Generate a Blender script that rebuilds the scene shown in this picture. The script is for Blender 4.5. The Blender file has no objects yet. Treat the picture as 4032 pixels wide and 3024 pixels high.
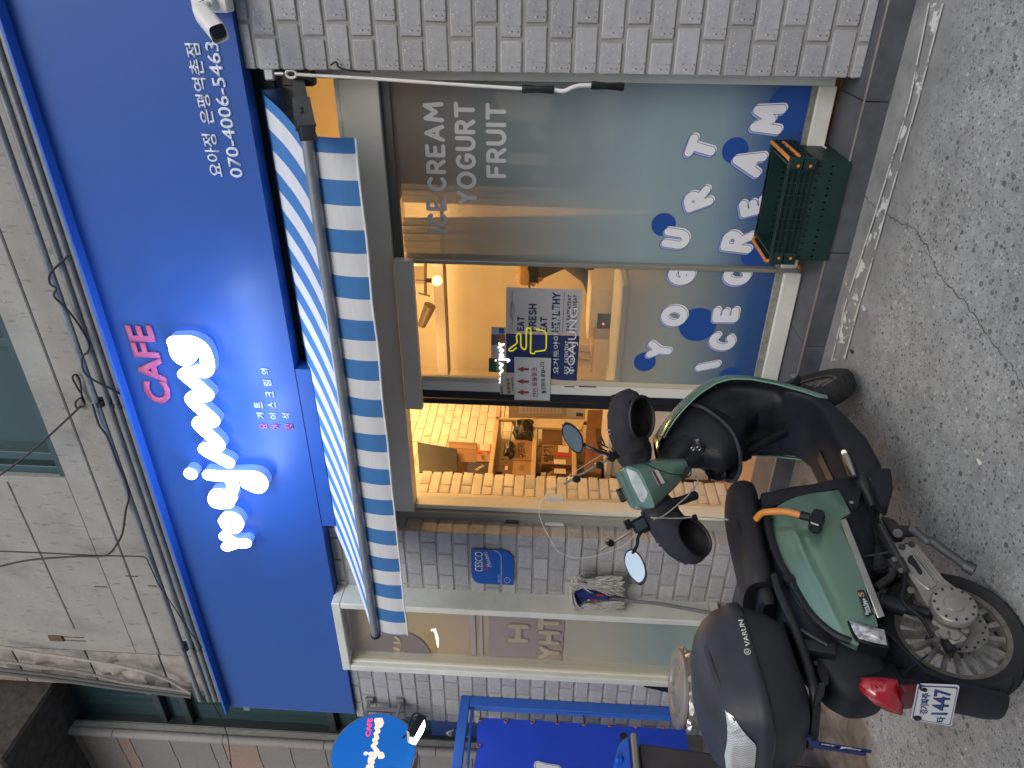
import bpy, bmesh, math, random
import numpy as np
from mathutils import Vector, Matrix

random.seed(7)
SC = bpy.context.scene
COL = SC.collection
R = math.radians
# ------------------------------------------------------------------ camera
YAW, PITCH, ROLL, FPX = 0.54930308, 0.04594499, 0.03435381, 2850.0
cy_, sy_, cp_, sp_ = math.cos(YAW), math.sin(YAW), math.cos(PITCH), math.sin(PITCH)
CF = Vector((-sy_ * cp_, cy_ * cp_, sp_))
R0 = Vector((cy_, sy_, 0))
U0 = R0.cross(CF)
CR = R0 * math.cos(ROLL) + U0 * math.sin(ROLL)
CU = -R0 * math.sin(ROLL) + U0 * math.cos(ROLL)
EYE = Vector((0, 0, 1.4))
cam = bpy.data.cameras.new('camera')
cam.sensor_width = 36
cam.lens = FPX / 4032 * 36
cam.clip_start, cam.clip_end = 0.05, 400
camo = bpy.data.objects.new('camera', cam)
COL.objects.link(camo)
X_, Y_, Z_ = -CU, CR, -CF          # the phone was held sideways: picture-right is down
camo.matrix_world = Matrix(((X_.x, Y_.x, Z_.x, EYE.x), (X_.y, Y_.y, Z_.y, EYE.y), (X_.z, Y_.z, Z_.z, EYE.z), (0, 0, 0, 1)))
SC.camera = camo
# ------------------------------------------------------------------ world, sun, exposure
W = bpy.data.worlds.new('World')
SC.world = W
W.use_nodes = True
wn = W.node_tree
wn.nodes.clear()
wo = wn.nodes.new('ShaderNodeOutputWorld')
wb = wn.nodes.new('ShaderNodeBackground')
sky = wn.nodes.new('ShaderNodeTexSky')
sky.sky_type = 'NISHITA'
sky.sun_disc = False
sky.sun_elevation = R(38)
sky.sun_rotation = R(150)
sky.air_density, sky.dust_density, sky.ozone_density = 1.2, 3.0, 1.0
hs_ = wn.nodes.new('ShaderNodeHueSaturation')
hs_.inputs['Saturation'].default_value = 0.58
wn.links.new(sky.outputs[0], hs_.inputs['Color'])
wn.links.new(hs_.outputs[0], wb.inputs[0])
wn.links.new(wb.outputs[0], wo.inputs[0])
wb.inputs[1].default_value = 0.13
sun = bpy.data.lights.new('sun', 'SUN')
sun.energy, sun.angle, sun.color = 0.5, R(40), (1, .96, .9)
suno = bpy.data.objects.new('sun', sun)
COL.objects.link(suno)
# sun_rotation is clockwise from +Y; the lamp points the same way
az = R(150)
sd = Vector((math.sin(az) * math.cos(R(38)), math.cos(az) * math.cos(R(38)), math.sin(R(38))))
suno.rotation_euler = sd.to_track_quat('Z', 'Y').to_euler()
SC.view_settings.view_transform = 'Standard'
SC.view_settings.look = 'None'
SC.view_settings.gamma = 1
SC.view_settings.use_curve_mapping = False
SC.view_settings.exposure = 0.36
SC.render.engine = 'CYCLES'
SC.cycles.max_bounces = 8
SC.cycles.transparent_max_bounces = 24
SC.cycles.sample_clamp_indirect = 4
SC.cycles.use_denoising = True

# ------------------------------------------------------------------ measuring helpers
S_ = 4032 / 2212


def ray(p):
    x, y = p[0] * S_, p[1] * S_
    return CR * (1512 - y) - CU * (x - 2016) + CF * FPX


REG = {'A': (2688, 2016, 1344), 'B': (2688, 1008, 1344), 'C': (1344, 1008, 1344), 'D': (1344, 2016, 1344), 'E': (2688, 0, 1344),
       'G': (1344, 0, 1344), 'I': (0, 0, 1344), 'J': (0, 1008, 1344), 'K': (0, 2016, 1344), 'P1': (2600, 1450, 800),
       'P2': (2900, 1850, 600), 'P3': (3250, 2000, 782), 'P4': (3100, 2450, 800), 'P5': (2300, 1600, 600), 'P6': (2400, 2500, 700),
       'P7': (1800, 2000, 800), 'P8': (1900, 1400, 500), 'Q1': (1900, 1100, 500), 'Q2': (1600, 1600, 800), 'Q3': (1250, 2600, 600),
       'Q4': (950, 200, 500), 'Q5': (2500, 200, 900), 'Q6': (2450, 850, 800), 'P': (0, 0, 4032)}


def pp(r, a, b):
    x0, y0, w = REG[r]
    return ((x0 + a * w / 2212) / S_, (y0 + b * w / 2212) / S_)


def at(r, a, b, axis, val):
    """The point of the place seen at a spot of the photograph, on the plane axis = val."""
    w = ray(pp(r, a, b))
    return EYE + w * ((val - EYE[axis]) / w[axis])


def aY(r, a, b, Y): return at(r, a, b, 1, Y)
def aX(r, a, b, X): return at(r, a, b, 0, X)
def aZ(r, a, b, Z): return at(r, a, b, 2, Z)


GS, GY = 0.10, 3.30                 # the ground falls away from the kerb


def gz(y): return 0.0 if y > GY else max(-0.1 * (GY - y), -0.62)


def aG(r, a, b):
    w = ray(pp(r, a, b))
    n = Vector((0, -GS, 1))
    return EYE + w * ((-GS * GY - EYE.dot(n)) / w.dot(n))


# ------------------------------------------------------------------ object helpers
WM = {}


def _link(o):
    COL.objects.link(o)
    return o


def tag(o, label=None, cat=None, group=None, kind=None):
    for k, v in (('label', label), ('category', cat), ('group', group), ('kind', kind)):
        if v:
            o[k] = v
    return o


def thing(name, loc, label, cat, group=None, mat=None):
    o = _link(bpy.data.objects.new(name, None))
    o.empty_display_size = 0.1
    M = mat if mat is not None else Matrix.Translation(Vector(loc))
    o.matrix_world = M
    WM[o.name] = M.copy()
    return tag(o, label, cat, group)


def mesh_from(bm, mat, smooth=35):
    me = bpy.data.meshes.new('mesh')
    bmesh.ops.recalc_face_normals(bm, faces=bm.faces)
    bm.to_mesh(me)
    bm.free()
    for m in (mat if isinstance(mat, (list, tuple)) else [mat]):
        me.materials.append(m)
    if smooth:
        for p in me.polygons:
            p.use_smooth = True
        me.set_sharp_from_angle(angle=R(smooth))
    return me


def part(name, bm, mat, parent=None, smooth=35, local=False, label=None):
    """One mesh object; vertices are given in place coordinates (or in the parent's with local=True)."""
    me = bm if isinstance(bm, bpy.types.Mesh) else None
    if me is None:
        if parent is not None and not local:
            bm.transform(WM[parent.name].inverted())
        me = mesh_from(bm, mat, smooth)
    o = _link(bpy.data.objects.new(name, me))
    if parent is not None:
        o.parent = parent
        WM[o.name] = WM[parent.name]
    else:
        WM[o.name] = Matrix.Identity(4)
    if label:
        o['label'] = label
    return o


def single(name, bm, mat, label, cat, group=None, smooth=35):
    return tag(part(name, bm, mat, None, smooth), label, cat, group)


def struct(name, bm, mat, smooth=35):
    return tag(part(name, bm, mat, None, smooth), kind='structure')


def BM(): return bmesh.new()


def hexa(bm, p):
    """Eight corners: bottom four then top four, same winding."""
    v = [bm.verts.new(q) for q in p]
    for f in ((0, 3, 2, 1), (4, 5, 6, 7), (0, 1, 5, 4), (1, 2, 6, 5), (2, 3, 7, 6), (3, 0, 4, 7)):
        bm.faces.new([v[i] for i in f])
    return v


def box(bm, x0, x1, y0, y1, z0, z1, bev=0.0, seg=1):
    n0 = len(bm.edges)
    if bev:
        b2 = bmesh.new()
        hexa(b2, [(x0, y0, z0), (x1, y0, z0), (x1, y1, z0), (x0, y1, z0), (x0, y0, z1), (x1, y0, z1), (x1, y1, z1), (x0, y1, z1)])
        bmesh.ops.bevel(b2, geom=b2.edges[:], offset=bev, segments=seg, affect='EDGES', profile=0.6)
        add(bm, b2)
        return bm
    hexa(bm, [(x0, y0, z0), (x1, y0, z0), (x1, y1, z0), (x0, y1, z0), (x0, y0, z1), (x1, y0, z1), (x1, y1, z1), (x0, y1, z1)])
    return bm


def add(bm, b2):
    mp = {}
    for v in b2.verts:
        mp[v] = bm.verts.new(v.co)
    for f in b2.faces:
        try:
            nf = bm.faces.new([mp[v] for v in f.verts])
            nf.material_index = f.material_index
        except ValueError:
            pass
    b2.free()
    return bm


def bx(*a, **k): return box(BM(), *a, **k)


def obox(bm, c, u, v, w, a, b, h, bev=0.0):
    """Oriented box: centre c, unit axes u v w, half sizes a b h."""
    c, u, v, w = map(Vector, (c, u, v, w))
    b2 = bmesh.new()
    hexa(b2, [c + u * (a * i) + v * (b * j) + w * (h * k) for k in (-1, 1) for i, j in ((-1, -1), (1, -1), (1, 1), (-1, 1))])
    if bev:
        bmesh.ops.bevel(b2, geom=b2.edges[:], offset=bev, segments=2, affect='EDGES', profile=0.6)
    return add(bm, b2)


def loft(bm, rings, closed=True, cap=True):
    vs = [[bm.verts.new(p) for p in r] for r in rings]
    n = len(vs[0])
    for a, b in zip(vs, vs[1:]):
        for i in range(n if closed else n - 1):
            j = (i + 1) % n
            try:
                bm.faces.new((a[i], a[j], b[j], b[i]))
            except ValueError:
                pass
    if cap and closed:
        bm.faces.new(vs[0][::-1])
        bm.faces.new(vs[-1])
    return bm


def circ(c, u, v, r, n, rv=None):
    c, u, v = Vector(c), Vector(u), Vector(v)
    rv = r if rv is None else rv
    return [c + u * (r * math.cos(2 * math.pi * i / n)) + v * (rv * math.sin(2 * math.pi * i / n)) for i in range(n)]


def sup(c, u, v, a, b, e=3.0, n=24):
    c, u, v = Vector(c), Vector(u), Vector(v)
    o = []
    for i in range(n):
        t = 2 * math.pi * (i + .5) / n
        ct, st = math.cos(t), math.sin(t)
        o.append(c + u * (a * math.copysign(abs(ct) ** (2 / e), ct)) + v * (b * math.copysign(abs(st) ** (2 / e), st)))
    return o


def tube(bm, pts, r, n=8, cap=True):
    pts = [Vector(p) for p in pts]
    rr = r if isinstance(r, (list, tuple)) else [r] * len(pts)
    t0 = (pts[1] - pts[0]).normalized()
    u = t0.orthogonal().normalized()
    rings = []
    for i, p in enumerate(pts):
        t = (pts[min(i + 1, len(pts) - 1)] - pts[max(i - 1, 0)]).normalized()
        u = (u - t * u.dot(t)).normalized()
        rings.append(circ(p, u, t.cross(u), rr[i], n))
    return loft(bm, rings, True, cap)


def smoothp(pts, k=6):
    """Catmull-Rom through the points."""
    P = [Vector(p) for p in pts]
    P = [P[0] * 2 - P[1]] + P + [P[-1] * 2 - P[-2]]
    out = []
    for i in range(1, len(P) - 2):
        a, b, c, d = P[i - 1:i + 3]
        for j in range(k):
            t = j / k
            out.append(.5 * ((2 * b) + (c - a) * t + (2 * a - 5 * b + 4 * c - d) * t * t + (3 * b - 3 * c + d - a) * t ** 3))
    out.append(P[-2])
    return out


def prism(bm, poly, off):
    """A polygon (points in order) pushed along a vector."""
    off = Vector(off)
    a = [bm.verts.new(Vector(p)) for p in poly]
    b = [bm.verts.new(Vector(p) + off) for p in poly]
    bm.faces.new(a)
    bm.faces.new(b[::-1])
    n = len(a)
    for i in range(n):
        j = (i + 1) % n
        bm.faces.new((a[i], b[i], b[j], a[j]))
    return bm


def lathe(bm, prof, c, ax, u, n=32, cap=True):
    """prof: (radius, height along ax)."""
    c, ax, u = Vector(c), Vector(ax).normalized(), Vector(u).normalized()
    v = ax.cross(u)
    return loft(bm, [circ(c + ax * h, u, v, max(r, 1e-4), n) for r, h in prof], True, cap)


def sheet(bm, pts):
    bm.faces.new([bm.verts.new(Vector(p)) for p in pts])
    return bm


def grid(bm, fn, nu, nv, wrap=False):
    v = [[bm.verts.new(fn(i / nu, j / nv)) for j in range(nv + 1)] for i in range(nu + 1)]
    for i in range(nu):
        for j in range(nv):
            bm.faces.new((v[i][j], v[i + 1][j], v[i + 1][j + 1], v[i][j + 1]))
    return bm


def interp(tab, x):
    """Smooth-ish table look-up: tab = [(x, y...), ...] sorted by x."""
    if x <= tab[0][0]:
        return tab[0][1:]
    for a, b in zip(tab, tab[1:]):
        if x <= b[0]:
            t = (x - a[0]) / (b[0] - a[0])
            return tuple(p + (q - p) * t for p, q in zip(a[1:], b[1:]))
    return tab[-1][1:]


# ------------------------------------------------------------------ flat shapes and lettering
def curve_mesh(polys, depth):
    cu = bpy.data.curves.new('c', 'CURVE')
    cu.dimensions = '2D'
    cu.fill_mode = 'BOTH'
    cu.extrude = depth
    for poly in polys:
        s = cu.splines.new('POLY')
        s.points.add(len(poly) - 1)
        for p, q in zip(s.points, poly):
            p.co = (q[0], q[1], 0, 1)
        s.use_cyclic_u = True
    o = bpy.data.objects.new('c', cu)
    me = bpy.data.meshes.new_from_object(o)
    bpy.data.objects.remove(o)
    bpy.data.curves.remove(cu)
    bm = bmesh.new()
    bm.from_mesh(me)
    bpy.data.meshes.remove(me)
    return bm


def contours(strokes, r, cell, cuts=()):
    """Outlines of the union of thick strokes (polylines, each with an optional own radius)."""
    segs = []
    for st in strokes:
        pts, rad = (st if isinstance(st, tuple) and len(st) == 2 and isinstance(st[1], float) else (st, r))
        if len(pts) == 1:
            pts = [pts[0], pts[0]]
        for a, b in zip(pts, pts[1:]):
            segs.append((a[0], a[1], b[0], b[1], rad))
    sg = np.array(segs)
    m = sg[:, 4].max() + 2.5 * cell
    x0, y0 = min(sg[:, 0].min(), sg[:, 2].min()) - m, min(sg[:, 1].min(), sg[:, 3].min()) - m
    x1, y1 = max(sg[:, 0].max(), sg[:, 2].max()) + m, max(sg[:, 1].max(), sg[:, 3].max()) + m
    nx, ny = int((x1 - x0) / cell) + 2, int((y1 - y0) / cell) + 2
    gx, gy = np.meshgrid(x0 + np.arange(nx) * cell, y0 + np.arange(ny) * cell, indexing='ij')
    d = np.full(gx.shape, 9e9)
    for ax_, ay_, bx_, by_, rad in segs:
        dx, dy = bx_ - ax_, by_ - ay_
        L = dx * dx + dy * dy
        t = np.clip(((gx - ax_) * dx + (gy - ay_) * dy) / L, 0, 1) if L > 1e-12 else 0
        d = np.minimum(d, np.hypot(gx - ax_ - t * dx, gy - ay_ - t * dy) - rad)
    for pts, rad in cuts:
        for (ax_, ay_), (bx_, by_) in zip(pts, pts[1:] if len(pts) > 1 else pts):
            dx, dy = bx_ - ax_, by_ - ay_
            L = dx * dx + dy * dy
            t = np.clip(((gx - ax_) * dx + (gy - ay_) * dy) / L, 0, 1) if L > 1e-12 else 0
            d = np.maximum(d, rad - np.hypot(gx - ax_ - t * dx, gy - ay_ - t * dy))
    nxt = {}

    def ip(i, j, k, l):
        a, b = d[i, j], d[k, l]
        t = a / (a - b)
        return (x0 + (i + (k - i) * t) * cell, y0 + (j + (l - j) * t) * cell)
    E = lambda i, j, e: {0: (i, j, 0), 1: (i + 1, j, 1), 2: (i, j + 1, 0), 3: (i, j, 1)}[e]
    pos = {}
    table = {1: [(3, 0)], 2: [(0, 1)], 3: [(3, 1)], 4: [(1, 2)], 5: [(3, 2), (1, 0)], 6: [(0, 2)], 7: [(3, 2)], 8: [(2, 3)], 9: [(2, 0)],
             10: [(0, 3), (2, 1)], 11: [(2, 1)], 12: [(1, 3)], 13: [(1, 0)], 14: [(0, 3)]}
    ins = d < 0
    code = ins[:-1, :-1] * 1 + ins[1:, :-1] * 2 + ins[1:, 1:] * 4 + ins[:-1, 1:] * 8
    for i, j in np.argwhere((code > 0) & (code < 15)):
        i, j = int(i), int(j)
        for a, b in table[int(code[i, j])]:
            ka, kb = E(i, j, a), E(i, j, b)
            for k in (ka, kb):
                if k not in pos:
                    pos[k] = ip(k[0], k[1], k[0] + 1, k[1]) if k[2] == 0 else ip(k[0], k[1], k[0], k[1] + 1)
            nxt[ka] = kb
    out, seen = [], set()
    for k in list(nxt):
        if k in seen:
            continue
        loop, c = [], k
        while c in nxt and c not in seen:
            seen.add(c)
            loop.append(pos[c])
            c = nxt[c]
        if len(loop) > 5:
            out.append(loop)
    return out


def arc(cx, cy, rx, ry, a0, a1, n=10):
    return [(cx + rx * math.cos(R(a0 + (a1 - a0) * i / n)), cy + ry * math.sin(R(a0 + (a1 - a0) * i / n))) for i in range(n + 1)]


# round stroke letters, cap height 1
STROKES = {
    'A': [[(0, 0), (.35, 1), (.7, 0)], [(.13, .32), (.57, .32)]],
    'C': [arc(.38, .5, .36, .5, 45, 315, 14)],
    'E': [[(.5, 1), (0, 1), (0, 0), (.5, 0)], [(0, .5), (.42, .5)]],
    'F': [[(.5, 1), (0, 1), (0, 0)], [(0, .5), (.42, .5)]],
    'G': [arc(.4, .5, .38, .5, 50, 330, 14) + [(.74, .45), (.45, .45)]],
    'H': [[(0, 0), (0, 1)], [(.6, 0), (.6, 1)], [(0, .5), (.6, .5)]],
    'I': [[(0, 0), (0, 1)]],
    'L': [[(0, 1), (0, 0), (.48, 0)]],
    'M': [[(0, 0), (.08, 1), (.42, .35), (.76, 1), (.84, 0)]],
    'N': [[(0, 0), (0, 1), (.6, 0), (.6, 1)]],
    'O': [arc(.42, .5, .42, .5, 0, 360, 20)],
    'R': [[(0, 0), (0, 1), (.3, 1)] + arc(.3, .74, .26, .26, 90, -90, 8) + [(0, .48)], [(.28, .48), (.6, 0)]],
    'S': [arc(.3, .75, .27, .25, 40, 270, 10) + arc(.3, .25, .29, .25, 90, -140, 10)],
    'T': [[(0, 1), (.66, 1)], [(.33, 1), (.33, 0)]],
    'U': [[(0, 1), (0, .35)] + arc(.32, .35, .32, .35, 180, 360, 10) + [(.64, 1)]],
    'Y': [[(0, 1), (.33, .5), (.66, 1)], [(.33, .5), (.33, 0)]],
}
ADV = {'I': .0, 'M': .84, 'O': .84, 'G': .76, 'C': .68, 'E': .5, 'F': .5, 'L': .48, 'T': .66, 'Y': .66, 'A': .7, 'H': .6, 'N': .6, 'R': .58, 'S': .58, 'U': .64, ' ': .45}


def stroke_word(w, gap=.32):
    x, out = 0, []
    for ch in w:
        for st in STROKES.get(ch, []):
            out.append([(x + p[0], p[1]) for p in st])
        x += ADV.get(ch, .6) + gap
    return out, x - gap


def put(bm, o, ux, uy, z=0.0):
    """Flat mesh (x, y, z) onto a surface: origin o, axes ux uy; z along their cross product."""
    o, ux, uy = Vector(o), Vector(ux), Vector(uy)
    n = ux.cross(uy).normalized()
    for v in bm.verts:
        v.co = o + ux * v.co.x + uy * v.co.y + n * (v.co.z + z)
    return bm


def text_bm(s, bold=0.0, depth=0.002):
    cu = bpy.data.curves.new('t', 'FONT')
    cu.body = s
    cu.size = 1
    cu.offset = bold
    cu.resolution_u = 3
    cu.extrude = depth
    o = bpy.data.objects.new('t', cu)
    me = bpy.data.meshes.new_from_object(o)
    bpy.data.objects.remove(o)
    bpy.data.curves.remove(cu)
    bm = bmesh.new()
    bm.from_mesh(me)
    bpy.data.meshes.remove(me)
    return bm


def letter(name, s, mat, parent, p0, p1, h, up=(0, 0, 1), n_off=0.0015, bold=0.0, depth=0.0006, local=False, label=None, flip=False):
    """Printed lettering from p0 to p1 along its foot, h tall, standing n_off proud of its surface."""
    bm = text_bm(s, bold, 0.0)
    xs, ys = [v.co.x for v in bm.verts], [v.co.y for v in bm.verts]
    if not xs:
        return None
    x0, x1, y0, y1 = min(xs), max(xs), min(ys), max(ys)
    p0, p1, up = Vector(p0), Vector(p1), Vector(up)
    ux = p1 - p0
    up = (up - ux * (up.dot(ux) / ux.dot(ux))).normalized()
    for v in bm.verts:
        v.co.x = (v.co.x - x0) / (x1 - x0)
        if flip:
            v.co.x = 1 - v.co.x
        v.co.y = (v.co.y - y0) / (y1 - y0)
    g = bmesh.ops.extrude_face_region(bm, geom=bm.faces[:])
    for e in g['geom']:
        if isinstance(e, bmesh.types.BMVert):
            e.co.z += depth
    put(bm, p0, ux, up * h, n_off)
    return part(name, bm, mat, parent, 0, local, label)


# ------------------------------------------------------------------ materials
MAT = {}


def rgb(r, g, b): return (r, g, b, 1)


def mat(name, col, rough=.5, metal=0.0, noise=0.0, nscale=8.0, bump=0.0, bscale=60.0, rand=0.0, coat=0.0, emit=None, estr=0.0, col2=None, spec=None, dirt=None, objspace=True, alpha=None):
    if name in MAT:
        return MAT[name]
    m = bpy.data.materials.new(name)
    m.use_nodes = True
    t = m.node_tree
    n, L = t.nodes, t.links
    b = n['Principled BSDF']
    b.inputs['Base Color'].default_value = rgb(*col)
    b.inputs['Roughness'].default_value = rough
    b.inputs['Metallic'].default_value = metal
    if coat:
        b.inputs['Coat Weight'].default_value = coat
        b.inputs['Coat Roughness'].default_value = 0.12
    if spec is not None:
        b.inputs['Specular IOR Level'].default_value = spec
    if emit:
        b.inputs['Emission Color'].default_value = rgb(*emit)
        b.inputs['Emission Strength'].default_value = estr
    if alpha is not None:
        b.inputs['Alpha'].default_value = alpha
    tc = n.new('ShaderNodeTexCoord')
    co = tc.outputs['Object']
    cur = None
    if noise or rand or col2:
        nz = n.new('ShaderNodeTexNoise')
        nz.inputs['Scale'].default_value = nscale
        nz.inputs['Detail'].default_value = 6
        nz.inputs['Roughness'].default_value = .6
        L.new(co, nz.inputs['Vector'])
        rp = n.new('ShaderNodeMapRange')
        rp.inputs['From Min'].default_value, rp.inputs['From Max'].default_value = .3, .7
        L.new(nz.outputs['Fac'], rp.inputs['Value'])
        mx = n.new('ShaderNodeMix')
        mx.data_type = 'RGBA'
        k = noise
        c2 = col2 if col2 else tuple(max(0, c * (1 - k)) for c in col)
        c1 = col if col2 else tuple(c * (1 + k) for c in col)
        mx.inputs['A'].default_value, mx.inputs['B'].default_value = rgb(*c2), rgb(*c1)
        L.new(rp.outputs[0], mx.inputs['Factor'])
        cur = mx.outputs['Result']
        rr = n.new('ShaderNodeMapRange')
        rr.inputs['To Min'].default_value, rr.inputs['To Max'].default_value = max(0, rough - .08), min(1, rough + .08)
        L.new(nz.outputs['Fac'], rr.inputs['Value'])
        L.new(rr.outputs[0], b.inputs['Roughness'])
    if rand:
        oi = n.new('ShaderNodeObjectInfo')
        mr = n.new('ShaderNodeMapRange')
        mr.inputs['To Min'].default_value, mr.inputs['To Max'].default_value = 1 - rand, 1 + rand
        L.new(oi.outputs['Random'], mr.inputs['Value'])
        vm = n.new('ShaderNodeVectorMath')
        vm.operation = 'SCALE'
        L.new(cur, vm.inputs[0])
        L.new(mr.outputs[0], vm.inputs['Scale'])
        cur = vm.outputs[0]
    if cur is not None:
        L.new(cur, b.inputs['Base Color'])
    if bump:
        nb = n.new('ShaderNodeTexNoise')
        nb.inputs['Scale'].default_value = bscale
        nb.inputs['Detail'].default_value = 5
        L.new(co, nb.inputs['Vector'])
        bp = n.new('ShaderNodeBump')
        bp.inputs['Strength'].default_value = bump
        bp.inputs['Distance'].default_value = .004
        L.new(nb.outputs['Fac'], bp.inputs['Height'])
        L.new(bp.outputs[0], b.inputs['Normal'])
    MAT[name] = m
    return m


def N(m): return m.node_tree.nodes, m.node_tree.links, m.node_tree.nodes['Principled BSDF']


def speckle(m, scale, col_d, col_l, amt_d=.25, amt_l=.2, off=0.0):
    """Aggregate grains mixed over the material's colour."""
    n, L, b = N(m)
    tc = n.new('ShaderNodeTexCoord')
    src = b.inputs['Base Color'].links[0].from_socket if b.inputs['Base Color'].links else None
    for sc, col, thr, seed in ((scale, col_d, amt_d, off), (scale * 1.3, col_l, amt_l, off + 5.3)):
        vo = n.new('ShaderNodeTexVoronoi')
        vo.inputs['Scale'].default_value = sc
        mp = n.new('ShaderNodeMapping')
        mp.inputs['Location'].default_value = (seed, seed * 2, seed * .7)
        L.new(tc.outputs['Object'], mp.inputs['Vector'])
        L.new(mp.outputs[0], vo.inputs['Vector'])
        sp = n.new('ShaderNodeSeparateColor')
        L.new(vo.outputs['Color'], sp.inputs[0])
        lt = n.new('ShaderNodeMath')
        lt.operation = 'LESS_THAN'
        lt.inputs[1].default_value = thr
        L.new(sp.outputs[0], lt.inputs[0])
        di = n.new('ShaderNodeMapRange')
        di.inputs['From Min'].default_value, di.inputs['From Max'].default_value = .38, .30
        L.new(vo.outputs['Distance'], di.inputs['Value'])
        mu = n.new('ShaderNodeMath')
        mu.operation = 'MULTIPLY'
        L.new(lt.outputs[0], mu.inputs[0])
        L.new(di.outputs[0], mu.inputs[1])
        m2 = n.new('ShaderNodeMath')
        m2.operation = 'MULTIPLY'
        L.new(mu.outputs[0], m2.inputs[0])
        L.new(sp.outputs[1], m2.inputs[1])
        mx = n.new('ShaderNodeMix')
        mx.data_type = 'RGBA'
        L.new(m2.outputs[0], mx.inputs['Factor'])
        if src is not None:
            L.new(src, mx.inputs['A'])
        else:
            mx.inputs['A'].default_value = b.inputs['Base Color'].default_value
        mx.inputs['B'].default_value = rgb(*col)
        src = mx.outputs['Result']
    L.new(src, b.inputs['Base Color'])
    return m


BRICK = speckle(mat('grey_cement_brick', (.35, .355, .37), .85, noise=.10, nscale=30, bump=.5, bscale=160, rand=.13), 95, (.12, .12, .13), (.62, .62, .64), .16, .16)
MORTAR = mat('mortar', (.29, .285, .275), .9, noise=.15, nscale=14, bump=.4)
CREAM = mat('cream_aluminium', (.70, .70, .63), .38, noise=.05, nscale=5)
CREAM_D = mat('grey_gasket', (.12, .12, .11), .6)
WHITEP = mat('white_paint', (.72, .73, .68), .5, noise=.08, nscale=12, bump=.15)
OFFW = mat('off_white_metal', (.58, .6, .54), .42, noise=.1, nscale=6)
SIGNB = mat('blue_sign_panel', (.013, .075, .325), .42, noise=.05, nscale=3)
SIGNE = mat('blue_sign_edge', (.03, .12, .5), .35)
BLACK = mat('black_plastic', (.011, .0135, .019), .52, noise=.2, nscale=20, spec=.32, bump=.12, bscale=300)
BLACKG = mat('black_gloss', (.01, .011, .013), .25)
RUBBER = mat('tyre_rubber', (.018, .019, .021), .8, noise=.2, nscale=25, bump=.2)
FABRIC = mat('black_fabric', (.022, .022, .034), .88, noise=.25, nscale=18, bump=.35, bscale=250)
SEATM = mat('black_vinyl', (.014, .014, .018), .5, noise=.2, nscale=14, bump=.3, bscale=500)
GREEN = mat('green_paint', (.15, .265, .215), .22, metal=.45, noise=.025, nscale=2, coat=.8)
CHROME = mat('brushed_metal', (.48, .48, .46), .35, metal=.9, noise=.12, nscale=16)
ALLOY = mat('cast_alloy', (.36, .35, .33), .42, metal=.7, noise=.16, nscale=14, bump=.15, bscale=90)
DARKM = mat('dark_steel', (.05, .05, .052), .5, metal=.6, noise=.35, nscale=18)
STEELG = mat('grey_painted_steel', (.22, .225, .235), .45, metal=.4, noise=.1, nscale=9)
ORANGE = mat('orange_plastic', (.62, .21, .045), .5, noise=.08, nscale=12)
CRATEG = mat('dark_green_plastic', (.006, .026, .026), .5, noise=.2, nscale=12, bump=.1)
WHITE_E = mat('lit_letter_face', (1, 1, 1), .5, emit=(1, .99, .95), estr=7.0)
PLASTW = mat('white_plastic', (.72, .72, .70), .4)
WPRINT = mat('white_print', (.78, .79, .84), .6)
BPRINT = mat('blue_print', (.012, .07, .32), .5)
NAVY = mat('navy_print', (.018, .03, .13), .6)
LILAC = mat('pale_blue_print', (.33, .40, .66), .6)
PINK = mat('pink_letters', (.46, .10, .24), .5)
# ================================================================== SETTING
YB, YL, YF, YD = 3.385, 3.44, 3.57, 3.54
KZ = 0.103                          # top of the tiled step


def k(x, Y=YF): return x * Y / 3.48
def kz(z, Y=YF): return 1.4 + (z - 1.4) * Y / 3.48


# ---- ground
GM = mat('street_concrete', (.305, .32, .325), .88, noise=.2, nscale=17, bump=.55, bscale=45)
speckle(GM, 62, (.095, .097, .10), (.47, .475, .47), .62, .3)
speckle(GM, 33, (.10, .10, .10), (.48, .48, .47), .30, .2, 9.1)
speckle(GM, 120, (.12, .12, .12), (.46, .465, .46), .55, .35, 3.7)
n_, L_, b_ = N(GM)
src = b_.inputs['Base Color'].links[0].from_socket
geo = n_.new('ShaderNodeNewGeometry')
sx = n_.new('ShaderNodeSeparateXYZ')
L_.new(geo.outputs['Position'], sx.inputs[0])
# smooth grey cement fillet along the kerb and a worn brown slab by the bin
wob = n_.new('ShaderNodeTexNoise')
wob.inputs['Scale'].default_value = 3.5
wob.inputs['Detail'].default_value = 5
L_.new(geo.outputs['Position'], wob.inputs['Vector'])


def mixmask(src, sock, lo, hi, col, wamp):
    ad = n_.new('ShaderNodeMath')
    ad.operation = 'MULTIPLY_ADD'
    ad.inputs[1].default_value = wamp
    L_.new(wob.outputs['Fac'], ad.inputs[0])
    L_.new(sock, ad.inputs[2])
    mr = n_.new('ShaderNodeMapRange')
    mr.inputs['From Min'].default_value, mr.inputs['From Max'].default_value = lo, hi
    L_.new(ad.outputs[0], mr.inputs['Value'])
    mx = n_.new('ShaderNodeMix')
    mx.data_type = 'RGBA'
    L_.new(mr.outputs[0], mx.inputs['Factor'])
    L_.new(src, mx.inputs['A'])
    if isinstance(col, tuple):
        mx.inputs['B'].default_value = rgb(*col)
    else:
        L_.new(col, mx.inputs['B'])
    return mx.outputs['Result']


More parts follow.
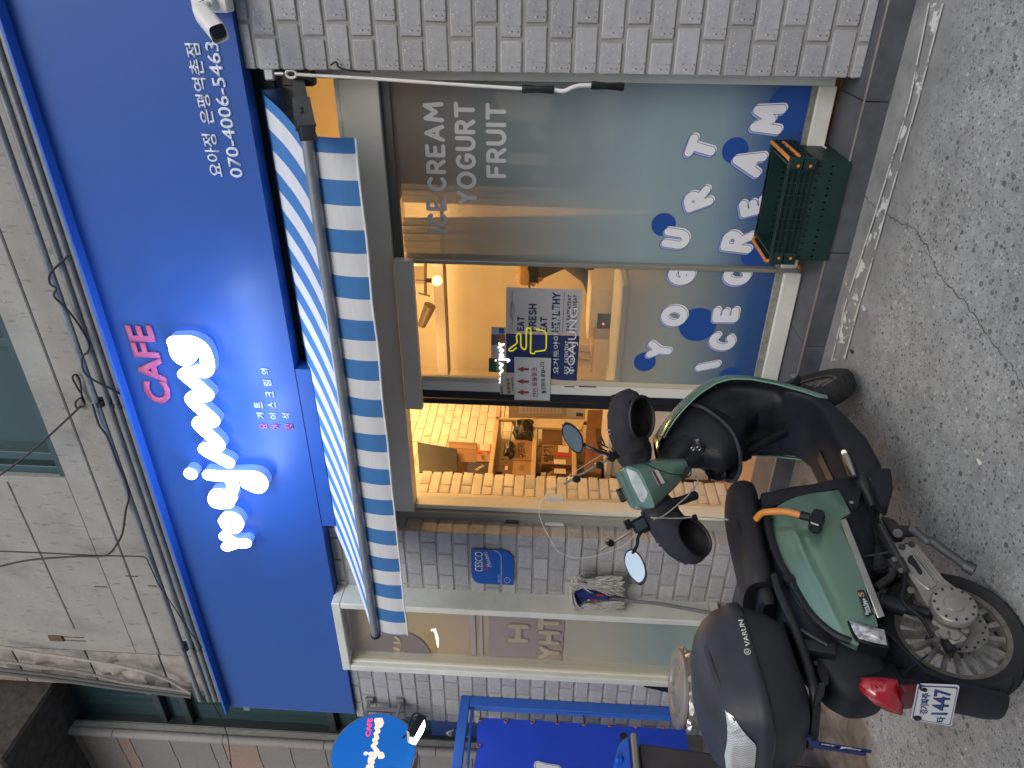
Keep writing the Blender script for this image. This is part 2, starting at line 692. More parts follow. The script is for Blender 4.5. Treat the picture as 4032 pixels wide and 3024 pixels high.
cem = n_.new('ShaderNodeTexNoise')
cem.inputs['Scale'].default_value = 9
cem.inputs['Detail'].default_value = 8
cem.inputs['Roughness'].default_value = .65
rmp = n_.new('ShaderNodeValToRGB')
rmp.color_ramp.elements[0].position, rmp.color_ramp.elements[0].color = .3, (.2, .205, .205, 1)
rmp.color_ramp.elements[1].position, rmp.color_ramp.elements[1].color = .75, (.335, .34, .34, 1)
L_.new(geo.outputs['Position'], cem.inputs['Vector'])
L_.new(cem.outputs['Fac'], rmp.inputs[0])
src = mixmask(src, sx.outputs['Y'], 3.02, 3.24, rmp.outputs[0], .32)
br = n_.new('ShaderNodeValToRGB')
br.color_ramp.elements[0].position, br.color_ramp.elements[0].color = .35, (.105, .09, .072, 1)
br.color_ramp.elements[1].position, br.color_ramp.elements[1].color = .7, (.27, .24, .2, 1)
wv = n_.new('ShaderNodeTexNoise')
wv.inputs['Scale'].default_value = 6
wv.inputs['Detail'].default_value = 9
wv.inputs['Distortion'].default_value = 1.6
L_.new(geo.outputs['Position'], wv.inputs['Vector'])
L_.new(wv.outputs['Fac'], br.inputs[0])
ng = n_.new('ShaderNodeMath')
ng.operation = 'MULTIPLY_ADD'            # -x + .25 y
ng.inputs[1].default_value = -1.6
L_.new(sx.outputs['X'], ng.inputs[0])
L_.new(sx.outputs['Y'], ng.inputs[2])
src = mixmask(src, ng.outputs[0], 7.05, 7.3, br.outputs[0], .35)
big = n_.new('ShaderNodeTexNoise')
big.inputs['Scale'].default_value, big.inputs['Detail'].default_value, big.inputs['Roughness'].default_value = 1.5, 7, .62
L_.new(geo.outputs['Position'], big.inputs['Vector'])
bmr = n_.new('ShaderNodeMapRange')
bmr.inputs['From Min'].default_value, bmr.inputs['From Max'].default_value = .32, .66
bmr.inputs['To Min'].default_value, bmr.inputs['To Max'].default_value = .74, 1.12
L_.new(big.outputs['Fac'], bmr.inputs['Value'])
bsc = n_.new('ShaderNodeVectorMath')
bsc.operation = 'SCALE'
L_.new(src, bsc.inputs[0])
L_.new(bmr.outputs[0], bsc.inputs['Scale'])
src = bsc.outputs[0]
L_.new(src, b_.inputs['Base Color'])
bm = BM()
ys = [60, 3.3, -2.9, -60]
zs = [0, 0, -.62, -.62]
for i in range(3):
    sheet(bm, [(-70, ys[i + 1], zs[i + 1]), (70, ys[i + 1], zs[i + 1]), (70, ys[i], zs[i]), (-70, ys[i], zs[i])])
bmesh.ops.remove_doubles(bm, verts=bm.verts, dist=1e-5)
struct('ground', bm, GM, 0)
# flaked white road line along the kerb
FL = mat('flaked_white_paint', (.62, .63, .62), .7)
n_, L_, b_ = N(FL)
g2 = n_.new('ShaderNodeNewGeometry')
a1 = n_.new('ShaderNodeTexNoise')
a1.inputs['Scale'].default_value, a1.inputs['Detail'].default_value, a1.inputs['Roughness'].default_value = 7, 9, .7
L_.new(g2.outputs['Position'], a1.inputs['Vector'])
a2 = n_.new('ShaderNodeMapRange')
a2.inputs['From Min'].default_value, a2.inputs['From Max'].default_value = .51, .55
L_.new(a1.outputs['Fac'], a2.inputs['Value'])
L_.new(a2.outputs[0], b_.inputs['Alpha'])
bm = BM()
outer = [aG('E', 1700, 20), aG('E', 1545, 620), aG('E', 1480, 850), aG('E', 1320, 1400), aG('B', 1240, 30), aG('B', 1150, 330), aG('B', 1060, 670)]
inner = [aG('E', 1610, 20), aG('E', 1490, 620), aG('E', 1425, 850), aG('E', 1255, 1400), aG('B', 1135, 100), aG('B', 1060, 330), aG('B', 975, 680)]
up4 = Vector((0, 0, .004))
for i in range(len(outer) - 1):
    a, b, c, d = outer[i], outer[i + 1], inner[i + 1], inner[i]
    sheet(bm, [a + up4, b + up4, c + up4, d + up4])
struct('road_marking', bm, FL, 0)
bm = BM()                             # its better kept outer edge
FL2 = mat('worn_white_paint', (.6, .61, .6), .7)
n_, L_, b_ = N(FL2)
g2 = n_.new('ShaderNodeNewGeometry')
a1 = n_.new('ShaderNodeTexNoise')
a1.inputs['Scale'].default_value, a1.inputs['Detail'].default_value, a1.inputs['Roughness'].default_value = 11, 9, .7
L_.new(g2.outputs['Position'], a1.inputs['Vector'])
a2 = n_.new('ShaderNodeMapRange')
a2.inputs['From Min'].default_value, a2.inputs['From Max'].default_value = .43, .46
L_.new(a1.outputs['Fac'], a2.inputs['Value'])
L_.new(a2.outputs[0], b_.inputs['Alpha'])
for line in (outer, inner):
    for a, b in zip(line, line[1:]):
        d = (b - a).normalized().cross(Vector((0, 0, 1))) * .007
        sheet(bm, [a - d + up4 * 2, b - d + up4 * 2, b + d + up4 * 2, a + d + up4 * 2])
struct('road_marking', bm, FL2, 0)
# crack
bm = BM()
ck = smoothp([aG('E', 1185, 1265), aG('E', 1240, 1340), aG('E', 1330, 1395), aG('E', 1400, 1440), aG('E', 1500, 1490), aG('E', 1560, 1560), aG('B', 1620, 20),
              aG('B', 1690, 160), aG('B', 1840, 310), aG('B', 1930, 440), aG('B', 2040, 600), aG('B', 2120, 700), aG('B', 2215, 850)], 7)
rg = random.Random(3)
ck = [p + Vector((rg.uniform(-.009, .009), rg.uniform(-.009, .009), .0025)) for p in ck]
vs = []
for i, p in enumerate(ck):
    t = (ck[min(i + 1, len(ck) - 1)] - ck[max(i - 1, 0)]).normalized().cross(Vector((0, 0, 1))) * rg.uniform(.0007, .0028)
    vs.append((bm.verts.new(p - t), bm.verts.new(p + t)))
for a, b in zip(vs, vs[1:]):
    bm.faces.new((a[0], b[0], b[1], a[1]))
struct('ground_crack', bm, mat('crack_dark', (.09, .09, .087), .95), 0)  # thin dark strip laid along the crack
# debris
for nm, lab, r, a, b, s, c in (('dry_leaf', 'small dry tan leaf lying by the kerb', 'B', 1070, 180, .016, (.55, .45, .3)),
                               ('leaf_scrap', 'dark scrap lying on the street by the front tyre', 'B', 1105, 620, .018, (.03, .032, .03)),
                               ('cigarette_butt', 'white cigarette butt lying on the speckled street', 'B', 1935, 1335, .016, (.75, .74, .7)),
                               ('paper_scrap', 'pale blue scrap of paper stuck on the street by the line', 'B', 1185, 340, .022, (.5, .58, .66))):
    p = aG(r, a, b)
    bm = BM()
    prism(bm, [p + Vector((s * .5 * math.cos(t) * (1 + .3 * math.sin(3 * t)), s * math.sin(t), .009 + .003 * math.sin(2 * t))) for t in [i * .785 for i in range(8)]], (0, 0, -.003))
    single(nm, bm, mat(nm, c, .8), lab, nm.replace('_', ' '))

# ---- tiled step
TILE = mat('slate_tile', (.085, .09, .105), .5, noise=.3, nscale=7, bump=.25, bscale=30)
STEP = tag(part('step', bx(-3.9, 1.2, 3.315, 3.60, -.05, KZ - .012), mat('step_mortar', (.2, .2, .2), .9)), kind='structure')
edge_x = [1.2, aY('E', 1180, 660, 3.29).x, aY('B', 930, 20, 3.29).x + .03, aY('B', 795, 585, 3.29).x, -2.3, -2.9, -3.9]
for a, b in zip(edge_x, edge_x[1:]):
    part('riser_tile', bx(b + .002, a - .002, 3.29, 3.315, -.04, KZ - .004, .002), TILE, STEP, 0)
    part('tread_tile', bx(b + .002, a - .002, 3.303, 3.60, KZ - .012, KZ, .002), TILE, STEP, 0)
part('nosing', bx(-3.9, 1.2, 3.287, 3.301, KZ - .004, KZ + .004, .002), mat('nosing_metal', (.3, .27, .25), .45, metal=.5, noise=.2), STEP, 0)

# ---- brick walls
BK = {}


def brick_mesh(L, H, D, var):
    key = (round(L, 3), round(H, 3), round(D, 3), var)
    if key not in BK:
        r = random.Random(hash(key) & 0xffff)
        bm = bx(0, L, 0, D, 0, H, .004)
        for v in bm.verts:
            v.co += Vector((r.uniform(-.0016, .0016), r.uniform(-.0012, .0012), r.uniform(-.0016, .0016)))
        BK[key] = mesh_from(bm, BRICK, 30)
    return BK[key]


def brick_wall(label, x0, x1, z0, z1, Y, zref, pitch, jx_even, jx_odd, D=.12, mod=.196, holes=(), group=None):
    w = thing('brick_wall', ((x0 + x1) / 2, Y, z0), label, 'wall')
    base = WM[w.name].translation
    g = .0155
    part('mortar_bed', bx(x0 + .005, x1 - .005, Y + .007, Y + D, z0, z1), MORTAR, w)
    k0 = int(math.floor((z0 - zref) / pitch))
    k1 = int(math.ceil((z1 - zref) / pitch))
    cnt = 0
    for kk in range(k0, k1):
        za, zb = max(z0, zref + kk * pitch + g / 2), min(z1, zref + (kk + 1) * pitch - g / 2)
        if zb - za < .012:
            continue
        jx = jx_even if kk % 2 == 0 else jx_odd
        i = math.floor((x0 - jx) / mod)
        while jx + i * mod < x1:
            xa, xb = max(x0, jx + i * mod + g / 2), min(x1, jx + (i + 1) * mod - g / 2)
            i += 1
            if xb - xa < .014 or any(xa > h[0] - .02 and xb < h[1] + .02 and za > h[2] and zb < h[3] for h in holes):
                continue
            o = _link(bpy.data.objects.new('brick', brick_mesh(xb - xa, zb - za, D - .002, cnt % 3)))
            o.parent = w
            o.location = Vector((xa, Y + random.uniform(-.0012, .0012), za)) - base
            cnt += 1
    return w, cnt


w1, c1 = brick_wall('grey brick pillar under the security camera beside the awning crank', -.488, .06, KZ, 2.772, YB, .155, .1067, -.2986, -.356, D=.2)
w2, c2 = brick_wall('grey brick wall between the doorway and the framed window box', -3.86, -3.242, KZ, 2.772, YL, 1.544, .1051, -3.430, -3.332, D=.13)
w3, c3 = brick_wall('grey brick wall between the framed window box and the blue banner frame', -5.155, -4.40, -.03, 2.772, YB, 2.709 - 26 * .1067, .1067, -4.777, -4.875, D=.13)
print('bricks', c1, c2, c3)

# ---- dark stone plinth strip under the far bricks, upper concrete wall
CONC = mat('board_marked_concrete', (.28, .275, .26), .9, noise=.12, nscale=3.5, bump=.6, bscale=26)
n_, L_, b_ = N(CONC)
s0 = b_.inputs['Base Color'].links[0].from_socket
for (sx_, sz_, lo, hi, col, dens) in ((46, 12, .60, .69, (.13, .128, .12), .6), (3.2, 2.5, .55, .8, (.17, .16, .15), .8), (60, 60, .66, .72, (.46, .44, .42), .6)):
    g_ = n_.new('ShaderNodeNewGeometry')
    mp = n_.new('ShaderNodeMapping')
    mp.inputs['Scale'].default_value = (sx_, 1, sz_)
    tx = n_.new('ShaderNodeTexNoise')
    tx.inputs['Scale'].default_value, tx.inputs['Detail'].default_value = 1, 6
    mr = n_.new('ShaderNodeMapRange')
    mr.inputs['From Min'].default_value, mr.inputs['From Max'].default_value, mr.inputs['To Max'].default_value = lo, hi, dens
    mx = n_.new('ShaderNodeMix')
    mx.data_type = 'RGBA'
    L_.new(g_.outputs['Position'], mp.inputs['Vector'])
    L_.new(mp.outputs[0], tx.inputs['Vector'])
    L_.new(tx.outputs['Fac'], mr.inputs['Value'])
    L_.new(mr.outputs[0], mx.inputs['Factor'])
    L_.new(s0, mx.inputs['A'])
    mx.inputs['B'].default_value = rgb(*col)
    s0 = mx.outputs['Result']
L_.new(s0, b_.inputs['Base Color'])
YC = 3.52
zj1 = aY('J', 400, 900, YC).z
zj2 = aY('K', 330, 420, YC).z
cw = thing('concrete_wall', (-2.4, YC, 3.6), 'weathered grey concrete upper wall with thin pour lines and rust streaks', 'wall')
wx0, wx1 = aY('J', 400, 1440, YC).x, -1.42        # upper window opening
wz0 = aY('J', 270, 1050, YC).z
print('concrete joints', zj1, zj2, 'window', wx0, wx1, wz0)
xL = aY('K', 1150, 930, YC).x
rough = lambda bm: bm
for z0, z1 in ((2.60, zj1 - .005), (zj1 + .005, wz0)):
    part('concrete_lift', bx(xL, 1.5, YC, YC + .25, z0, z1, .004), CONC, cw, 0)
part('concrete_lift', bx(xL, wx0, YC, YC + .25, wz0 + .001, 7.5, .004), CONC, cw, 0)
part('concrete_lift', bx(wx1 + 2.6, 1.5, YC, YC + .25, wz0 + .001, 7.5, .004), CONC, cw, 0)
part('pour_line', bx(xL + .01, 1.5, YC - .003, YC + .002, zj1 - .006, zj1 + .004), mat('pour_dirt', (.1, .098, .095), .95, noise=.4, nscale=20), cw, 0)
part('pour_line', bx(xL + .25, wx0 - .05, YC - .003, YC + .002, zj2 - .005, zj2 + .005), mat('pour_dirt', (.1, .098, .095), .95), cw, 0)
RUST = mat('rust', (.11, .06, .04), .9, noise=.4, nscale=30)
cb = aY('K', 370, 815, YC)
bm = bx(cb.x - .03, cb.x + .03, YC - .012, YC, cb.z - .05, cb.z + .06, .003)
for dx in (-.02, .018):
    box(bm, cb.x + dx - .003, cb.x + dx + .003, YC - .004, YC + .001, cb.z - .22, cb.z - .05)
part('rusty_bracket', bm, RUST, cw, 0)
for q in ((840, 415), (640, 483), (985, 478)):
    p = aY('K', *q, YC)
    part('rust_streak', bx(p.x - .004, p.x + .004, YC - .003, YC + .001, p.z - .06, p.z + .03), RUST, cw, 0)

TEAL = mat('teal_window_frame', (.028, .065, .075), .45, noise=.1)
TINT = bpy.data.materials.new('tinted_glass')
TINT.use_nodes = True
_, _, b_ = N(TINT)
b_.inputs['Base Color'].default_value = rgb(.02, .05, .055)
b_.inputs['Roughness'].default_value = .05
b_.inputs['Specular IOR Level'].default_value = .8
uw = thing('upper_window', ((wx0 + wx1) / 2, YC, wz0), 'teal framed upper storey window set in the concrete wall above the pipes', 'window')
part('sill', bx(wx0, wx1 + 2.6, YC + .02, YC + .25, wz0 + .001, wz0 + .05), TEAL, uw)
for x in (wx0, wx0 + .11, -2.05, -1.0, .1):
    part('mullion', bx(x, x + .06, YC + .04, YC + .2, wz0 + .05, 7.4, .004), TEAL, uw)
part('transom', bx(wx0 + .06, wx1 + 2.6, YC + .06, YC + .17, wz0 + .62, wz0 + .67, .004), TEAL, uw)
part('pane', bx(wx0, wx1 + 2.6, YC + .1, YC + .11, wz0 + .05, 7.4), TINT, uw)
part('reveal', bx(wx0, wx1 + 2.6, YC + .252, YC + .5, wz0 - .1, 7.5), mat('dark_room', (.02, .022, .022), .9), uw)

# rough stone quoins at the left end of the concrete
STONE = mat('rough_stone', (.27, .25, .225), .92, noise=.25, nscale=9, bump=.9, bscale=22)
qs = thing('stone_quoin', (-4.9, YC, 3.7), 'column of rough faced stone blocks at the end of the concrete wall', 'wall')
xq0, xq1 = aY('K', 620, 1120, YC).x, xL - .004
zq = [2.69, aY('K', 1050, 990, YC).z, aY('K', 590, 990, YC).z, aY('K', 110, 960, YC).z, 6.3, 7.0, 7.6]
from mathutils import noise as mnoise
for i, (a, b) in enumerate(zip(zq, zq[1:])):
    bm = BM()

    def qf(u, v, a=a, b=b, i=i):
        x, z = xq0 + (xq1 - xq0) * u, a + .008 + (b - a - .016) * v
        e = min(u, 1 - u, v, 1 - v)
        d = min(1, e * 6) * (.022 + .045 * mnoise.fractal(Vector((x * 9, i, z * 9)), .7, 2.2, 4))
        return Vector((x, YC - d, z))
    grid(bm, qf, 12, 12)
    box(bm, xq0, xq1, YC + .002, YC + .2, a + .008, b - .008)
    part('stone_block', bm, STONE, qs, 25)

# stairwell glazing and the tiled pier beyond the shop
st = thing('stair_window', (-5.4, 3.6, 2.4), 'tall dark green glazed stairwell window between stone blocks and tiled pier', 'window')
x0w, x1w = -5.78, -5.12
part('pane', bx(x0w - .1, x1w + .35, 3.66, 3.67, 1.2, 7.5), TINT, st)
for z in (aY('K', 1090, 1420, 3.6).z, aY('K', 1250, 1420, 3.6).z, aY('K', 2170, 1470, 3.6).z):
    part('transom', bx(x0w - .1, x1w + .35, 3.60, 3.70, z - .03, z + .03, .004), mat('dark_frame', (.02, .028, .03), .4), st)
part('jamb', bx(x0w, x0w + .07, 3.58, 3.7, 1.2, 7.5, .004), MAT['dark_frame'], st)
part('jamb', bx(x1w - .02, x1w + .03, 3.58, 3.7, 1.2, 7.5, .004), MAT['dark_frame'], st)
part('inner_wall', bx(x0w - .3, x1w + .4, 3.9, 4.0, 1, 7.5), mat('dark_room2', (.03, .05, .05), .9), st)
PIER = mat('grey_granite_tile', (.2, .185, .175), .75, noise=.1, nscale=25, bump=.2, rand=.07)
PIERP = mat('pink_granite_tile', (.26, .185, .15), .75, noise=.1, nscale=25, bump=.2, rand=.05)
pr = thing('tiled_pier', (-6, 3.5, 1), 'granite tiled pier with thin pinkish courses at the far end of the wall', 'wall')
xp1, xp0 = aY('K', 1000, 1430, 3.5).x, aY('K', 1000, 1585, 3.5).x
part('core', bx(-7.8, xp1 - .01, 3.52, 4.5, -.1, 8), MORTAR, pr)
zt = [6.9, 6.1] + [aY('K', q, 1540, 3.5).z for q in (350, 565, 790, 870, 1120, 1375, 1455, 1670, 1880, 2105)]
zt += [2.9, 2.35, 1.9, 1.5, 1.0, .5, 0]
for i, (a, b) in enumerate(zip(zt, zt[1:])):
    pink = i in (4, 8, 12)
    part('tile', bx(xp0, xp1 - .075, 3.5, 3.53, b + .003, a - .003, .002), PIERP if pink else PIER, pr, 0)
    part('tile', bx(xp0 - .62, xp0 - .006, 3.53 - .02, 3.56, b + .003, a - .003, .002), PIERP if pink else PIER, pr, 0)
    part('tile', bx(xp0 - 1.3, xp0 - .63, 3.53 - .02, 3.56, b + .003, a - .003, .002), PIERP if pink else PIER, pr, 0)
zc = [7.5] + [aY('K', q, 1440, 3.5).z for q in (745, 1440, 2090)] + [2.2, 1.2, 0]
for a, b in zip(zc, zc[1:]):
    bm = BM()
    loft(bm, [circ((xp1 - .035, 3.5, z), (1, 0, 0), (0, 1, 0), .038, 14) for z in (b + .003, a - .003)])
    part('corner_moulding', bm, mat('grey_granite_round', (.24, .23, .22), .7, noise=.1, nscale=30, rand=.05), pr)
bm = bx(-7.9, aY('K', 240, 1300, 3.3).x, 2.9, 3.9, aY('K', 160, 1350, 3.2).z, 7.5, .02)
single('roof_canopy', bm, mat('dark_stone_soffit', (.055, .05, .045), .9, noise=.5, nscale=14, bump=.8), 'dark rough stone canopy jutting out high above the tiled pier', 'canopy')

# ---- building opposite, behind the photographer (seen in the mirror and the glass)
OPP = thing('apartment_building', (0, -7.5, -.62), 'pale tiled apartment building across the street with white framed windows', 'building')
part('facade', bx(-14, 16, -9, -7.5, -.62, 6.2), mat('pale_wall', (.6, .59, .58), .8, noise=.06, nscale=2), OPP)
for zz in (1.2, 4.2):
    for xx in np.arange(-12.5, 15, 3.0):
        o = part('window_frame', bx(xx, xx + 1.5, -7.5, -7.42, zz, zz + 1.3, .01), WHITEP, OPP)
        part('pane', bx(xx + .08, xx + .71, -7.425, -7.415, zz + .08, zz + 1.22), TINT, o)
        part('pane', bx(xx + .79, xx + 1.42, -7.425, -7.415, zz + .08, zz + 1.22), TINT, o)
# ================================================================== SHOP SIGN
YS = 3.35
sg = thing('shop_sign', (-2.4, YS, 2.775), 'long blue fascia sign with glowing white rounded script, pink CAFE and phone number', 'sign')
XL_, XR_, ZB_, ZT_ = -5.06, .5, 2.775, 3.752
part('panel', bx(XL_, XR_, YS, YS + .10, ZB_, ZT_), SIGNB, sg, 0)
part('visor', bx(XL_ - .012, XR_, YS - .062, YS + .1, ZT_ + .001, ZT_ + .016, .002), SIGNE, sg, 0)
part('lower_panel', bx(aY('P', 727, 1138, YS).x, -2.005, YS + .004, YS + .10, 2.688, ZB_ - .002), SIGNB, sg, 0)
part('end_return', bx(XL_ - .01, XL_, YS + .002, YS + .10, ZB_, ZT_), SIGNE, sg, 0)
part('recess_board', bx(-2.0, -.492, YS + .12, YS + .14, 2.685, ZB_ + .03), BLACK, sg, 0)
part('end_bracket', bx(XL_ - .09, XL_ - .011, YS + .03, YS + .06, aY('K', 1590, 1290, YS).z - .02, aY('K', 1590, 1290, YS).z + .03), STEELG, sg)
# script: strokes traced where they stand on the sign
YLT = YS - .085


def sj(*pts): return [(lambda q: (q.x, q.z))(aY('J', a, b, YLT)) for a, b in pts]


script = [
    # g
    sj((1128, 562), (1240, 560), (1310, 600), (1342, 680), (1335, 745), (1250, 745), (1195, 770)),
    sj((1135, 575), (1150, 640), (1190, 672), (1232, 650), (1240, 610), (1200, 590), (1150, 590)),
    sj((1190, 640)),
    # n u zigzag
    sj((1195, 770), (1325, 880), (1335, 905), (1240, 930), (1368, 1050), (1372, 1075), (1285, 1088), (1405, 1205), (1405, 1240), (1325, 1255), (1480, 1340)),
    # j
    sj((1352, 1420), (1470, 1428), (1650, 1428), (1698, 1470), (1672, 1505), (1600, 1478)),
    # a
    sj((1480, 1430), (1510, 1490), (1480, 1545), (1400, 1545), (1395, 1600), (1470, 1600), (1500, 1560)),
    sj((1400, 1545), (1480, 1600)),
    # o
    sj((1450, 1718), (1475, 1690), (1520, 1695), (1545, 1735), (1520, 1768), (1475, 1760), (1450, 1718)),
    # y
    sj((1452, 1818), (1540, 1862), (1595, 1862)),
    sj((1468, 1885), (1540, 1862)),
]
R_ = .0355


def soft2(pts, n=5):
    return [(p.x, p.y) for p in smoothp([Vector((a, b, 0)) for a, b in pts], n)] if len(pts) > 2 else pts


script = [soft2(s) for s in script]
zd = sj((1235, 1412))
cont = contours([(s, .0325 if i > 6 else R_) for i, s in enumerate(script)] + [(zd, .0385)], R_, .004,
    [(soft2(sj((1262, 612), (1288, 645), (1280, 690), (1240, 714), (1140, 726))), .006), (sj((1190, 640), (1192, 636)), .011), (sj((1530, 1476), (1655, 1478), (1665, 1484)), .005), (sj((1494, 1728), (1500, 1728)), .009), (sj((1438, 1585), (1470, 1600)), .005), (sj((1405, 1378), (1560, 1384)), .004), (sj((1425, 1548), (1445, 1560)), .005)])
GLOW_SIDE = mat('letter_side', (.10, .18, .5), .5, emit=(.12, .26, 1), estr=.62)
bmf = curve_mesh(cont, .006)
put(bmf, (0, YLT, 0), (1, 0, 0), (0, 0, 1))
part('script_face', bmf, WHITE_E, sg, 20)
bmf = curve_mesh(cont, (YS - YLT - .030) / 2)
put(bmf, (0, (YS + YLT) / 2 - .008, 0), (1, 0, 0), (0, 0, 1))
part('script_return', bmf, GLOW_SIDE, sg, 20)
bmf = put(curve_mesh(cont, 0), (0, YS - .0225, 0), (1, 0, 0), (0, 0, 1))
part('script_halo_sheet', bmf, mat('halo_sheet_glow', (1, 1, 1), .5, emit=(.3, .5, 1), estr=1.6), sg, 0)  # glowing sheet added behind the letters to brighten the panel round them


for q in ((1220, 640), (1290, 860), (1330, 1050), (1370, 1230), (1500, 1420), (1450, 1560), (1500, 1720), (1500, 1860)):  # unseen lamps added in front of the script to spread its glow
    l = bpy.data.lights.new('glow_fill_light', 'POINT')
    l.energy, l.color, l.shadow_soft_size = 3.0, (.50, .67, 1), .05
    lo = _link(bpy.data.objects.new('glow_fill_light', l))
    lo.location = aY('J', q[0], q[1], YLT - .30)


def on_sign(name, s, m, r, a0, b0, a1, b1, hpx, bold=0.012, depth=.004, Y=YS):
    p0, p1 = aY(r, a0, b0, Y), aY(r, a1, b1, Y)
    h = aY(r, a0 - hpx, b0, Y).z - p0.z
    z = (p0.z + p1.z) / 2
    p0.z = p1.z = z
    return letter(name, s, m, sg, p0, p1, h, n_off=.001, bold=bold, depth=depth)


on_sign('cafe_lettering', 'CAFE', PINK, 'J', 1112, 950, 1003, 448, 160, bold=.03, depth=.012)
SIGNW = mat('sign_white', (.62, .66, .76), .5)
on_sign('branch_lettering', '요아정', SIGNW, 'I', 1452, 1145, 1405, 868, 90, bold=.012)
on_sign('branch_lettering', '은평역촌점', SIGNW, 'I', 1392, 805, 1300, 280, 90, bold=.012)
on_sign('phone_lettering', '070-4006-5463', SIGNW, 'I', 1578, 1150, 1420, 270, 82, bold=.012)
SW = mat('sign_soft_white', (.55, .62, .85), .5)
SP = mat('sign_soft_pink', (.5, .12, .3), .5)
for s, m, q in (('요', SP, (1738, 1120, 1732, 1083)), ('거', SW, (1722, 1052, 1716, 1015)), ('트', SW, (1706, 985, 1700, 945)),
                ('아', SP, (1822, 1125, 1816, 1086)), ('이', SW, (1806, 1055, 1800, 1018)), ('스', SW, (1793, 985, 1787, 945)), ('크', SW, (1780, 915, 1774, 875)), ('림', SW, (1764, 842, 1758, 802)), ('의', SW, (1750, 768, 1744, 728)),
                ('정', SP, (1906, 1128, 1899, 1088)), ('석', SW, (1888, 1055, 1882, 1018))):
    on_sign('slogan_lettering', s, m, 'J', q[0], q[1], q[2], q[3], 52, bold=.014)

# ---- pipes above the sign
PIPE = mat('galvanised_conduit', (.25, .26, .27), .42, metal=.5, noise=.18, nscale=12)
YP = 3.43
for i, q in enumerate((885, 960, 1003, 1045)):
    z = [aY('K', 880, 20, YP).z, aY('K', 950, 20, YP).z, aY('K', 998, 20, YP).z, aY('K', 1043, 20, YP).z][i]
    xe = aY('K', (1255, 1310, 1355, 1405)[i], 1225, YP).x
    bm = BM()
    tube(bm, [(1.2, YP, z), (xe + .06, YP, z), (xe + .02, YP, z - .004), (xe, YP + .015, z - .01), (xe - .008, YP + .05, z - .014)], .0185, 12)
    tube(bm, [(xe + .075, YP, z), (xe + .02, YP, z)], .0215, 12)
    single('conduit_pipe', bm, PIPE, ('uppermost grey conduit pipe running above the blue sign', 'second grey conduit pipe down above the blue sign',
           'third grey conduit pipe down above the blue sign', 'lowest grey conduit pipe just above the blue sign')[i], 'pipe', 'conduit pipes above the sign')
for nm, q in (('a', (760, 965)), ('b', None)):
    x = aY('J', 690, 960, YP).x if nm == 'a' else aY('K', 1235, 885, YP).x
    t = thing('pipe_clamp', (x, YP, 3.85), 'dark steel strut clamping four pipes ' + ('above the pink letters' if nm == 'a' else 'near their bent ends'), 'clamp', 'pipe clamps')
    part('strut', bx(x - .018, x + .018, YP + .02, YP + .05, 3.77, 4.06), DARKM, t)
    for z in (4.008, 3.93, 3.885, 3.845):
        bm = BM()
        tube(bm, [(x - .012, YP, z), (x + .012, YP, z)], .0235, 12)
        part('pipe_strap', bm, DARKM, t)
CABLE = mat('black_cable', (.012, .012, .014), .6)


def cable(label, pts, r=.006, m=CABLE, name='cable'):
    bm = BM()
    tube(bm, smoothp(pts, 6), r, 6)
    return single(name, bm, m, label, 'cable', 'loose cables above the sign')


Yc = YP - .035
cable('thin black cable looping round the pipes at the end near the security camera', [aY('J', 440, 0, Yc), aY('J', 330, 110, Yc), aY('J', 325, 180, Yc), aY('J', 365, 210, Yc), aY('J', 350, 260, Yc), aY('J', 420, 330, Yc), aY('J', 500, 430, Yc),
       aY('J', 575, 560, Yc), aY('J', 570, 620, Yc), aY('J', 535, 655, Yc), aY('J', 540, 740, Yc), aY('J', 600, 800, Yc), aY('J', 720, 860, Yc), aY('J', 815, 915, Yc + .02)])
cable('taut black cable leaving the knot across the upper window', [aY('J', -40, 1450, Yc - .1), aY('J', 200, 1270, Yc), aY('J', 400, 1090, Yc + .01), aY('J', 520, 975, Yc + .02)], .007)
cable('black cable tied in a loop on the concrete above the clamp', [aY('J', 545, 970, 3.5), aY('J', 500, 985, 3.5), aY('J', 490, 950, 3.49), aY('J', 525, 920, 3.48), aY('J', 550, 960, 3.49), aY('J', 530, 900, 3.5), aY('J', 500, 850, 3.5), aY('J', 470, 790, 3.5),
       aY('J', 490, 768, 3.5), aY('J', 515, 800, 3.5), aY('J', 525, 860, 3.5), aY('J', 535, 940, 3.49)], .006)
cable('black cable sagging along the pipes below the clamp', [aY('J', 600, 960, Yc), aY('J', 640, 1090, Yc), aY('J', 700, 1180, Yc), aY('J', 760, 1340, Yc), aY('J', 810, 1450, Yc), aY('J', 835, 1560, Yc), aY('J', 815, 1650, Yc), aY('K', 795, 130, Yc - .01),
       aY('K', 750, 220, Yc - .02), aY('K', 680, 283, Yc - .02), aY('K', 500, 288, Yc - .02), aY('K', 200, 310, Yc - .03), aY('K', -30, 358, Yc - .05)], .0065)
cable('thin straight black wire tied to the topmost pipe', [aY('K', -30, 253, Yc - .06), aY('K', 300, 266, Yc - .03), aY('K', 600, 281, Yc), aY('K', 900, 288, Yc), aY('K', 945, 298, Yc)], .0045)
cable('thin black wire slanting over the bare ends of the pipes', [aY('K', 950, 300, Yc), aY('K', 985, 380, Yc), aY('K', 1040, 490, Yc), aY('K', 1130, 620, Yc), aY('K', 1220, 760, Yc), aY('K', 1310, 880, Yc)], .004)
cable('thin black wire hanging in front of the dark stairwell glass', [aY('K', 1380, 1240, 3.46), aY('K', 1430, 1330, 3.3), aY('K', 1470, 1440, 3.1), aY('K', 1490, 1560, 3.0), aY('K', 1503, 1680, 2.95)], .004)
FLEX = mat('flexible_conduit', (.2, .19, .17), .7, noise=.25, nscale=40, bump=.2)


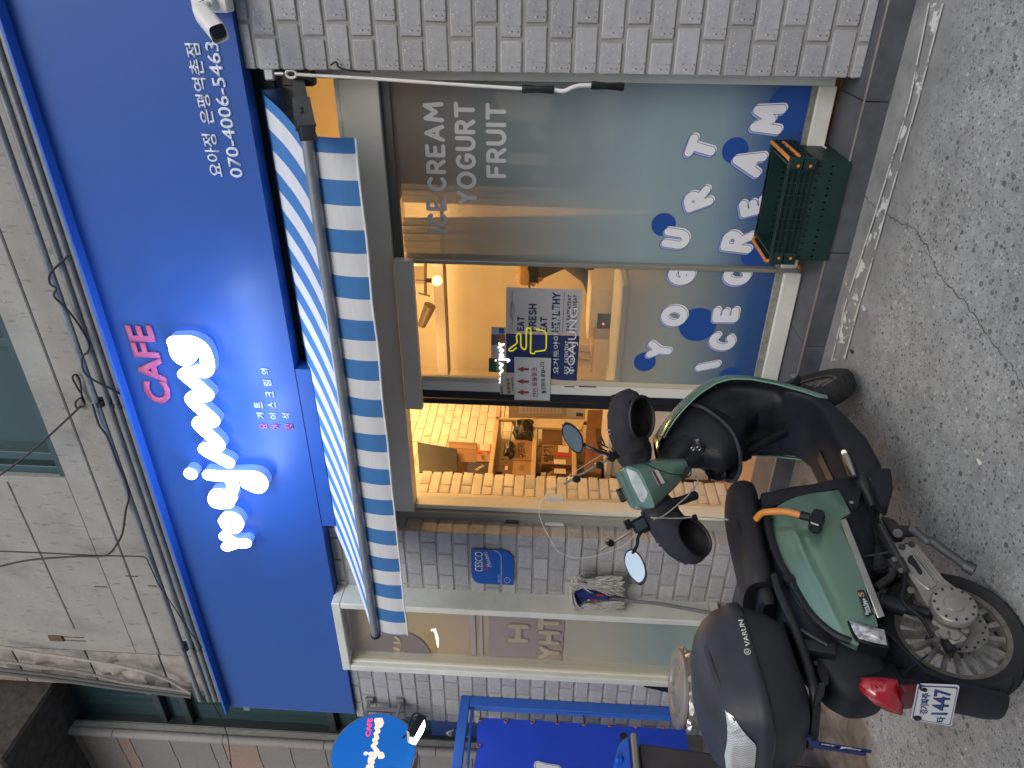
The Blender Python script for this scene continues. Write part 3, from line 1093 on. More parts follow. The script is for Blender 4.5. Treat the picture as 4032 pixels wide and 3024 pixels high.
def flex(label, pts, r, m=FLEX):
    c = smoothp(pts, 40)
    bm = BM()
    tube(bm, c, [r * (1 + .13 * (i % 2)) for i in range(len(c))], 8)
    return single('flexible_conduit', bm, m, label, 'conduit', 'flexible conduits on the stone')


Yq = 3.45
flex('pale ribbed conduit curving across the rough stone to the pipe ends', [aY('K', -20, 870, Yq), aY('K', 250, 915, Yq), aY('K', 560, 960, Yq), aY('K', 900, 1025, Yq), aY('K', 1080, 1085, Yq), aY('K', 1170, 1135, Yq), aY('K', 1235, 1175, Yq)], .012, mat('pale_flex', (.3, .28, .25), .7, noise=.2, nscale=40))
flex('dusty ribbed conduit close beside the pale curving one', [aY('K', -20, 965, Yq), aY('K', 300, 1005, Yq), aY('K', 560, 1045, Yq), aY('K', 800, 1105, Yq), aY('K', 1220, 1165, Yq)], .011)
flex('dark ribbed conduit at the edge of the stone', [aY('K', -20, 1015, Yq), aY('K', 400, 1068, Yq), aY('K', 800, 1125, Yq), aY('K', 1240, 1178, Yq)], .012, mat('dark_flex', (.075, .075, .078), .6))
flex('outermost dark ribbed conduit against the stairwell glass', [aY('K', -20, 1040, Yq), aY('K', 400, 1092, Yq), aY('K', 800, 1148, Yq), aY('K', 1240, 1198, Yq)], .013, MAT['dark_flex'])

# ---- security camera at the pillar
cc = aY('I', 1350, 30, 3.30)
cm = thing('security_camera', cc, 'white bullet security camera on a junction box under the blue sign', 'camera')
jb0, jb1 = aY('I', 1255, 80, 3.28), aY('I', 1450, -120, 3.28)
part('junction_box', bx(jb0.x, jb1.x + .02, 3.27, 3.345, jb1.z, jb0.z, .006), PLASTW, cm)
hub = aY('I', 1345, 15, 3.25)
bm = BM()
lathe(bm, [(.03, 0), (.03, .02), (.022, .03)], hub + Vector((0, .02, 0)), (0, -1, 0), (1, 0, 0), 20)
tube(bm, [hub, hub + Vector((-.01, -.035, -.005)), hub + Vector((-.03, -.05, -.01))], .012, 10)
part('ball_joint', bm, PLASTW, cm)
c0, c1 = aY('I', 1300, 65, 3.20), aY('I', 1432, 225, 3.05)
d = (c1 - c0).normalized()
c1 = c0 + d * .19
ux = d.cross(Vector((0, 0, 1))).normalized()
uz = ux.cross(d)
bm = BM()
loft(bm, [sup(c0 + d * t, ux, uz, a, b, 4, 20) for t, a, b in ((-.012, .016, .016), (-.006, .027, .027), (.0, .031, .03), (.18, .033, .032), (.184, .031, .03))])
part('housing', bm, PLASTW, cm)
bm = BM()
loft(bm, [sup(c0 + d * t + uz * .004, ux, uz, .036, .033, 4, 20) for t in (.03, .2)], True, False)
hood = part('sun_hood', bm, PLASTW, cm)
bm = BM()
loft(bm, [sup(c0 + d * t, ux, uz, a, a, 4, 20) for t, a in ((.184, .029), (.188, .028))])
part('lens_face', bm, BLACKG, cm)
bm = BM()
tube(bm, [hub + Vector((.01, -.03, 0)), hub + Vector((.0, -.05, .02)), hub + Vector((-.015, -.05, .025)), hub + Vector((-.02, -.03, .01))], .003, 6)
part('safety_wire', bm, CHROME, cm)

# ================================================================== AWNING
aw = thing('striped_awning', (-1.9, 2.65, 2.28), 'blue and white striped fabric awning with a hanging valance over the shop front', 'awning')
STR = bpy.data.materials.new('awning_stripes')
STR.use_nodes = True
n_, L_, b_ = N(STR)
g_ = n_.new('ShaderNodeNewGeometry')
s_ = n_.new('ShaderNodeSeparateXYZ')
L_.new(g_.outputs['Position'], s_.inputs[0])
ma = n_.new('ShaderNodeMath')
ma.operation = 'MULTIPLY_ADD'
ma.inputs[1].default_value, ma.inputs[2].default_value = -1 / .191, (-.605 + .045) / .191
L_.new(s_.outputs['X'], ma.inputs[0])
fr = n_.new('ShaderNodeMath')
fr.operation = 'FRACT'
L_.new(ma.outputs[0], fr.inputs[0])
lt = n_.new('ShaderNodeMath')
lt.operation = 'LESS_THAN'
lt.inputs[1].default_value = .5
L_.new(fr.outputs[0], lt.inputs[0])
mx = n_.new('ShaderNodeMix')
mx.data_type = 'RGBA'
mx.inputs['A'].default_value, mx.inputs['B'].default_value = rgb(.62, .635, .66), rgb(.042, .17, .43)
L_.new(lt.outputs[0], mx.inputs['Factor'])
nz = n_.new('ShaderNodeTexNoise')
nz.inputs['Scale'].default_value, nz.inputs['Detail'].default_value = 9, 7
mr = n_.new('ShaderNodeMapRange')
mr.inputs['To Min'].default_value, mr.inputs['To Max'].default_value = .86, 1.06
L_.new(nz.outputs['Fac'], mr.inputs['Value'])
vm = n_.new('ShaderNodeVectorMath')
vm.operation = 'SCALE'
L_.new(mx.outputs['Result'], vm.inputs[0])
L_.new(mr.outputs[0], vm.inputs['Scale'])
L_.new(vm.outputs[0], b_.inputs['Base Color'])
b_.inputs['Roughness'].default_value = .8
wv = n_.new('ShaderNodeTexNoise')
wv.inputs['Scale'].default_value = 400
bp = n_.new('ShaderNodeBump')
bp.inputs['Strength'].default_value = .15
L_.new(wv.outputs['Fac'], bp.inputs['Height'])
L_.new(bp.outputs[0], b_.inputs['Normal'])
AX0, AX1 = -3.24, -.60
YR, ZR, YBAR, ZBAR = 3.46, 2.745, 2.65, 2.283


def fab(u, v):
    x = AX0 + (AX1 - AX0) * u
    y, z = YR + (YBAR - YR) * v, ZR + (ZBAR + .028 - ZR) * v
    z -= .012 * math.sin(math.pi * v) * (1 + .15 * math.sin(u * 9)) + .004 * math.sin(u * 70) * v * (1 - v)
    return Vector((x, y, z))


part('fabric', grid(BM(), fab, 60, 12), STR, aw, 80)


def val(u, v):
    x = AX0 + (AX1 - AX0) * u
    return Vector((x, YBAR - .012 - .02 * math.sin(v * 2.2) + .005 * math.sin(u * 38 + 1) * v, ZBAR - .02 - v * .158 - .0012 * math.sin(u * 31) * v))


part('valance', grid(BM(), val, 90, 6), STR, aw, 80)
bm = BM()
tube(bm, [val(i / 90, 1.0) for i in range(91)], .0045, 6)
part('valance_piping', bm, mat('white_piping', (.72, .73, .75), .8), aw)
bm = BM()
tube(bm, [(AX0 - .01, YBAR - .022, ZBAR), (AX1 + .012, YBAR - .022, ZBAR)], .0225, 16)
part('front_bar', bm, mat('bar_aluminium', (.27, .29, .33), .4, metal=.5, noise=.12, nscale=20), aw)
for x in (AX0 - .02, AX1 + .012):
    bm = BM()
    tube(bm, [(x, YBAR - .022, ZBAR), (x + .012, YBAR - .022, ZBAR)], .028, 8)
    tube(bm, [(x + .012, YBAR - .022, ZBAR), (x + .03, YBAR - .022, ZBAR)], .014, 8)
    part('bar_end_cap', bm, CHROME if x > -1 else BLACK, aw)
bm = BM()
tube(bm, [(AX0, 3.475, 2.70), (AX1 + .02, 3.475, 2.70)], .05, 20)
part('roller', bm, mat('roller_fabric', (.02, .06, .16), .8), aw)
AGREY = mat('awning_arm_grey', (.045, .047, .052), .45, metal=.3, noise=.15)
xa = -.548
a0, a1, a2, a3, a4 = (aX('Q4', q[0], q[1], xa) for q in ((985, 470), (1025, 700), (1060, 950), (1110, 1290), (1165, 1430)))
bm = BM()


def bar(bm, p, q, w, h, bev=.003):
    d_ = (q - p)
    L = d_.length / 2
    d_.normalize()
    v_ = Vector((1, 0, 0))
    obox(bm, (p + q) / 2, d_, v_, d_.cross(v_), L, w, h, bev)


bar(bm, a0, a2, .016, .026)
arm = part('arm', bm, AGREY, aw)
bm = BM()
bar(bm, a2 + (a0 - a2) * .08, a3, .022, .034)
for q in ((1050, 1040), (1050, 1100)):
    p = aX('Q4', q[0], q[1], xa + .025)
    tube(bm, [p, p + Vector((.012, 0, 0))], .008, 8)
part('elbow', bm, AGREY, arm)
bm = BM()
for s in (-1, 1):
    bar(bm, a3 + Vector((s * .026, 0, 0)) + (a2 - a3) * .2, a4 + Vector((s * .022, 0, 0)), .004, .03)
bar(bm, a3 + (a4 - a3) * .35, a4, .024, .02)
part('fork', bm, AGREY, arm)
bm = BM()
p = aY('Q4', 1100, 400, 3.47)
box(bm, p.x - .05, p.x + .055, 3.44, 3.5, p.z - .045, p.z + .10, .006)
part('wall_bracket', bm, mat('bracket_bronze', (.06, .045, .035), .5, metal=.5), aw)
bm = BM()
p = aY('Q4', 480, 390, 3.43)
box(bm, p.x - .03, p.x + .03, 3.41, 3.47, p.z - .03, p.z + .02, .008)
tube(bm, [p + Vector((0, 0, -.03)), p + Vector((0, 0, -.07))], .012, 10)
part('gearbox', bm, CHROME, aw)
# crank rod hanging from the gear eye
Yk = 3.40
k0, k1 = aY('Q4', 760, 400, Yk), aY('Q4', 980, 410, Yk)
cr = thing('awning_crank', k0, 'long thin white awning crank rod with two black grips hanging by the brick pillar', 'crank')
bm = BM()
cen = (k0 + k1) / 2
tube(bm, [cen + Vector((.016 * math.cos(t), 0, .024 * math.sin(t))) for t in np.linspace(0, 2 * math.pi, 20)], .006, 8)
part('ring', bm, PLASTW, cr)
r1 = aY('G', 1172, 575, 3.37)
bm = BM()
tube(bm, [k1 + Vector((0, 0, .01)), aY('Q4', 1250, 430, Yk), aY('Q4', 2200, 480, 3.395), aY('G', 700, 545, 3.385), r1], .0075, 10)
part('rod', bm, PLASTW, cr)
r2, r3 = aY('G', 1378, 582, 3.36), aY('G', 1618, 553, 3.36)
bm = BM()
tube(bm, smoothp([r2, aY('G', 1440, 590, 3.355), aY('G', 1490, 570, 3.35), aY('G', 1540, 555, 3.355), r3], 5), .009, 10)
part('crank_bend', bm, PLASTW, cr)
for p, q in ((r1, r2), (r3, aY('G', 1832, 562, 3.36))):
    bm = BM()
    tube(bm, [p + (q - p) * t for t in (0, .08, .5, .92, 1)], [.0165, .018, .0145, .018, .0165], 12)
    part('grip', bm, BLACKG, cr)
bm = BM()
tube(bm, smoothp([aY('Q4', 1560, 250, 3.37), aY('Q4', 1650, 195, 3.36), aY('Q4', 1720, 300, 3.37), aY('Q4', 1950, 350, 3.375), aY('Q4', 2250, 370, 3.375)], 6), .004, 6)
single('tie_wire', bm, CABLE, 'short black tie wire poking out of the brick joint by the crank rod', 'wire')
# ================================================================== GLASS AND FILM
def glass_mat(name, tint=(1, 1, 1), boost=1.0):
    m = bpy.data.materials.new(name)
    m.use_nodes = True
    n, L = m.node_tree.nodes, m.node_tree.links
    n.remove(n['Principled BSDF'])
    out = n['Material Output']
    tr, gl, fr, mx = (n.new('ShaderNode' + q) for q in ('BsdfTransparent', 'BsdfGlossy', 'Fresnel', 'MixShader'))
    tr.inputs[0].default_value = rgb(*tint)
    gl.inputs['Roughness'].default_value = 0.0
    fr.inputs['IOR'].default_value = 1.52
    mu = n.new('ShaderNodeMath')
    mu.operation = 'MULTIPLY'
    mu.inputs[1].default_value = boost
    L.new(fr.outputs[0], mu.inputs[0])
    bf_g = n.new('ShaderNodeNewGeometry')
    inv = n.new('ShaderNodeMath')
    inv.operation = 'MULTIPLY_ADD'
    inv.inputs[1].default_value, inv.inputs[2].default_value = -1, 1
    L.new(bf_g.outputs['Backfacing'], inv.inputs[0])
    m3 = n.new('ShaderNodeMath')
    m3.operation = 'MULTIPLY'
    L.new(mu.outputs[0], m3.inputs[0])
    L.new(inv.outputs[0], m3.inputs[1])
    L.new(m3.outputs[0], mx.inputs[0])
    L.new(tr.outputs[0], mx.inputs[1])
    L.new(gl.outputs[0], mx.inputs[2])
    L.new(mx.outputs[0], out.inputs[0])
    return m


def film_mat(name, stops):
    """Printed window film: cover and colour by height on the pane. stops: (z, cover, colour)."""
    m = bpy.data.materials.new(name)
    m.use_nodes = True
    n, L = m.node_tree.nodes, m.node_tree.links
    n.remove(n['Principled BSDF'])
    out = n['Material Output']
    g, s = n.new('ShaderNodeNewGeometry'), n.new('ShaderNodeSeparateXYZ')
    L.new(g.outputs['Position'], s.inputs[0])
    z0, z1 = stops[0][0], stops[-1][0]
    mr = n.new('ShaderNodeMapRange')
    mr.inputs['From Min'].default_value, mr.inputs['From Max'].default_value = z0, z1
    L.new(s.outputs['Z'], mr.inputs['Value'])
    ra, rc = n.new('ShaderNodeValToRGB'), n.new('ShaderNodeValToRGB')
    for r_, f in ((ra, lambda q: (q[1], q[1], q[1], 1)), (rc, lambda q: rgb(*q[2]))):
        e = r_.color_ramp.elements
        while len(e) < len(stops):
            e.new(.5)
        for el, q in zip(e, stops):
            el.position = (q[0] - z0) / (z1 - z0)
            el.color = f(q)
        L.new(mr.outputs[0], r_.inputs[0])
    tr, df, tl, m1, m2 = (n.new('ShaderNode' + q) for q in ('BsdfTransparent', 'BsdfDiffuse', 'BsdfTranslucent', 'MixShader', 'MixShader'))
    L.new(rc.outputs[0], df.inputs[0])
    L.new(rc.outputs[0], tl.inputs[0])
    m1.inputs[0].default_value = .07
    L.new(df.outputs[0], m1.inputs[1])
    L.new(tl.outputs[0], m1.inputs[2])
    L.new(ra.outputs[0], m2.inputs[0])
    L.new(tr.outputs[0], m2.inputs[1])
    L.new(m1.outputs[0], m2.inputs[2])
    L.new(m2.outputs[0], out.inputs[0])
    return m


GLASS = glass_mat('window_glass', (.96, .97, .96))
FILM_VEIL_W = film_mat('film_and_veil_window', [(.2, .97, (.015, .07, .27)), (.36, .92, (.05, .12, .30)), (.60, .90, (.25, .36, .42)), (.95, .88, (.30, .40, .44)), (1.35, .74, (.30, .375, .405)), (1.75, .60, (.30, .34, .355)), (2.2, .40, (.33, .34, .34))])  # real film low down; milky grey above paints in the reflected veil
FILM_D = film_mat('gradient_film_door', [(.15, .97, (.004, .06, .25)), (.32, .93, (.02, .095, .28)), (.48, .87, (.12, .19, .27)), (.72, .78, (.25, .32, .32)), (.98, .52, (.28, .33, .31)), (1.22, .18, (.28, .29, .27)), (1.5, .04, (.28, .28, .26))])
CLER = bpy.data.materials.new('frosted_clerestory')
CLER.use_nodes = True
n_, L_, b_ = N(CLER)
n_.remove(b_)
tl, df, mx = n_.new('ShaderNodeBsdfTranslucent'), n_.new('ShaderNodeBsdfDiffuse'), n_.new('ShaderNodeMixShader')
tl.inputs[0].default_value, df.inputs[0].default_value = rgb(.8, .74, .62), rgb(.3, .28, .25)
mx.inputs[0].default_value = .85
L_.new(df.outputs[0], mx.inputs[1])
L_.new(tl.outputs[0], mx.inputs[2])
L_.new(mx.outputs[0], n_['Material Output'].inputs[0])

# ================================================================== STOREFRONT
sf = thing('storefront_frame', (-1.9, YF, KZ), 'cream aluminium shop front frame with wide transom beam above door and window', 'window frame')
Xr0, Xr1, Xm0, Xm1, Xl0, Xl1 = k(-.534), -.44, k(-1.4065), k(-1.392), k(-3.10), k(-3.196)
part('jamb', bx(Xr0, Xr1, YF - .012, YF + .1, KZ + .04, 2.72, .003), CREAM, sf, 0)
part('transom_beam', bx(Xl0 + .002, Xr0 - .002, YF - .02, YF + .1, kz(2.203), kz(2.385), .003), CREAM, sf, 0)
part('upper_rail', bx(Xl0 + .002, Xr0 - .002, YF - .012, YF + .08, kz(2.388), kz(2.408), .002), CREAM, sf, 0)
part('gap_strip', bx(Xl0, Xr0, YF - .004, YF + .05, kz(2.384), kz(2.389)), CREAM_D, sf, 0)
part('glazing_step', bx(Xm1, Xr0 - .002, YF + .008, YF + .06, kz(2.158), kz(2.2)), CREAM_D, sf, 0)
part('jamb', bx(Xl1, Xl0, YF - .006, YF + .06, KZ, 2.72, .003), mat('jamb_grey', (.30, .31, .28), .4), sf, 0)
part('jamb', bx(Xl0 + .001, Xl0 + .035, YF + .02, YF + .12, KZ, kz(2.2), .003), CREAM, sf, 0)
part('post', bx(Xm0, Xm1, YF - .02, YF + .08, KZ + .03, kz(2.2), .003), mat('post_metal', (.33, .32, .28), .35, metal=.4), sf, 0)
zs0, zs1 = aY('E', 1000, 570, YF).z, aY('E', 882, 570, YF).z
part('sill', bx(Xm0, Xr0 - .001, YF - .01, YF + .1, max(KZ, zs0), zs1, .004), WHITEP, sf, 0)
part('sill_gasket', bx(Xm0, Xr0 - .001, YF + .004, YF + .06, zs1, aY('E', 846, 570, YF).z, .002), mat('aged_gasket', (.2, .2, .175), .8, noise=.3, nscale=20), sf, 0)
zg0 = aY('E', 846, 570, YF).z
part('window_glass', bx(Xm1, Xr0 + .003, YF + .022, YF + .026, zg0, kz(2.16)), GLASS, sf, 0)
cl = part('clerestory_pane', bx(Xl0, Xr1, YF + .03, YF + .034, kz(2.408), 2.76), CLER, sf, 0)
wf = part('window_film_veil', sheet(BM(), [(Xm1, YF + .020, zg0), (Xr0 + .003, YF + .020, zg0), (Xr0 + .003, YF + .020, kz(2.16)), (Xm1, YF + .020, kz(2.16))]), FILM_VEIL_W, sf, 0)
# striker and sensor on the left jamb
for q0, q1, m, nm in ((('Q2', 1080, 1250), ('Q2', 1215, 1290), mat('bronze_plate', (.09, .075, .06), .4, metal=.6), 'strike_plate'), (('Q2', 1510, 1275), ('Q2', 1715, 1325), PLASTW, 'door_sensor'), (('Q2', 1515, 1000), ('Q2', 1710, 1045), PLASTW, 'door_sensor')):
    Yq_ = YF - .02
    p, q = aY(*q0, Yq_), aY(*q1, Yq_)
    part(nm, bx(min(p.x, q.x), max(p.x, q.x), Yq_, YF + .03, min(p.z, q.z), max(p.z, q.z), .003), m, sf, 0)

# ---- sliding door leaf
sdn = thing('sliding_door', (-1.8, YD, KZ), 'cream framed glass sliding door standing half open with blue gradient film', 'door')
kd = lambda x: k(x, YD)
kzd = lambda z: kz(z, YD)
D0, D1 = kd(-2.190), kd(-1.4215)
part('head_cover', bx(kd(-2.305), kd(-1.393), YD - .035, YF - .021, kzd(2.100), kzd(2.198), .004), CREAM, sdn, 0)
part('stile', bx(D0, kd(-2.130), YD, YD + .035, KZ + .02, kzd(2.1), .003), CREAM, sdn, 0)
part('glazing_bead', bx(kd(-2.129), kd(-2.100), YD + .003, YD + .03, KZ + .1, kzd(2.1), .003), mat('bead_cream', (.55, .5, .38), .4), sdn, 0)
part('stile', bx(D1, D1 + .022, YD, YD + .03, KZ + .02, kzd(2.1), .003), mat('post_metal', (.33, .32, .28), .35), sdn, 0)
zr0, zr1, zr2 = KZ + .004, aY('B', 655, 110, YD).z, aY('B', 605, 110, YD).z
part('bottom_rail', bx(D0, D1 + .004, YD - .012, YD + .04, zr0, zr1, .006), WHITEP, sdn, 0)
part('rail_gasket', bx(D0 + .03, D1, YD + .002, YD + .03, zr1 + .001, zr2, .003), mat('aged_gasket2', (.26, .27, .23), .8, noise=.35, nscale=26, bump=.3), sdn, 0)
part('brush_seal', bx(kd(-2.240), D0 - .001, YD + .004, YD + .03, KZ + .02, kzd(2.1)), BLACK, sdn, 0)
part('edge_bar', bx(kd(-2.299), kd(-2.264), YD + .03, YD + .06, KZ, kzd(2.19)), BLACK, sdn, 0)
part('door_glass', bx(kd(-2.1), D1, YD + .014, YD + .018, zr2, kzd(2.1)), GLASS, sdn, 0)
part('door_film', sheet(BM(), [(kd(-2.1), YD + .012, zr2), (D1, YD + .012, zr2), (D1, YD + .012, kzd(2.1)), (kd(-2.1), YD + .012, kzd(2.1))]), FILM_D, sdn, 0)
bm = BM()
for i, (a, b) in enumerate(((1425, 1600), (1680, 1980))):       # splits in the door edge seal
    p, q = aY('Q1', a, 1870, YD - .002), aY('Q1', b, 1890, YD - .002)
    box(bm, p.x - .003, p.x + .003, YD - .001, YD + .001, q.z, p.z)
part('seal_split', bm, BLACK, sdn, 0)


# ---- bubble letters and dots printed on window and door
def bubble(ch, head, foot, Y, parent, r=.026, clip=None):
    h, f = aY(*head, Y), aY(*foot, Y)
    H = math.hypot(h.x - f.x, h.z - f.z)
    up = Vector((h.x - f.x, h.z - f.z)) / H
    rt = Vector((up.y, -up.x))
    w = ADV.get(ch, .6)
    pts = [[(f.x + rt.x * (p[0] - w / 2) * H + up.x * p[1] * H, f.z + rt.y * (p[0] - w / 2) * H + up.y * p[1] * H) for p in st] for st in STROKES[ch]]

    def lay(rad, dx, dz, m, off, nm):
        bm = curve_mesh(contours([[(x + dx, z + dz) for x, z in st] for st in pts], rad, .0035), 0)
        put(bm, (0, Y - off, 0), (1, 0, 0), (0, 0, 1))
        if clip:
            bmesh.ops.bisect_plane(bm, geom=bm.verts[:] + bm.edges[:] + bm.faces[:], plane_co=(clip[0], 0, 0), plane_no=(clip[1], 0, 0), clear_outer=True)
        part(nm, bm, m, parent, 0)
    lay(r + .0025, -.010, .007, BPRINT, .001, 'letter_shade_outline')
    lay(r + .0003, -.009, .006, LILAC, .002, 'letter_shade')
    lay(r, .008, -.006, WPRINT, .0024, 'letter_highlight')
    lay(r + .0022, 0, 0, BPRINT, .003, 'letter_outline')
    lay(r - .0004, 0, 0, WPRINT, .004, 'letter')


def dot(r_, a, b, rp, Y, parent, rx=None, clip=()):
    c = aY(r_, a, b, Y)
    e = aY(r_, a + rp, b, Y)
    rad = abs(c.z - e.z)
    bm = BM()
    bm.faces.new([bm.verts.new(p) for p in circ((c.x, Y, c.z), (1, 0, 0), (0, 0, 1), rad * (rx or 1), 48, rad)])
    for co, no in clip:
        bmesh.ops.bisect_plane(bm, geom=bm.verts[:] + bm.edges[:] + bm.faces[:], plane_co=co, plane_no=no, clear_outer=True)
    part('printed_dot', bm, BPRINT, parent, 0)


YW_ = YF + .019
dot('Q5', 970, 965, 128, YW_, sf)
dot('Q6', 450, 95, 133, YW_, sf)
dot('Q6', 1425, 430, 130, YW_, sf)
dot('Q5', 1530, 560, 252, YW_, sf, clip=(((Xr0, 0, 0), (1, 0, 0)), ((0, 0, zg0 + .002), (0, 0, -1))))
YDD = YD + .011
dot('Q6', 820, 1185, 205, YDD, sdn)
dot('Q6', 245, 1590, 120, YDD, sdn)
dot('B', 308, 785, 74, YDD, sdn)
for ch, a, b in (('U', ('Q6', 485, 232), ('Q6', 688, 262)), ('R', ('Q5', 512, 1470), ('Q5', 705, 1400)), ('T', ('Q5', 545, 915), ('Q5', 735, 970)),
                 ('R', ('Q6', 1128, 262), ('Q6', 1385, 292)), ('E', ('Q5', 1052, 1530), ('Q5', 1240, 1480)), ('A', ('Q5', 985, 1055), ('Q5', 1205, 1105)), ('M', ('Q5', 1170, 655), ('Q5', 1400, 665))):
    bubble(ch, a, b, YW_, sf, r=.0205)
for ch, a, b, cl_ in (('Y', ('Q6', 310, 1450), ('Q6', 500, 1470), None), ('O', ('Q6', 462, 1087), ('Q6', 668, 1087), None), ('G', ('Q6', 540, 640), ('Q6', 750, 640), (D1 - .002, 1)),
                 ('I', ('Q6', 835, 1650), ('Q6', 1030, 1612), None), ('C', ('Q6', 985, 1350), ('Q6', 1185, 1385), None), ('E', ('Q6', 1025, 1075), ('Q6', 1225, 1075), None), ('C', ('Q6', 1140, 650), ('Q6', 1355, 655), (D1 - .002, 1))):
    bubble(ch, a, b, YDD, sdn, r=.0205, clip=cl_)
GREYL = mat('grey_white_vinyl', (.6, .61, .62), .6)
for s, a, b, h in (('ICE', (690, 1512), (683, 1290), 135), ('CREAM', (682, 1245), (664, 660), 135), ('YOGURT', (878, 1330), (867, 660), 138), ('FRUIT', (1067, 1155), (1072, 668), 136)):
    p0, p1 = aY('G', *a, YW_), aY('G', *b, YW_)
    zz = (p0.z + p1.z) / 2
    hh = aY('G', b[0] - h, b[1], YW_).z - aY('G', b[0], b[1], YW_).z
    p0.z = p1.z = zz
    st, w = stroke_word(s, .36)
    pts = [[(p0.x + (x + .12) / (w + .24) * (p1.x - p0.x), p0.z + (y * .80 + .1) * hh) for x, y in q] for q in st]
    part('vinyl_lettering', put(curve_mesh(contours(pts, hh * .098, .003), 0), (0, YW_ - .0006, 0), (1, 0, 0), (0, 0, 1)), GREYL, sf, 0)

# ---- posters and notes on the door glass (inside face)
YPO = YD + .0105


def flat(r_, pts, Y, mt, name, parent=None, t=.0015):
    P = [aY(r_, a, b, Y) for a, b in pts]
    return prism(BM(), P, (0, t, 0))


def poster_word(par, s, r_, p0, p1, hpx, m, Y, rad=.14, flip=False):
    a, b = aY(r_, *p0, Y), aY(r_, *p1, Y)
    h = aY(r_, p0[0] - hpx, p0[1], Y).z - a.z
    st, w = stroke_word(s)
    sx = (b.x - a.x) / w
    rr = h * rad
    pts = [[(a.x + (w - x if flip else x) * sx, a.z + (b.z - a.z) * (x / w) + y * h) for x, y in q] for q in st]
    bm = curve_mesh(contours(pts, rr, max(.0014, rr * .3)), 0)
    put(bm, (0, Y - .001, 0), (1, 0, 0), (0, 0, 1))
    part('lettering', bm, m, par, 0)


POSTG = mat('poster_grey', (.46, .45, .45), .6)
po = thing('poster', aY('Q1', 1690, 560, YPO), 'half grey half navy poster taped inside the glass door reading EAT FRESH EAT HEALTHY', 'poster')
part('grey_sheet', flat('Q1', [(412, 135), (1738, 182), (1688, 975), (408, 940)], YPO, POSTG, 'x'), POSTG, po, 0)
part('navy_sheet', flat('Q1', [(408, 943), (1688, 988), (1640, 1785), (408, 1630)], YPO, NAVY, 'x'), NAVY, po, 0)
NAVYL = mat('poster_navy_ink', (.02, .03, .10), .6)
for s, a, b, h in (('EAT', (712, 885), (720, 655), 100), ('FRESH', (922, 895), (930, 440), 110), ('EAT', (1112, 905), (1120, 665), 100), ('HEALTHY', (1322, 905), (1345, 245), 110)):
    poster_word(po, s, 'Q1', a, b, h, NAVYL, YPO)
for s, a, b, h in (('EAT', (1510, 885), (1518, 760), 48), ('EATEATEAT', (1520, 700), (1545, 275), 50), ('EAT', (1608, 885), (1618, 770), 46), ('EATEATEAT', (1625, 700), (1645, 275), 50)):
    poster_word(po, s, 'Q1', a, b, h, NAVYL, YPO)
POW = mat('poster_white_ink', (.55, .55, .56), .6)
for s, a, b, h in (('EAT', (1470, 1640), (1478, 1515), 46), ('EATEATEAT', (1478, 1440), (1492, 1080), 48), ('EAT', (1570, 1640), (1578, 1520), 46), ('EATEATEAT', (1578, 1440), (1592, 1080), 48)):
    poster_word(po, s, 'Q1', a, b, h, POW, YPO)
p, q = aY('Q1', 515, 900, YPO), aY('Q1', 515, 190, YPO)
bm = BM()
zl = p.z
xa_, xb_ = aY('Q1', 515, 700, YPO).x, aY('Q1', 515, 395, YPO).x
box(bm, p.x, xa_, YPO - .0012, YPO - .0004, zl - .001, zl + .001)
box(bm, xb_, q.x, YPO - .0012, YPO - .0004, q.z - .001, q.z + .001)
tube(bm, [Vector(((xa_ + xb_) / 2 + (xb_ - xa_) / 2 * math.cos(t), YPO - .0008, zl + .011 * math.sin(t))) for t in np.linspace(0, 6.283, 30)], .0012, 5)
p, q = aY('Q1', 1393, 930, YPO), aY('Q1', 1428, 218, YPO)
box(bm, p.x, q.x, YPO - .0012, YPO - .0004, p.z - .001, p.z + .001)
part('rule_line', bm, NAVYL, po, 0)
on = aY('Q1', 522, 668, YPO - .001)
letter('small_lettering', '요거트아이스크림의 정석', NAVYL, po, on, aY('Q1', 522, 420, YPO - .001), .0065, bold=.01)
# white serif style print across the foot of the door glass
WV = mat('white_vinyl', (.78, .80, .82), .6)
p0, p1 = aY('Q1', 1638, 1660, YPO - .004), aY('Q1', 1705, 500, YPO - .004)
letter('vinyl_lettering', 'YOAJUNG', WV, sdn, p0, p1, aY('Q1', 1520, 500, YPO - .004).z - p1.z, bold=.0)
p0, p1 = aY('Q1', 1330, 1640, YPO - .004), aY('Q1', 1345, 490, YPO - .004)
letter('vinyl_lettering', '요거트아이크림의', WV, sdn, p0, p1, aY('Q1', 1225, 700, YPO - .004).z - aY('Q1', 1330, 700, YPO - .004).z, bold=.01)
# notes
pn = thing('paper_notice', aY('Q1', 1190, 1700, YD - .004), 'handwritten pale paper notice with three red arrows taped outside the door glass', 'notice')
YN = YD - .006
PAPER = mat('note_paper', (.52, .55, .55), .8, noise=.04, nscale=10)
part('sheet', flat('Q1', [(552, 1352), (1196, 1372), (1172, 2113), (556, 2096)], YN, PAPER, 'x'), PAPER, pn, 0)
REDI = mat('red_ink', (.28, .03, .05), .7)
for yy in (1565, 1780, 1968):
    bm = flat('Q1', [(595, yy + 0), (710, yy - 48), (710, yy - 22), (808, yy - 18), (806, yy + 20), (712, yy + 20), (714, yy + 48)], YN - .001, REDI, 'x', t=.0006)
    part('red_arrow', bm, REDI, pn, 0)
INK = mat('brown_ink', (.05, .03, .035), .7)
for s, a, b, h, m in (('안건 응용정은', (965, 2045), (945, 1530), 95, REDI), ('물건판에 옹습니다', (1100, 1990), (1080, 1430), 75, INK)):
    p0, p1 = aY('Q1', *a, YN - .001), aY('Q1', *b, YN - .001)
    letter('handwriting', s, m, pn, p0, p1, h * .00033, bold=.004)
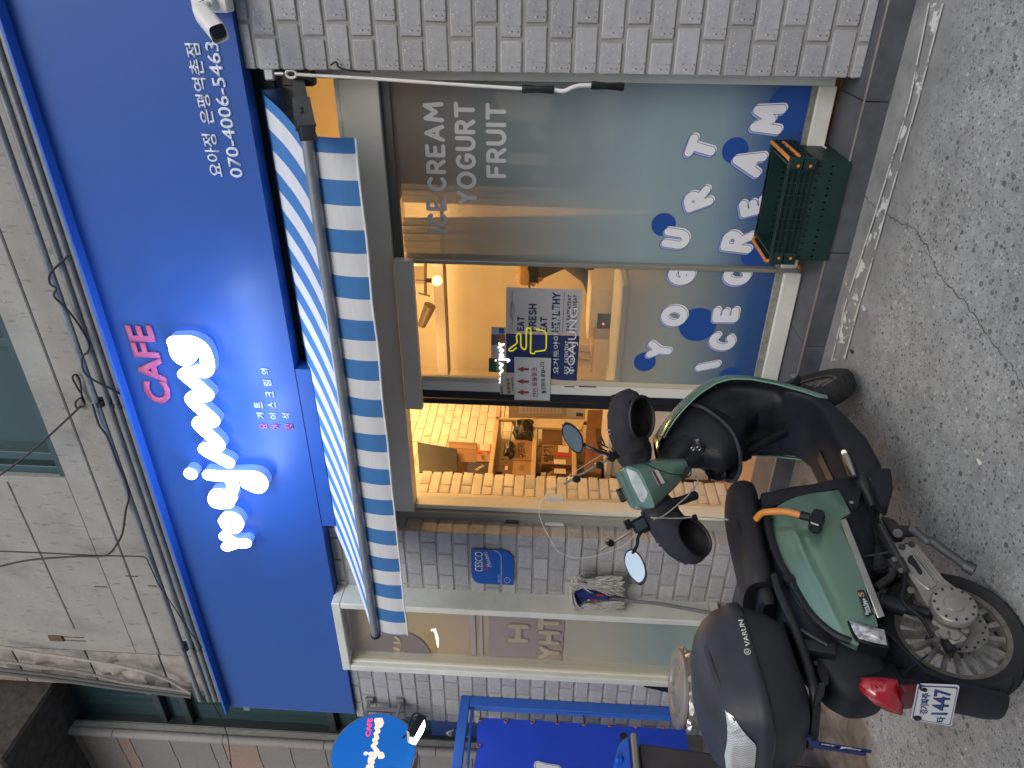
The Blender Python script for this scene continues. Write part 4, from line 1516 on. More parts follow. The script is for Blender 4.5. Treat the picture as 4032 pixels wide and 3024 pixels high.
n2 = thing('paper_note', aY('Q1', 540, 1900, YD - .004), 'small handwritten note half hidden behind the arrow notice', 'note')
part('sheet', flat('Q1', [(320, 1632), (552, 1625), (553, 2008), (302, 2000)], YN + .002, PAPER, 'x'), mat('note_paper_tan', (.48, .44, .38), .8), n2, 0)
for s, a, b, h in (('표자구', (360, 1990), (358, 1850), 45), ('응염에서', (490, 1990), (470, 1730), 55), ('사용하', (540, 1950), (530, 1700), 30)):
    p0, p1 = aY('Q1', *a, YN + .001), aY('Q1', *b, YN + .001)
    letter('handwriting', s, INK, n2, p0, p1, h * .00033, bold=.004)
for pts, c, lab, nm, txt in (([(155, 828), (405, 838), (402, 962), (152, 952)], (.42, .44, .46), 'small pale sticker with blue square on the door glass over the photo sticker', 'sticker', (.03, .1, .3)),
                        ([(152, 955), (402, 964), (402, 1150), (150, 1146)], (.12, .12, .13), 'small photo sticker of food on the door glass', 'sticker', (.35, .13, .05)),
                        ([(150, 1150), (402, 1153), (402, 1365), (150, 1362)], (.45, .43, .40), 'small beige sticker with red writing on the door glass', 'sticker', (.3, .05, .05)),
                        ([(110, 1370), (405, 1372), (405, 1625), (108, 1610)], (.03, .09, .03), 'small green sticker with pale writing on the door glass', 'sticker', (.2, .3, .2))):
    t = thing(nm, aY('Q1', *pts[1], YPO), lab, 'sticker', 'stickers on the door glass')
    part('sheet', flat('Q1', pts, YPO - .001, None, ''), mat('sticker%d' % pts[0][1], c, .6), t, 0)
    (a, b), (c_, d_) = pts[0], pts[2]
    if nm == 'sticker':
        part('print_block', flat('Q1', [(a + 130, b + 20), (c_ - 25, b + 22), (c_ - 25, d_ - 20), (a + 130, d_ - 22)], YPO - .0016, None, '', .0004), mat('stickerp%d' % pts[0][1], txt, .6), t, 0)
# neon ice cream line inside the glass; glowing script is a built mirrored reflection
NEON = mat('neon_yellow', (.4, .4, .02), .4, emit=(.55, .52, .03), estr=.55)
ne = thing('neon_sign', aY('Q1', 1100, 1000, YD + .05), 'yellow bent tube ice cream cup sign hanging inside the glass door', 'neon sign')
YNE = YD + .006
bm = BM()
tube(bm, smoothp([aY('Q1', a, b, YNE) for a, b in ((590, 1190), (520, 1245), (460, 1235), (490, 1190), (595, 1110), (592, 990), (625, 940), (665, 985), (668, 1150), (715, 1215), (760, 1180), (765, 900), (800, 850), (840, 890), (838, 1150), (835, 1280))], 5), .0042, 8)
tube(bm, [aY('Q1', a, b, YNE) for a, b in ((835, 1280), (900, 1300), (915, 1260), (1090, 1235), (1110, 1180), (1112, 950), (1080, 900), (930, 865))], .0042, 8)
part('tube', bm, NEON, ne)
ns = thing('reflected_script', aY('Q1', 380, 1300, YD + .05), 'small glowing white mirrored script standing for a reflection in the door glass', 'neon sign')


def qn(*pts): return [(lambda q: (q.x, q.z))(aY('Q1', a, b, YNE)) for a, b in pts]


sm = [qn((290, 1120), (330, 1145)), qn((280, 1185), (370, 1130)), qn((300, 1240), (330, 1210), (360, 1240), (330, 1270), (300, 1240)), qn((300, 1310), (350, 1310), (360, 1345), (305, 1350)), qn((290, 1395), (440, 1395), (465, 1410), (440, 1430)), qn((230, 1412)),
      qn((300, 1460), (350, 1490), (300, 1540), (350, 1590), (300, 1640), (350, 1700), (300, 1740), (380, 1780), (300, 1790), (300, 1840))]
bm = curve_mesh(contours(sm, .0055, .0012), .003)
put(bm, (0, YNE, 0), (1, 0, 0), (0, 0, 1))
part('lit_script', bm, mat('soft_white_emit', (.9, .9, .95), .5, emit=(.92, .92, 1), estr=.95), ns, 20)
# ================================================================== INTERIOR
WALLY = mat('warm_white_wall', (.72, .66, .55), .8, noise=.05, nscale=3)
WB = mat('white_painted_brick', (.72, .67, .58), .75, noise=.08, nscale=14, bump=.7, bscale=40, rand=.06)
XI = -3.85
struct('interior_floor', bx(-3.9, 1.0, 3.60, 6.6, -.05, KZ + .002), mat('wood_floor', (.36, .23, .13), .45, noise=.25, nscale=5), 0)
struct('interior_ceiling', bx(-4.0, 1.0, 3.62, 6.6, 2.78, 2.85), WALLY, 0)
struct('interior_back_wall', bx(-4.0, 1.0, 6.6, 6.7, 0, 2.78), WALLY, 0)
struct('interior_side_wall', bx(.9, 1.0, 3.62, 6.6, 0, 2.78), WALLY, 0)
struct('interior_front_wall', bx(-.43, .9, 3.62, 3.68, 0, 2.78), WALLY, 0)
struct('interior_left_wall', bx(XI - .1, XI - .012, 3.62, 6.6, 0, 2.78), WALLY, 0)
bmx = bx(XI - .1, -3.283, 3.62, 4.085, 0, 2.78)
struct('interior_return_wall', bmx, WALLY, 0)
struct('interior_jamb_lining', bx(-3.284, -3.262, 3.635, 3.85, KZ, 2.78), mat('jamb_cream', (.68, .62, .5), .5), 0)

lw = thing('white_brick_wall', (XI, 5.3, 1.0), 'white painted rough brick wall receding inside the shop behind the shelves', 'wall')
base = WM[lw.name].translation
WBK = {}


def wbrick(L, H, D, var):
    key = (round(L, 3), round(H, 3), var)
    if key not in WBK:
        r = random.Random(var * 31 + int(L * 1000))
        bm = bx(-.02, D, 0, L, 0, H, .0045)
        for v in bm.verts:
            v.co += Vector((r.uniform(-.003, .003), r.uniform(-.004, .004), r.uniform(-.003, .003)))
        WBK[key] = mesh_from(bm, WB, 30)
    return WBK[key]


p_ = .081
for i in range(22):
    z = 1.05 + i * p_
    off = .1 if i % 2 else 0
    for j in range(8):
        o = _link(bpy.data.objects.new('brick', wbrick(.205, p_ - .008, .014, (i * 3 + j * 5) % 4)))
        o.parent = lw
        o.location = Vector((XI - .012, 4.6 + off + j * .213 + random.uniform(-.004, .004), z)) - base
rw = thing('white_brick_pier', (-3.275, 3.95, KZ), 'short white painted brick pier just inside the doorway with stepped rough edge', 'wall')
base = WM[rw.name].translation
pz = .0745
zb0 = aX('Q2', 240, 850, -3.285).z
i0 = int((zb0 - KZ) / pz)
for i in range(i0 + 1):
    z = zb0 - i * pz - .008
    for a, b in ([(3.858, 4.088)] if i % 2 else [(3.862, 3.948), (3.956, 4.100)]):
        o = _link(bpy.data.objects.new('brick', wbrick(b - a, pz - .009, .016, (i * 7 + int(a * 100)) % 5)))
        o.parent = rw
        o.location = Vector((-3.284, a, z)) - base

# lamps: warm ceiling spots and a hanging bulb
WARM = (1, .575, .215)
for i, (x, y, e) in enumerate(((-2.9, 4.6, 26), (-1.6, 4.6, 24), (-2.2, 5.7, 26), (-.7, 5.4, 22), (-3.3, 5.6, 12))):
    t = thing('ceiling_lamp', (x, y, 2.74), ('warm ceiling lamp over the doorway end of the shop', 'warm ceiling lamp behind the sliding door', 'warm ceiling lamp in the middle of the shop',
              'warm ceiling lamp at the window end of the shop', 'warm ceiling lamp over the shelves')[i], 'lamp', 'ceiling lamps inside the shop')
    bm = BM()
    lathe(bm, [(.06, .04), (.06, 0), (.05, -.004)], (x, y, 2.738), (0, 0, 1), (1, 0, 0), 20)
    part('lamp_housing', bm, mat('lamp_emit', (1, .8, .5), .5, emit=(1, .62, .28), estr=6), t)
    l = bpy.data.lights.new('lamp_light', 'POINT')
    l.energy, l.color, l.shadow_soft_size = e * .9, WARM, .12
    lo = _link(bpy.data.objects.new('lamp_light', l))
    lo.location = (x, y, 2.60)
bp_ = aY('C', 620, 160, 5.2)
t = thing('pendant_bulb', bp_, 'glowing warm pendant bulb under the grey beam inside the shop', 'lamp')
bm = BM()
bmesh.ops.create_icosphere(bm, subdivisions=2, radius=.04, matrix=Matrix.Translation(bp_))
part('bulb', bm, mat('bulb_emit', (1, .7, .3), .5, emit=(1, .5, .08), estr=9), t)
bm = BM()
tube(bm, [bp_ + Vector((0, 0, .035)), bp_ + Vector((0, 0, .09))], .018, 10)
tube(bm, [bp_ + Vector((0, 0, .08)), Vector((bp_.x, bp_.y, 2.78))], .004, 6)
part('socket', bm, BLACK, t)
b0, b1 = aY('C', 600, 40, 5.9), aY('C', 670, 790, 5.9)
single('ceiling_beam', bx(-3.6, .9, 5.9, 6.1, aY('C', 668, 300, 5.9).z, aY('C', 602, 300, 5.9).z), mat('beam_grey', (.30, .27, .25), .5), 'grey horizontal duct beam crossing the shop below its ceiling', 'beam')
v0, v1 = aY('C', 475, 60, 5.5), aY('C', 540, 180, 5.5)
vt = thing('ceiling_vent', v0, 'slatted ceiling vent near the beam seen through the door glass', 'vent')
for i in range(7):
    z = v1.z + (v0.z - v1.z) * i / 6
    part('slat', bx(v1.x, v0.x, 5.49, 5.51, z - .008, z + .004), mat('vent_grey', (.35, .28, .2), .5), vt)
t = thing('track_light', aY('C', 540, 300, 5.3), 'dark ceiling track spotlight hanging inside the shop', 'lamp')
bm = BM()
tube(bm, [aY('C', 575, 320, 5.3), aY('C', 520, 450, 5.3)], [.05, .035], 12)
part('spot_head', bm, mat('track_brown', (.12, .09, .06), .5), t)
bm = BM()
tube(bm, [aY('C', 500, 240, 5.3), aY('C', 575, 260, 5.3)], .008, 6)
tube(bm, [aY('C', 545, 40, 5.3), aY('C', 545, 250, 5.3)], .012, 6)
part('track_arm', bm, MAT['track_brown'], t)

# shelves along the left wall
XS = -3.48
sh = thing('shelf_unit', (XS, 5, KZ), 'pale wooden storage shelves stacked with boxes along the white brick wall', 'shelf')
WOOD = mat('pale_wood', (.55, .42, .27), .55, noise=.1, nscale=9)
ya, yb = 4.1, 5.35
for q in ((950, 440), (1395, 440), (1830, 600), (2180, 600)):
    z = aX('Q2', q[0], q[1], XS).z
    part('plank', bx(XI + .02, XS, ya, yb, z - .018, z + .018, .003), WOOD, sh, 0)
yp = aX('Q2', 1200, 145, XS).y
zt_ = aX('Q2', 990, 140, XS).z
part('upright', bx(XS - .03, XS, yp, yp + .03, KZ, zt_ + .02, .003), WOOD, sh, 0)
part('upright', bx(XI + .03, XI + .06, 4.2, 4.23, KZ, zt_ + .02, .003), DARKM, sh, 0)
part('upright', bx(XI + .03, XI + .06, 4.75, 4.78, KZ, zt_ + .02, .003), DARKM, sh, 0)
part('side_panel', prism(BM(), [aX('Q2', a, b, XS + .01) for a, b in ((1335, 140), (1940, 150), (1905, 250), (1335, 222))], (-.02, 0, 0)), mat('panel_cream', (.62, .52, .38), .5), sh, 0)
CARD = mat('brown_cardboard', (.25, .14, .065), .8, noise=.1, nscale=7, rand=.12)
CARDL = mat('light_cardboard', (.33, .20, .095), .8, noise=.1, nscale=7)
LABEL = mat('box_label', (.68, .6, .5), .7)
REDT = mat('red_tape', (.5, .03, .015), .5)
XP = XS - .015


def traced(name, pts, depth, m, lab, cat, X=XP, r_='Q2', group='boxes on the shelves', bits=()):
    P = [aX(r_, a, b, X) for a, b in pts]
    c = sum(P, Vector()) / len(P)
    t = thing(name, c, lab, cat, group)
    part('body', prism(BM(), P, (-depth, 0, 0)), m, t, 0)
    for nm, q, mm in bits:
        part(nm, prism(BM(), [aX(r_, a, b, X + .001) for a, b in q], (.0015, 0, 0)), mm, t, 0)
    return t


def scrib(t, s, r_, a, b, h, X, m=INK):
    p0, p1 = aX(r_, *a, X), aX(r_, *b, X)
    letter('handwriting', s, m, t, p0, p1, h, n_off=.002, bold=.01)


traced('cardboard_box', [(460, 380), (775, 398), (765, 610), (462, 600)], .2, CARD, 'taped brown box with handwriting on the top shelf beside the black monitor', 'box', bits=[('clear_tape', [(480, 415), (760, 430), (758, 470), (478, 450)], CARDL)])
t = traced('cardboard_box', [(782, 408), (952, 416), (942, 606), (765, 600)], .2, CARDL, 'brown box with white label and red tape on the top shelf', 'box',
           bits=[('shipping_label', [(800, 412), (912, 420), (905, 485), (800, 478)], LABEL), ('red_tape', [(775, 488), (826, 490), (822, 520), (775, 515)], REDT), ('red_tape', [(880, 485), (945, 488), (942, 516), (880, 512)], REDT), ('red_tape', [(912, 420), (930, 421), (922, 482), (906, 484)], REDT)])
scrib(t, '크림', 'Q2', (860, 585), (850, 535), .03, XP + .001)
t = traced('cookie_box', [(680, 605), (928, 625), (912, 742), (652, 738)], .12, mat('deep_blue_card', (.025, .035, .11), .5), 'dark blue cookie box with a round white and black emblem on the top shelf', 'box')
bm = BM()
c = aX('Q2', 800, 682, XP + .002)
rr_ = .062
prism(bm, [Vector((c.x, c.y + rr_ * math.cos(a) * 1.25, c.z + rr_ * math.sin(a))) for a in np.linspace(0, 6.1, 26)], (.001, 0, 0))
part('round_emblem', bm, mat('emblem_dark', (.05, .035, .02), .5), t, 0)
letter('emblem_lettering', '오레오', LABEL, t, aX('Q2', 770, 705, XP + .004), aX('Q2', 860, 650, XP + .004), .03, n_off=.001, bold=.03)
t = traced('cardboard_box', [(1180, 362), (1380, 370), (1375, 592), (1165, 588)], .2, CARD, 'brown box with looped pen scribbles on the middle shelf', 'box')
scrib(t, '구드리', 'Q2', (1300, 570), (1290, 400), .06, XP + .001)
t = traced('cardboard_box', [(1166, 594), (1366, 600), (1360, 756), (1150, 752)], .2, CARDL, 'brown box with printed square mark beneath the scribbled box on the middle shelf', 'box', bits=[('print_block', [(1235, 640), (1285, 645), (1280, 700), (1230, 695)], CARD)])
traced('cardboard_box', [(1075, 572), (1165, 588), (1150, 752), (1035, 748)], .2, mat('dark_card', (.13, .07, .035), .8), 'dark brown box with small white sticker at the back of the middle shelf', 'box', bits=[('small_sticker', [(1080, 648), (1105, 652), (1100, 695), (1072, 690)], LABEL)])
traced('cardboard_box', [(1480, 236), (1700, 250), (1700, 415), (1475, 405)], .2, mat('dark_card', (.13, .07, .035), .8), 'plain dark brown box on the lower shelf near the scooter mirror', 'box')
t = traced('cardboard_box', [(1475, 410), (1805, 425), (1800, 640), (1470, 625)], .2, CARD, 'brown box with white label and broad red tape on the lower shelf', 'box',
           bits=[('shipping_label', [(1655, 425), (1770, 432), (1765, 505), (1650, 498)], LABEL), ('red_tape', [(1620, 508), (1800, 518), (1798, 552), (1616, 542)], REDT)])
scrib(t, '딸기', 'Q2', (1600, 600), (1590, 440), .08, XP + .001)
BAG = mat('black_bag_plastic', (.02, .018, .015), .28, noise=.3, nscale=20, bump=.8, bscale=35)
for pts, lab in (([(1165, 165), (1385, 168), (1385, 370), (1180, 360), (1160, 300)], 'shiny black crumpled plastic bags bunched on the middle shelf'), ([(1100, 385), (1180, 430), (1168, 560), (1060, 545), (1050, 470)], 'small crumpled black and silver bag on the middle shelf')):
    P = [aX('Q2', a, b, XP) for a, b in pts]
    c = sum(P, Vector()) / len(P)
    t = thing('plastic_bag', c, lab, 'bag', 'bags on the shelves')
    bm = BM()

    def bf(u, v, P=P, c=c):
        a = u * len(P)
        i = int(a) % len(P)
        e = P[i].lerp(P[(i + 1) % len(P)], a - int(a))
        q = c.lerp(e, math.sin(v * math.pi / 2))
        return q + Vector((.07 * math.cos(v * math.pi / 2) + .03 * mnoise.noise(q * 22), .02 * mnoise.noise(q * 17), .02 * mnoise.noise(q * 19)))
    grid(bm, bf, 30, 8)
    part('bag_skin', bm, BAG, t, 60)
for y0, lab in ((620, 'amber syrup bottle standing nearer the black bags on the lower shelf'), (720, 'amber syrup bottle standing next to the white brick pier on the lower shelf')):
    b0, b1 = aX('Q2', 1800, y0 + 45, XP - .05), aX('Q2', 1462, y0 + 48, XP - .05)
    H = b1.z - b0.z
    t = thing('syrup_bottle', b0, lab, 'bottle', 'syrup bottles')
    w = abs(aX('Q2', 1650, y0, XP - .05).y - aX('Q2', 1650, y0 + 85, XP - .05).y) / 2
    bm = BM()
    lathe(bm, [(w, 0), (w, H * .6), (w * .9, H * .68), (w * .35, H * .8), (w * .35, H * .86)], b0, (0, 0, 1), (1, 0, 0), 16)
    part('bottle_body', bm, mat('amber_syrup', (.14, .055, .015), .15, noise=.1), t)
    bm = BM()
    lathe(bm, [(w * .5, H * .83), (w * .5, H)], b0, (0, 0, 1), (1, 0, 0), 14)
    part('cap', bm, LABEL, t)
    part('bottle_label', bx(b0.x + w - .002, b0.x + w + .002, b0.y - w * .6, b0.y + w * .6, b0.z + H * .2, b0.z + H * .58), LABEL, t)
t = traced('monitor', [(118, 388), (552, 462), (556, 722), (140, 712)], .05, mat('monitor_black', (.012, .010, .009), .5), 'black back of a wall hung monitor above the shelves', 'monitor', X=XP + .05, group=None,
           bits=[('vent_panel', [(390, 490), (545, 515), (550, 715), (385, 710)], mat('monitor_vent', (.018, .014, .012), .6))])
t = traced('fruit_box', [(1975, 40), (2190, 40), (2120, 735), (1935, 700), (1960, 300)], .25, mat('orange_card', (.19, .095, .045), .8, noise=.15), 'tall orange brown fruit carton with round emblem below the shelves', 'box', X=XP + .1, group=None,
           bits=[('round_emblem', [(2040, 180), (2070, 145), (2120, 140), (2155, 190), (2120, 240), (2070, 240)], mat('emblem_tan', (.2, .1, .04), .7)), ('dark_stripe', [(2060, 245), (2135, 250), (2110, 520), (2070, 400)], mat('stripe_dark', (.06, .03, .02), .7))])
scrib(t, '한라봉', 'Q2', (2070, 545), (2050, 420), .06, XP + .102, REDI)
# notice board and price sheets by the door edge
YB2 = 4.6
nb = thing('notice_board', aY('Q2', 1500, 60, YB2), 'upright plywood board with price sheet clipped to it behind the door edge', 'board')
part('board', prism(BM(), [aY('Q2', a, b, YB2) for a, b in ((1115, -90), (1945, -80), (1945, 118), (1115, 98))], (0, .03, 0)), mat('board_cream', (.5, .43, .3), .5), nb, 0)
for q in ((1115, 100, 112), (1115, 114, 124)):
    part('board_ply', prism(BM(), [aY('Q2', a, b, YB2 - .002) for a, b in ((1115, q[1]), (1945, q[1] + 20), (1945, q[2] + 20), (1115, q[2]))], (0, .03, 0)), WOOD, nb, 0)
part('price_sheet', prism(BM(), [aY('Q2', a, b, YB2 - .004) for a, b in ((1230, -70), (1690, -70), (1690, 78), (1225, 75))], (0, .002, 0)), mat('sheet_white', (.66, .6, .52), .7), nb, 0)
bm = BM()
for i in range(11):
    a = 1275 + i * 38
    prism(bm, [aY('Q2', a, -50, YB2 - .006), aY('Q2', a + 5, -50, YB2 - .006), aY('Q2', a + 5, 60, YB2 - .006), aY('Q2', a, 60, YB2 - .006)], (0, .001, 0))
part('table_line', bm, mat('line_brown', (.35, .25, .17), .7), nb, 0)
part('menu_card', prism(BM(), [aY('Q2', a, b, YB2 - .004) for a, b in ((1745, -60), (1940, -60), (1935, 125), (1740, 118))], (0, .002, 0)), MAT['sheet_white'], nb, 0)
part('print_block', prism(BM(), [aY('Q2', a, b, YB2 - .006) for a, b in ((1850, 70), (1925, 75), (1922, 112), (1848, 108))], (0, .001, 0)), mat('print_dark', (.08, .05, .05), .6), nb, 0)
# white chest freezer inside the doorway
YFZ = 4.35
p0, p1 = aY('C', 1700, 1445, YFZ), aY('C', 2100, 1060, YFZ)
fz = thing('chest_freezer', (p0.x, YFZ, KZ), 'white chest freezer standing just inside the open doorway', 'freezer')
part('cabinet', bx(p0.x + .02, -1.9, YFZ, YFZ + .5, KZ, p0.z - .06, .01), mat('freezer_white', (.70, .66, .60), .35), fz)
part('lid', bx(p0.x, -1.88, YFZ - .015, YFZ + .52, p0.z - .055, p0.z, .012), MAT['freezer_white'], fz)
# counter, microwave and cups seen through the door glass
YM = 4.9
p0, p1 = aY('C', 1590, 540, YM), aY('C', 1920, 215, YM)
ct = thing('counter', (-1.6, YM, KZ), 'pale service counter behind the door glass carrying a microwave', 'counter')
part('counter_top', bx(-2.4, -.6, YM - .05, YM + .6, p1.z - .04, p1.z - .001, .004), WOOD, ct)
part('counter_front', bx(-2.35, -.65, YM, YM + .5, KZ, p1.z - .042), mat('counter_front', (.4, .36, .3), .6), ct)
mw = thing('microwave', (p0.x, YM, p1.z), 'white microwave oven with dark control panel and red light on the counter', 'microwave')
part('case', bx(p0.x, p1.x, YM, YM + .35, p1.z, p0.z, .01), mat('microwave_white', (.66, .64, .58), .4), mw)
q0, q1 = aY('C', 1655, 470, YM - .004), aY('C', 1860, 380, YM - .004)
part('control_panel', bx(q0.x, q1.x, YM - .006, YM + .004, q1.z, q0.z, .002), BLACK, mw)
bm = BM()
q = aY('C', 1800, 428, YM - .008)
tube(bm, [q, q + Vector((0, -.02, 0))], .03, 20)
part('dial', bm, PLASTW, mw)
bm = BM()
q = aY('C', 1698, 440, YM - .008)
tube(bm, [q, q + Vector((0, -.004, 0))], .008, 10)
part('indicator_light', bm, mat('red_led', (1, .1, .05), .5, emit=(1, .12, .05), estr=2.5), mw)
part('shelf_ledge', bx(p0.x - .05, p1.x - .3, YM - .02, YM + .1, p0.z - .05, p0.z - .03), WOOD, ct)
for i, (a, b, hgt) in enumerate(((1570, 590, .10), (1570, 640, .1), (1570, 690, .1))):
    c = aY('C', a + 40, b, YM - .1)
    bm = BM()
    lathe(bm, [(.026, 0), (.032, hgt), (.034, hgt), (.034, hgt + .012), (.02, hgt + .035)], c, (0, 0, 1), (1, 0, 0), 14)
    single('paper_cup', bm, LABEL, ('pale paper cup nearest the microwave behind the poster', 'pale paper cup in the middle of three behind the poster', 'pale paper cup farthest from the microwave behind the poster')[i], 'cup', 'paper cups')
single('cup_shelf', bx(aY('C', 1650, 730, YM - .1).x, aY('C', 1650, 555, YM - .1).x, YM - .16, YM, aY('C', 1612, 640, YM - .1).z - .022, aY('C', 1612, 640, YM - .1).z - .002), WOOD, 'narrow pale shelf carrying three paper cups', 'shelf')

# worker in a cap behind the counter
hp = aY('C', 1235, 105, 5.75)
print('worker head', hp)
pe = thing('person', (hp.x + .1, hp.y + .1, KZ), 'person in brown cap and dark work clothes bending over the counter inside', 'person')
sk = bpy.data.meshes.new('body')
hx, hy, hz_ = hp.x, hp.y, hp.z - .03
J = {'pelvis': (hx + .30, hy + .12, .95), 'waist': (hx + .27, hy + .11, 1.08), 'chest': (hx + .16, hy + .08, 1.24), 'neck': (hx + .06, hy + .03, 1.33), 'head': (hx + .01, hy, hz_ + .01), 'crown': (hx - .005, hy, hz_ + .09),
     'sl': (hx + .17, hy - .1, 1.28), 'el': (hx + .02, hy - .17, 1.08), 'wl': (hx - .18, hy - .16, 1.02), 'hl': (hx - .27, hy - .15, 1.0),
     'sr': (hx + .17, hy + .26, 1.28), 'er': (hx + .02, hy + .3, 1.06), 'wr': (hx - .18, hy + .22, 1.02), 'hr': (hx - .27, hy + .2, 1.0),
     'tl': (hx + .3, hy + .02, .9), 'kl': (hx + .27, hy + .0, .52), 'al': (hx + .33, hy, .17), 'fl': (hx + .2, hy, .13),
     'tr': (hx + .3, hy + .22, .9), 'kr': (hx + .27, hy + .24, .52), 'ar': (hx + .33, hy + .24, .17), 'fr': (hx + .2, hy + .24, .13)}
ED = ['pelvis-waist', 'waist-chest', 'chest-neck', 'neck-head', 'head-crown', 'chest-sl', 'sl-el', 'el-wl', 'wl-hl', 'chest-sr', 'sr-er', 'er-wr', 'wr-hr', 'pelvis-tl', 'tl-kl', 'kl-al', 'al-fl', 'pelvis-tr', 'tr-kr', 'kr-ar', 'ar-fr']
RAD = {'pelvis': .15, 'waist': .13, 'chest': .15, 'neck': .06, 'head': .095, 'crown': .075, 'sl': .075, 'sr': .075, 'el': .05, 'er': .05, 'wl': .035, 'wr': .035, 'hl': .04, 'hr': .04, 'tl': .1, 'tr': .1, 'kl': .065, 'kr': .065, 'al': .045, 'ar': .045, 'fl': .045, 'fr': .045}
ks = list(J)
base = WM[pe.name].translation
sk.from_pydata([Vector(J[q]) - base for q in ks], [tuple(ks.index(s) for s in e.split('-')) for e in ED], [])
so = _link(bpy.data.objects.new('body', sk))
so.parent = pe
md = so.modifiers.new('skin', 'SKIN')
for i, q in enumerate(ks):
    sk.skin_vertices[0].data[i].radius = (RAD[q], RAD[q])
    sk.skin_vertices[0].data[i].use_root = q == 'pelvis'
so.modifiers.new('sub', 'SUBSURF').levels = 2
so.modifiers['sub'].render_levels = 2
CLOTH = mat('dark_work_clothes', (.055, .05, .045), .85, noise=.2)
SKIN = mat('skin', (.45, .27, .17), .55)
sk.materials.append(CLOTH)
bm = BM()
hc = Vector((hx - .012, hy - .002, hz_ + .03))
bmesh.ops.create_uvsphere(bm, u_segments=20, v_segments=12, radius=1, matrix=Matrix.Translation(hc) @ Matrix.Diagonal((.092, .08, .115, 1)))
for s in (-1, 1):
    bmesh.ops.create_uvsphere(bm, u_segments=8, v_segments=6, radius=1, matrix=Matrix.Translation(hc + Vector((.0, s * .082, 0))) @ Matrix.Diagonal((.02, .008, .03, 1)))
tube(bm, [hc + Vector((-.085, 0, .015)), hc + Vector((-.108, 0, -.018)), hc + Vector((-.085, 0, -.026))], [.008, .014, .008], 8)
part('face', bm, SKIN, pe)
bm = BM()
for s in (-1, 1):
    bmesh.ops.create_uvsphere(bm, u_segments=8, v_segments=6, radius=.009, matrix=Matrix.Translation(hc + Vector((-.08, s * .03, .01))))
tube(bm, [hc + Vector((-.083, -.02, -.055)), hc + Vector((-.088, 0, -.056)), hc + Vector((-.083, .02, -.055))], .005, 6)
part('eyes_and_mouth', bm, BLACK, pe)
bm = BM()
CAPM = mat('brown_cap', (.30, .19, .09), .85, noise=.15, nscale=20)
lathe(bm, [(.098, 0), (.104, .03), (.095, .075), (.06, .105), (.0, .115)], hc + Vector((.0, 0, .02)), (0, 0, 1), (1, 0, 0), 24)
prism(bm, [hc + Vector((-.06 - .11 * math.cos(a), .085 * math.sin(a), .025 - .02 * math.cos(a))) for a in np.linspace(-1.5, 1.5, 14)], (0, 0, .006))
part('cap', bm, CAPM, pe)
bm = BM()
lathe(bm, [(.088, -.06), (.094, 0), (.094, .03)], hc + Vector((.012, 0, .005)), (0, 0, 1), (1, 0, 0), 20, False)
part('hair', bm, BLACK, pe)

# ---- behind the display window: dark bags, cartons, sheer curtains
def wbox(name, r_, pts, Y, d, m, lab, cat, group='goods behind the display window', bits=()):
    P = [aY(r_, a, b, Y) for a, b in pts]
    t = thing(name, sum(P, Vector()) / len(P), lab, cat, group)
    bm = prism(BM(), P, (0, d, 0))
    bmesh.ops.bevel(bm, geom=bm.edges[:], offset=.012, segments=2, affect='EDGES')
    part('body', bm, m, t)
    for nm, q, mm in bits:
        part(nm, prism(BM(), [aY(r_, a, b, Y - .002) for a, b in q], (0, .001, 0)), mm, t, 0)
    return t


YI = 3.86
DBAG = mat('dark_foil_bag', (.075, .077, .08), .4, noise=.2, nscale=8, bump=.3)
LBL = mat('bag_label', (.72, .74, .75), .7, noise=.15, nscale=60)
DOTM = mat('bag_dots', (.6, .58, .5), .7)


def hexdots(r_, a, b, s):
    return [('round_mark', [(a + dx + s * math.cos(t), b + dy + s * math.sin(t)) for t in np.linspace(0, 5.7, 12)], DOTM) for dx, dy in ((0, 0), (38, -22), (38, 28), (76, 0), (5, -52))]


wbox('foil_bag', 'G', [(900, 560), (1375, 560), (1345, 985), (890, 990)], YI, .12, DBAG, 'dark foil product bag with pale label at the pillar side of the display window', 'bag',
     bits=[('bag_label', [(985, 600), (1370, 625), (1330, 805), (1075, 775)], LBL)] + hexdots('G', 1240, 880, 24))
wbox('foil_bag', 'G', [(890, 995), (1340, 990), (1330, 1290), (885, 1300)], YI, .12, DBAG, 'dark foil product bag with dotted emblem next to the curtain', 'bag',
     bits=[('bag_label', [(1080, 985), (1340, 1000), (1338, 1078), (1075, 1062)], LBL)] + hexdots('G', 1250, 1160, 24))
wbox('carton', 'G', [(330, 520), (850, 520), (870, 1260), (350, 1240)], YI + .08, .2, mat('dark_carton', (.13, .115, .1), .7, noise=.1), 'large dark carton on the top shelf behind the grey lettering', 'box')
wbox('carton', 'G', [(1410, 895), (1560, 900), (1550, 1090), (1410, 1085)], YI, .12, CARDL, 'small brown carton above the white bags in the display window', 'box')
wbox('carton', 'G', [(1410, 1110), (1560, 1115), (1555, 1260), (1410, 1255)], YI, .12, CARD, 'small tan carton nearer the curtain in the display window', 'box')
for pts, lab in (([(1615, 650), (1800, 645), (1790, 975), (1620, 960)], 'large white plastic sack behind the display window'), ([(1640, 1095), (1760, 1100), (1750, 1280), (1600, 1270)], 'small white plastic sack behind the display window'), ([(1840, 1130), (1960, 1140), (1950, 1270), (1830, 1265)], 'lowest white sack with dark mark behind the display window')):
    wbox('white_sack', 'G', pts, YI, .1, mat('sack_white', (.6, .62, .62), .6, noise=.15, nscale=12), lab, 'sack', bits=[('dark_mark', [(pts[0][0] + 60, pts[0][1] + 90), (pts[0][0] + 100, pts[0][1] + 90), (pts[0][0] + 100, pts[0][1] + 130), (pts[0][0] + 60, pts[0][1] + 130)], DARKM)])
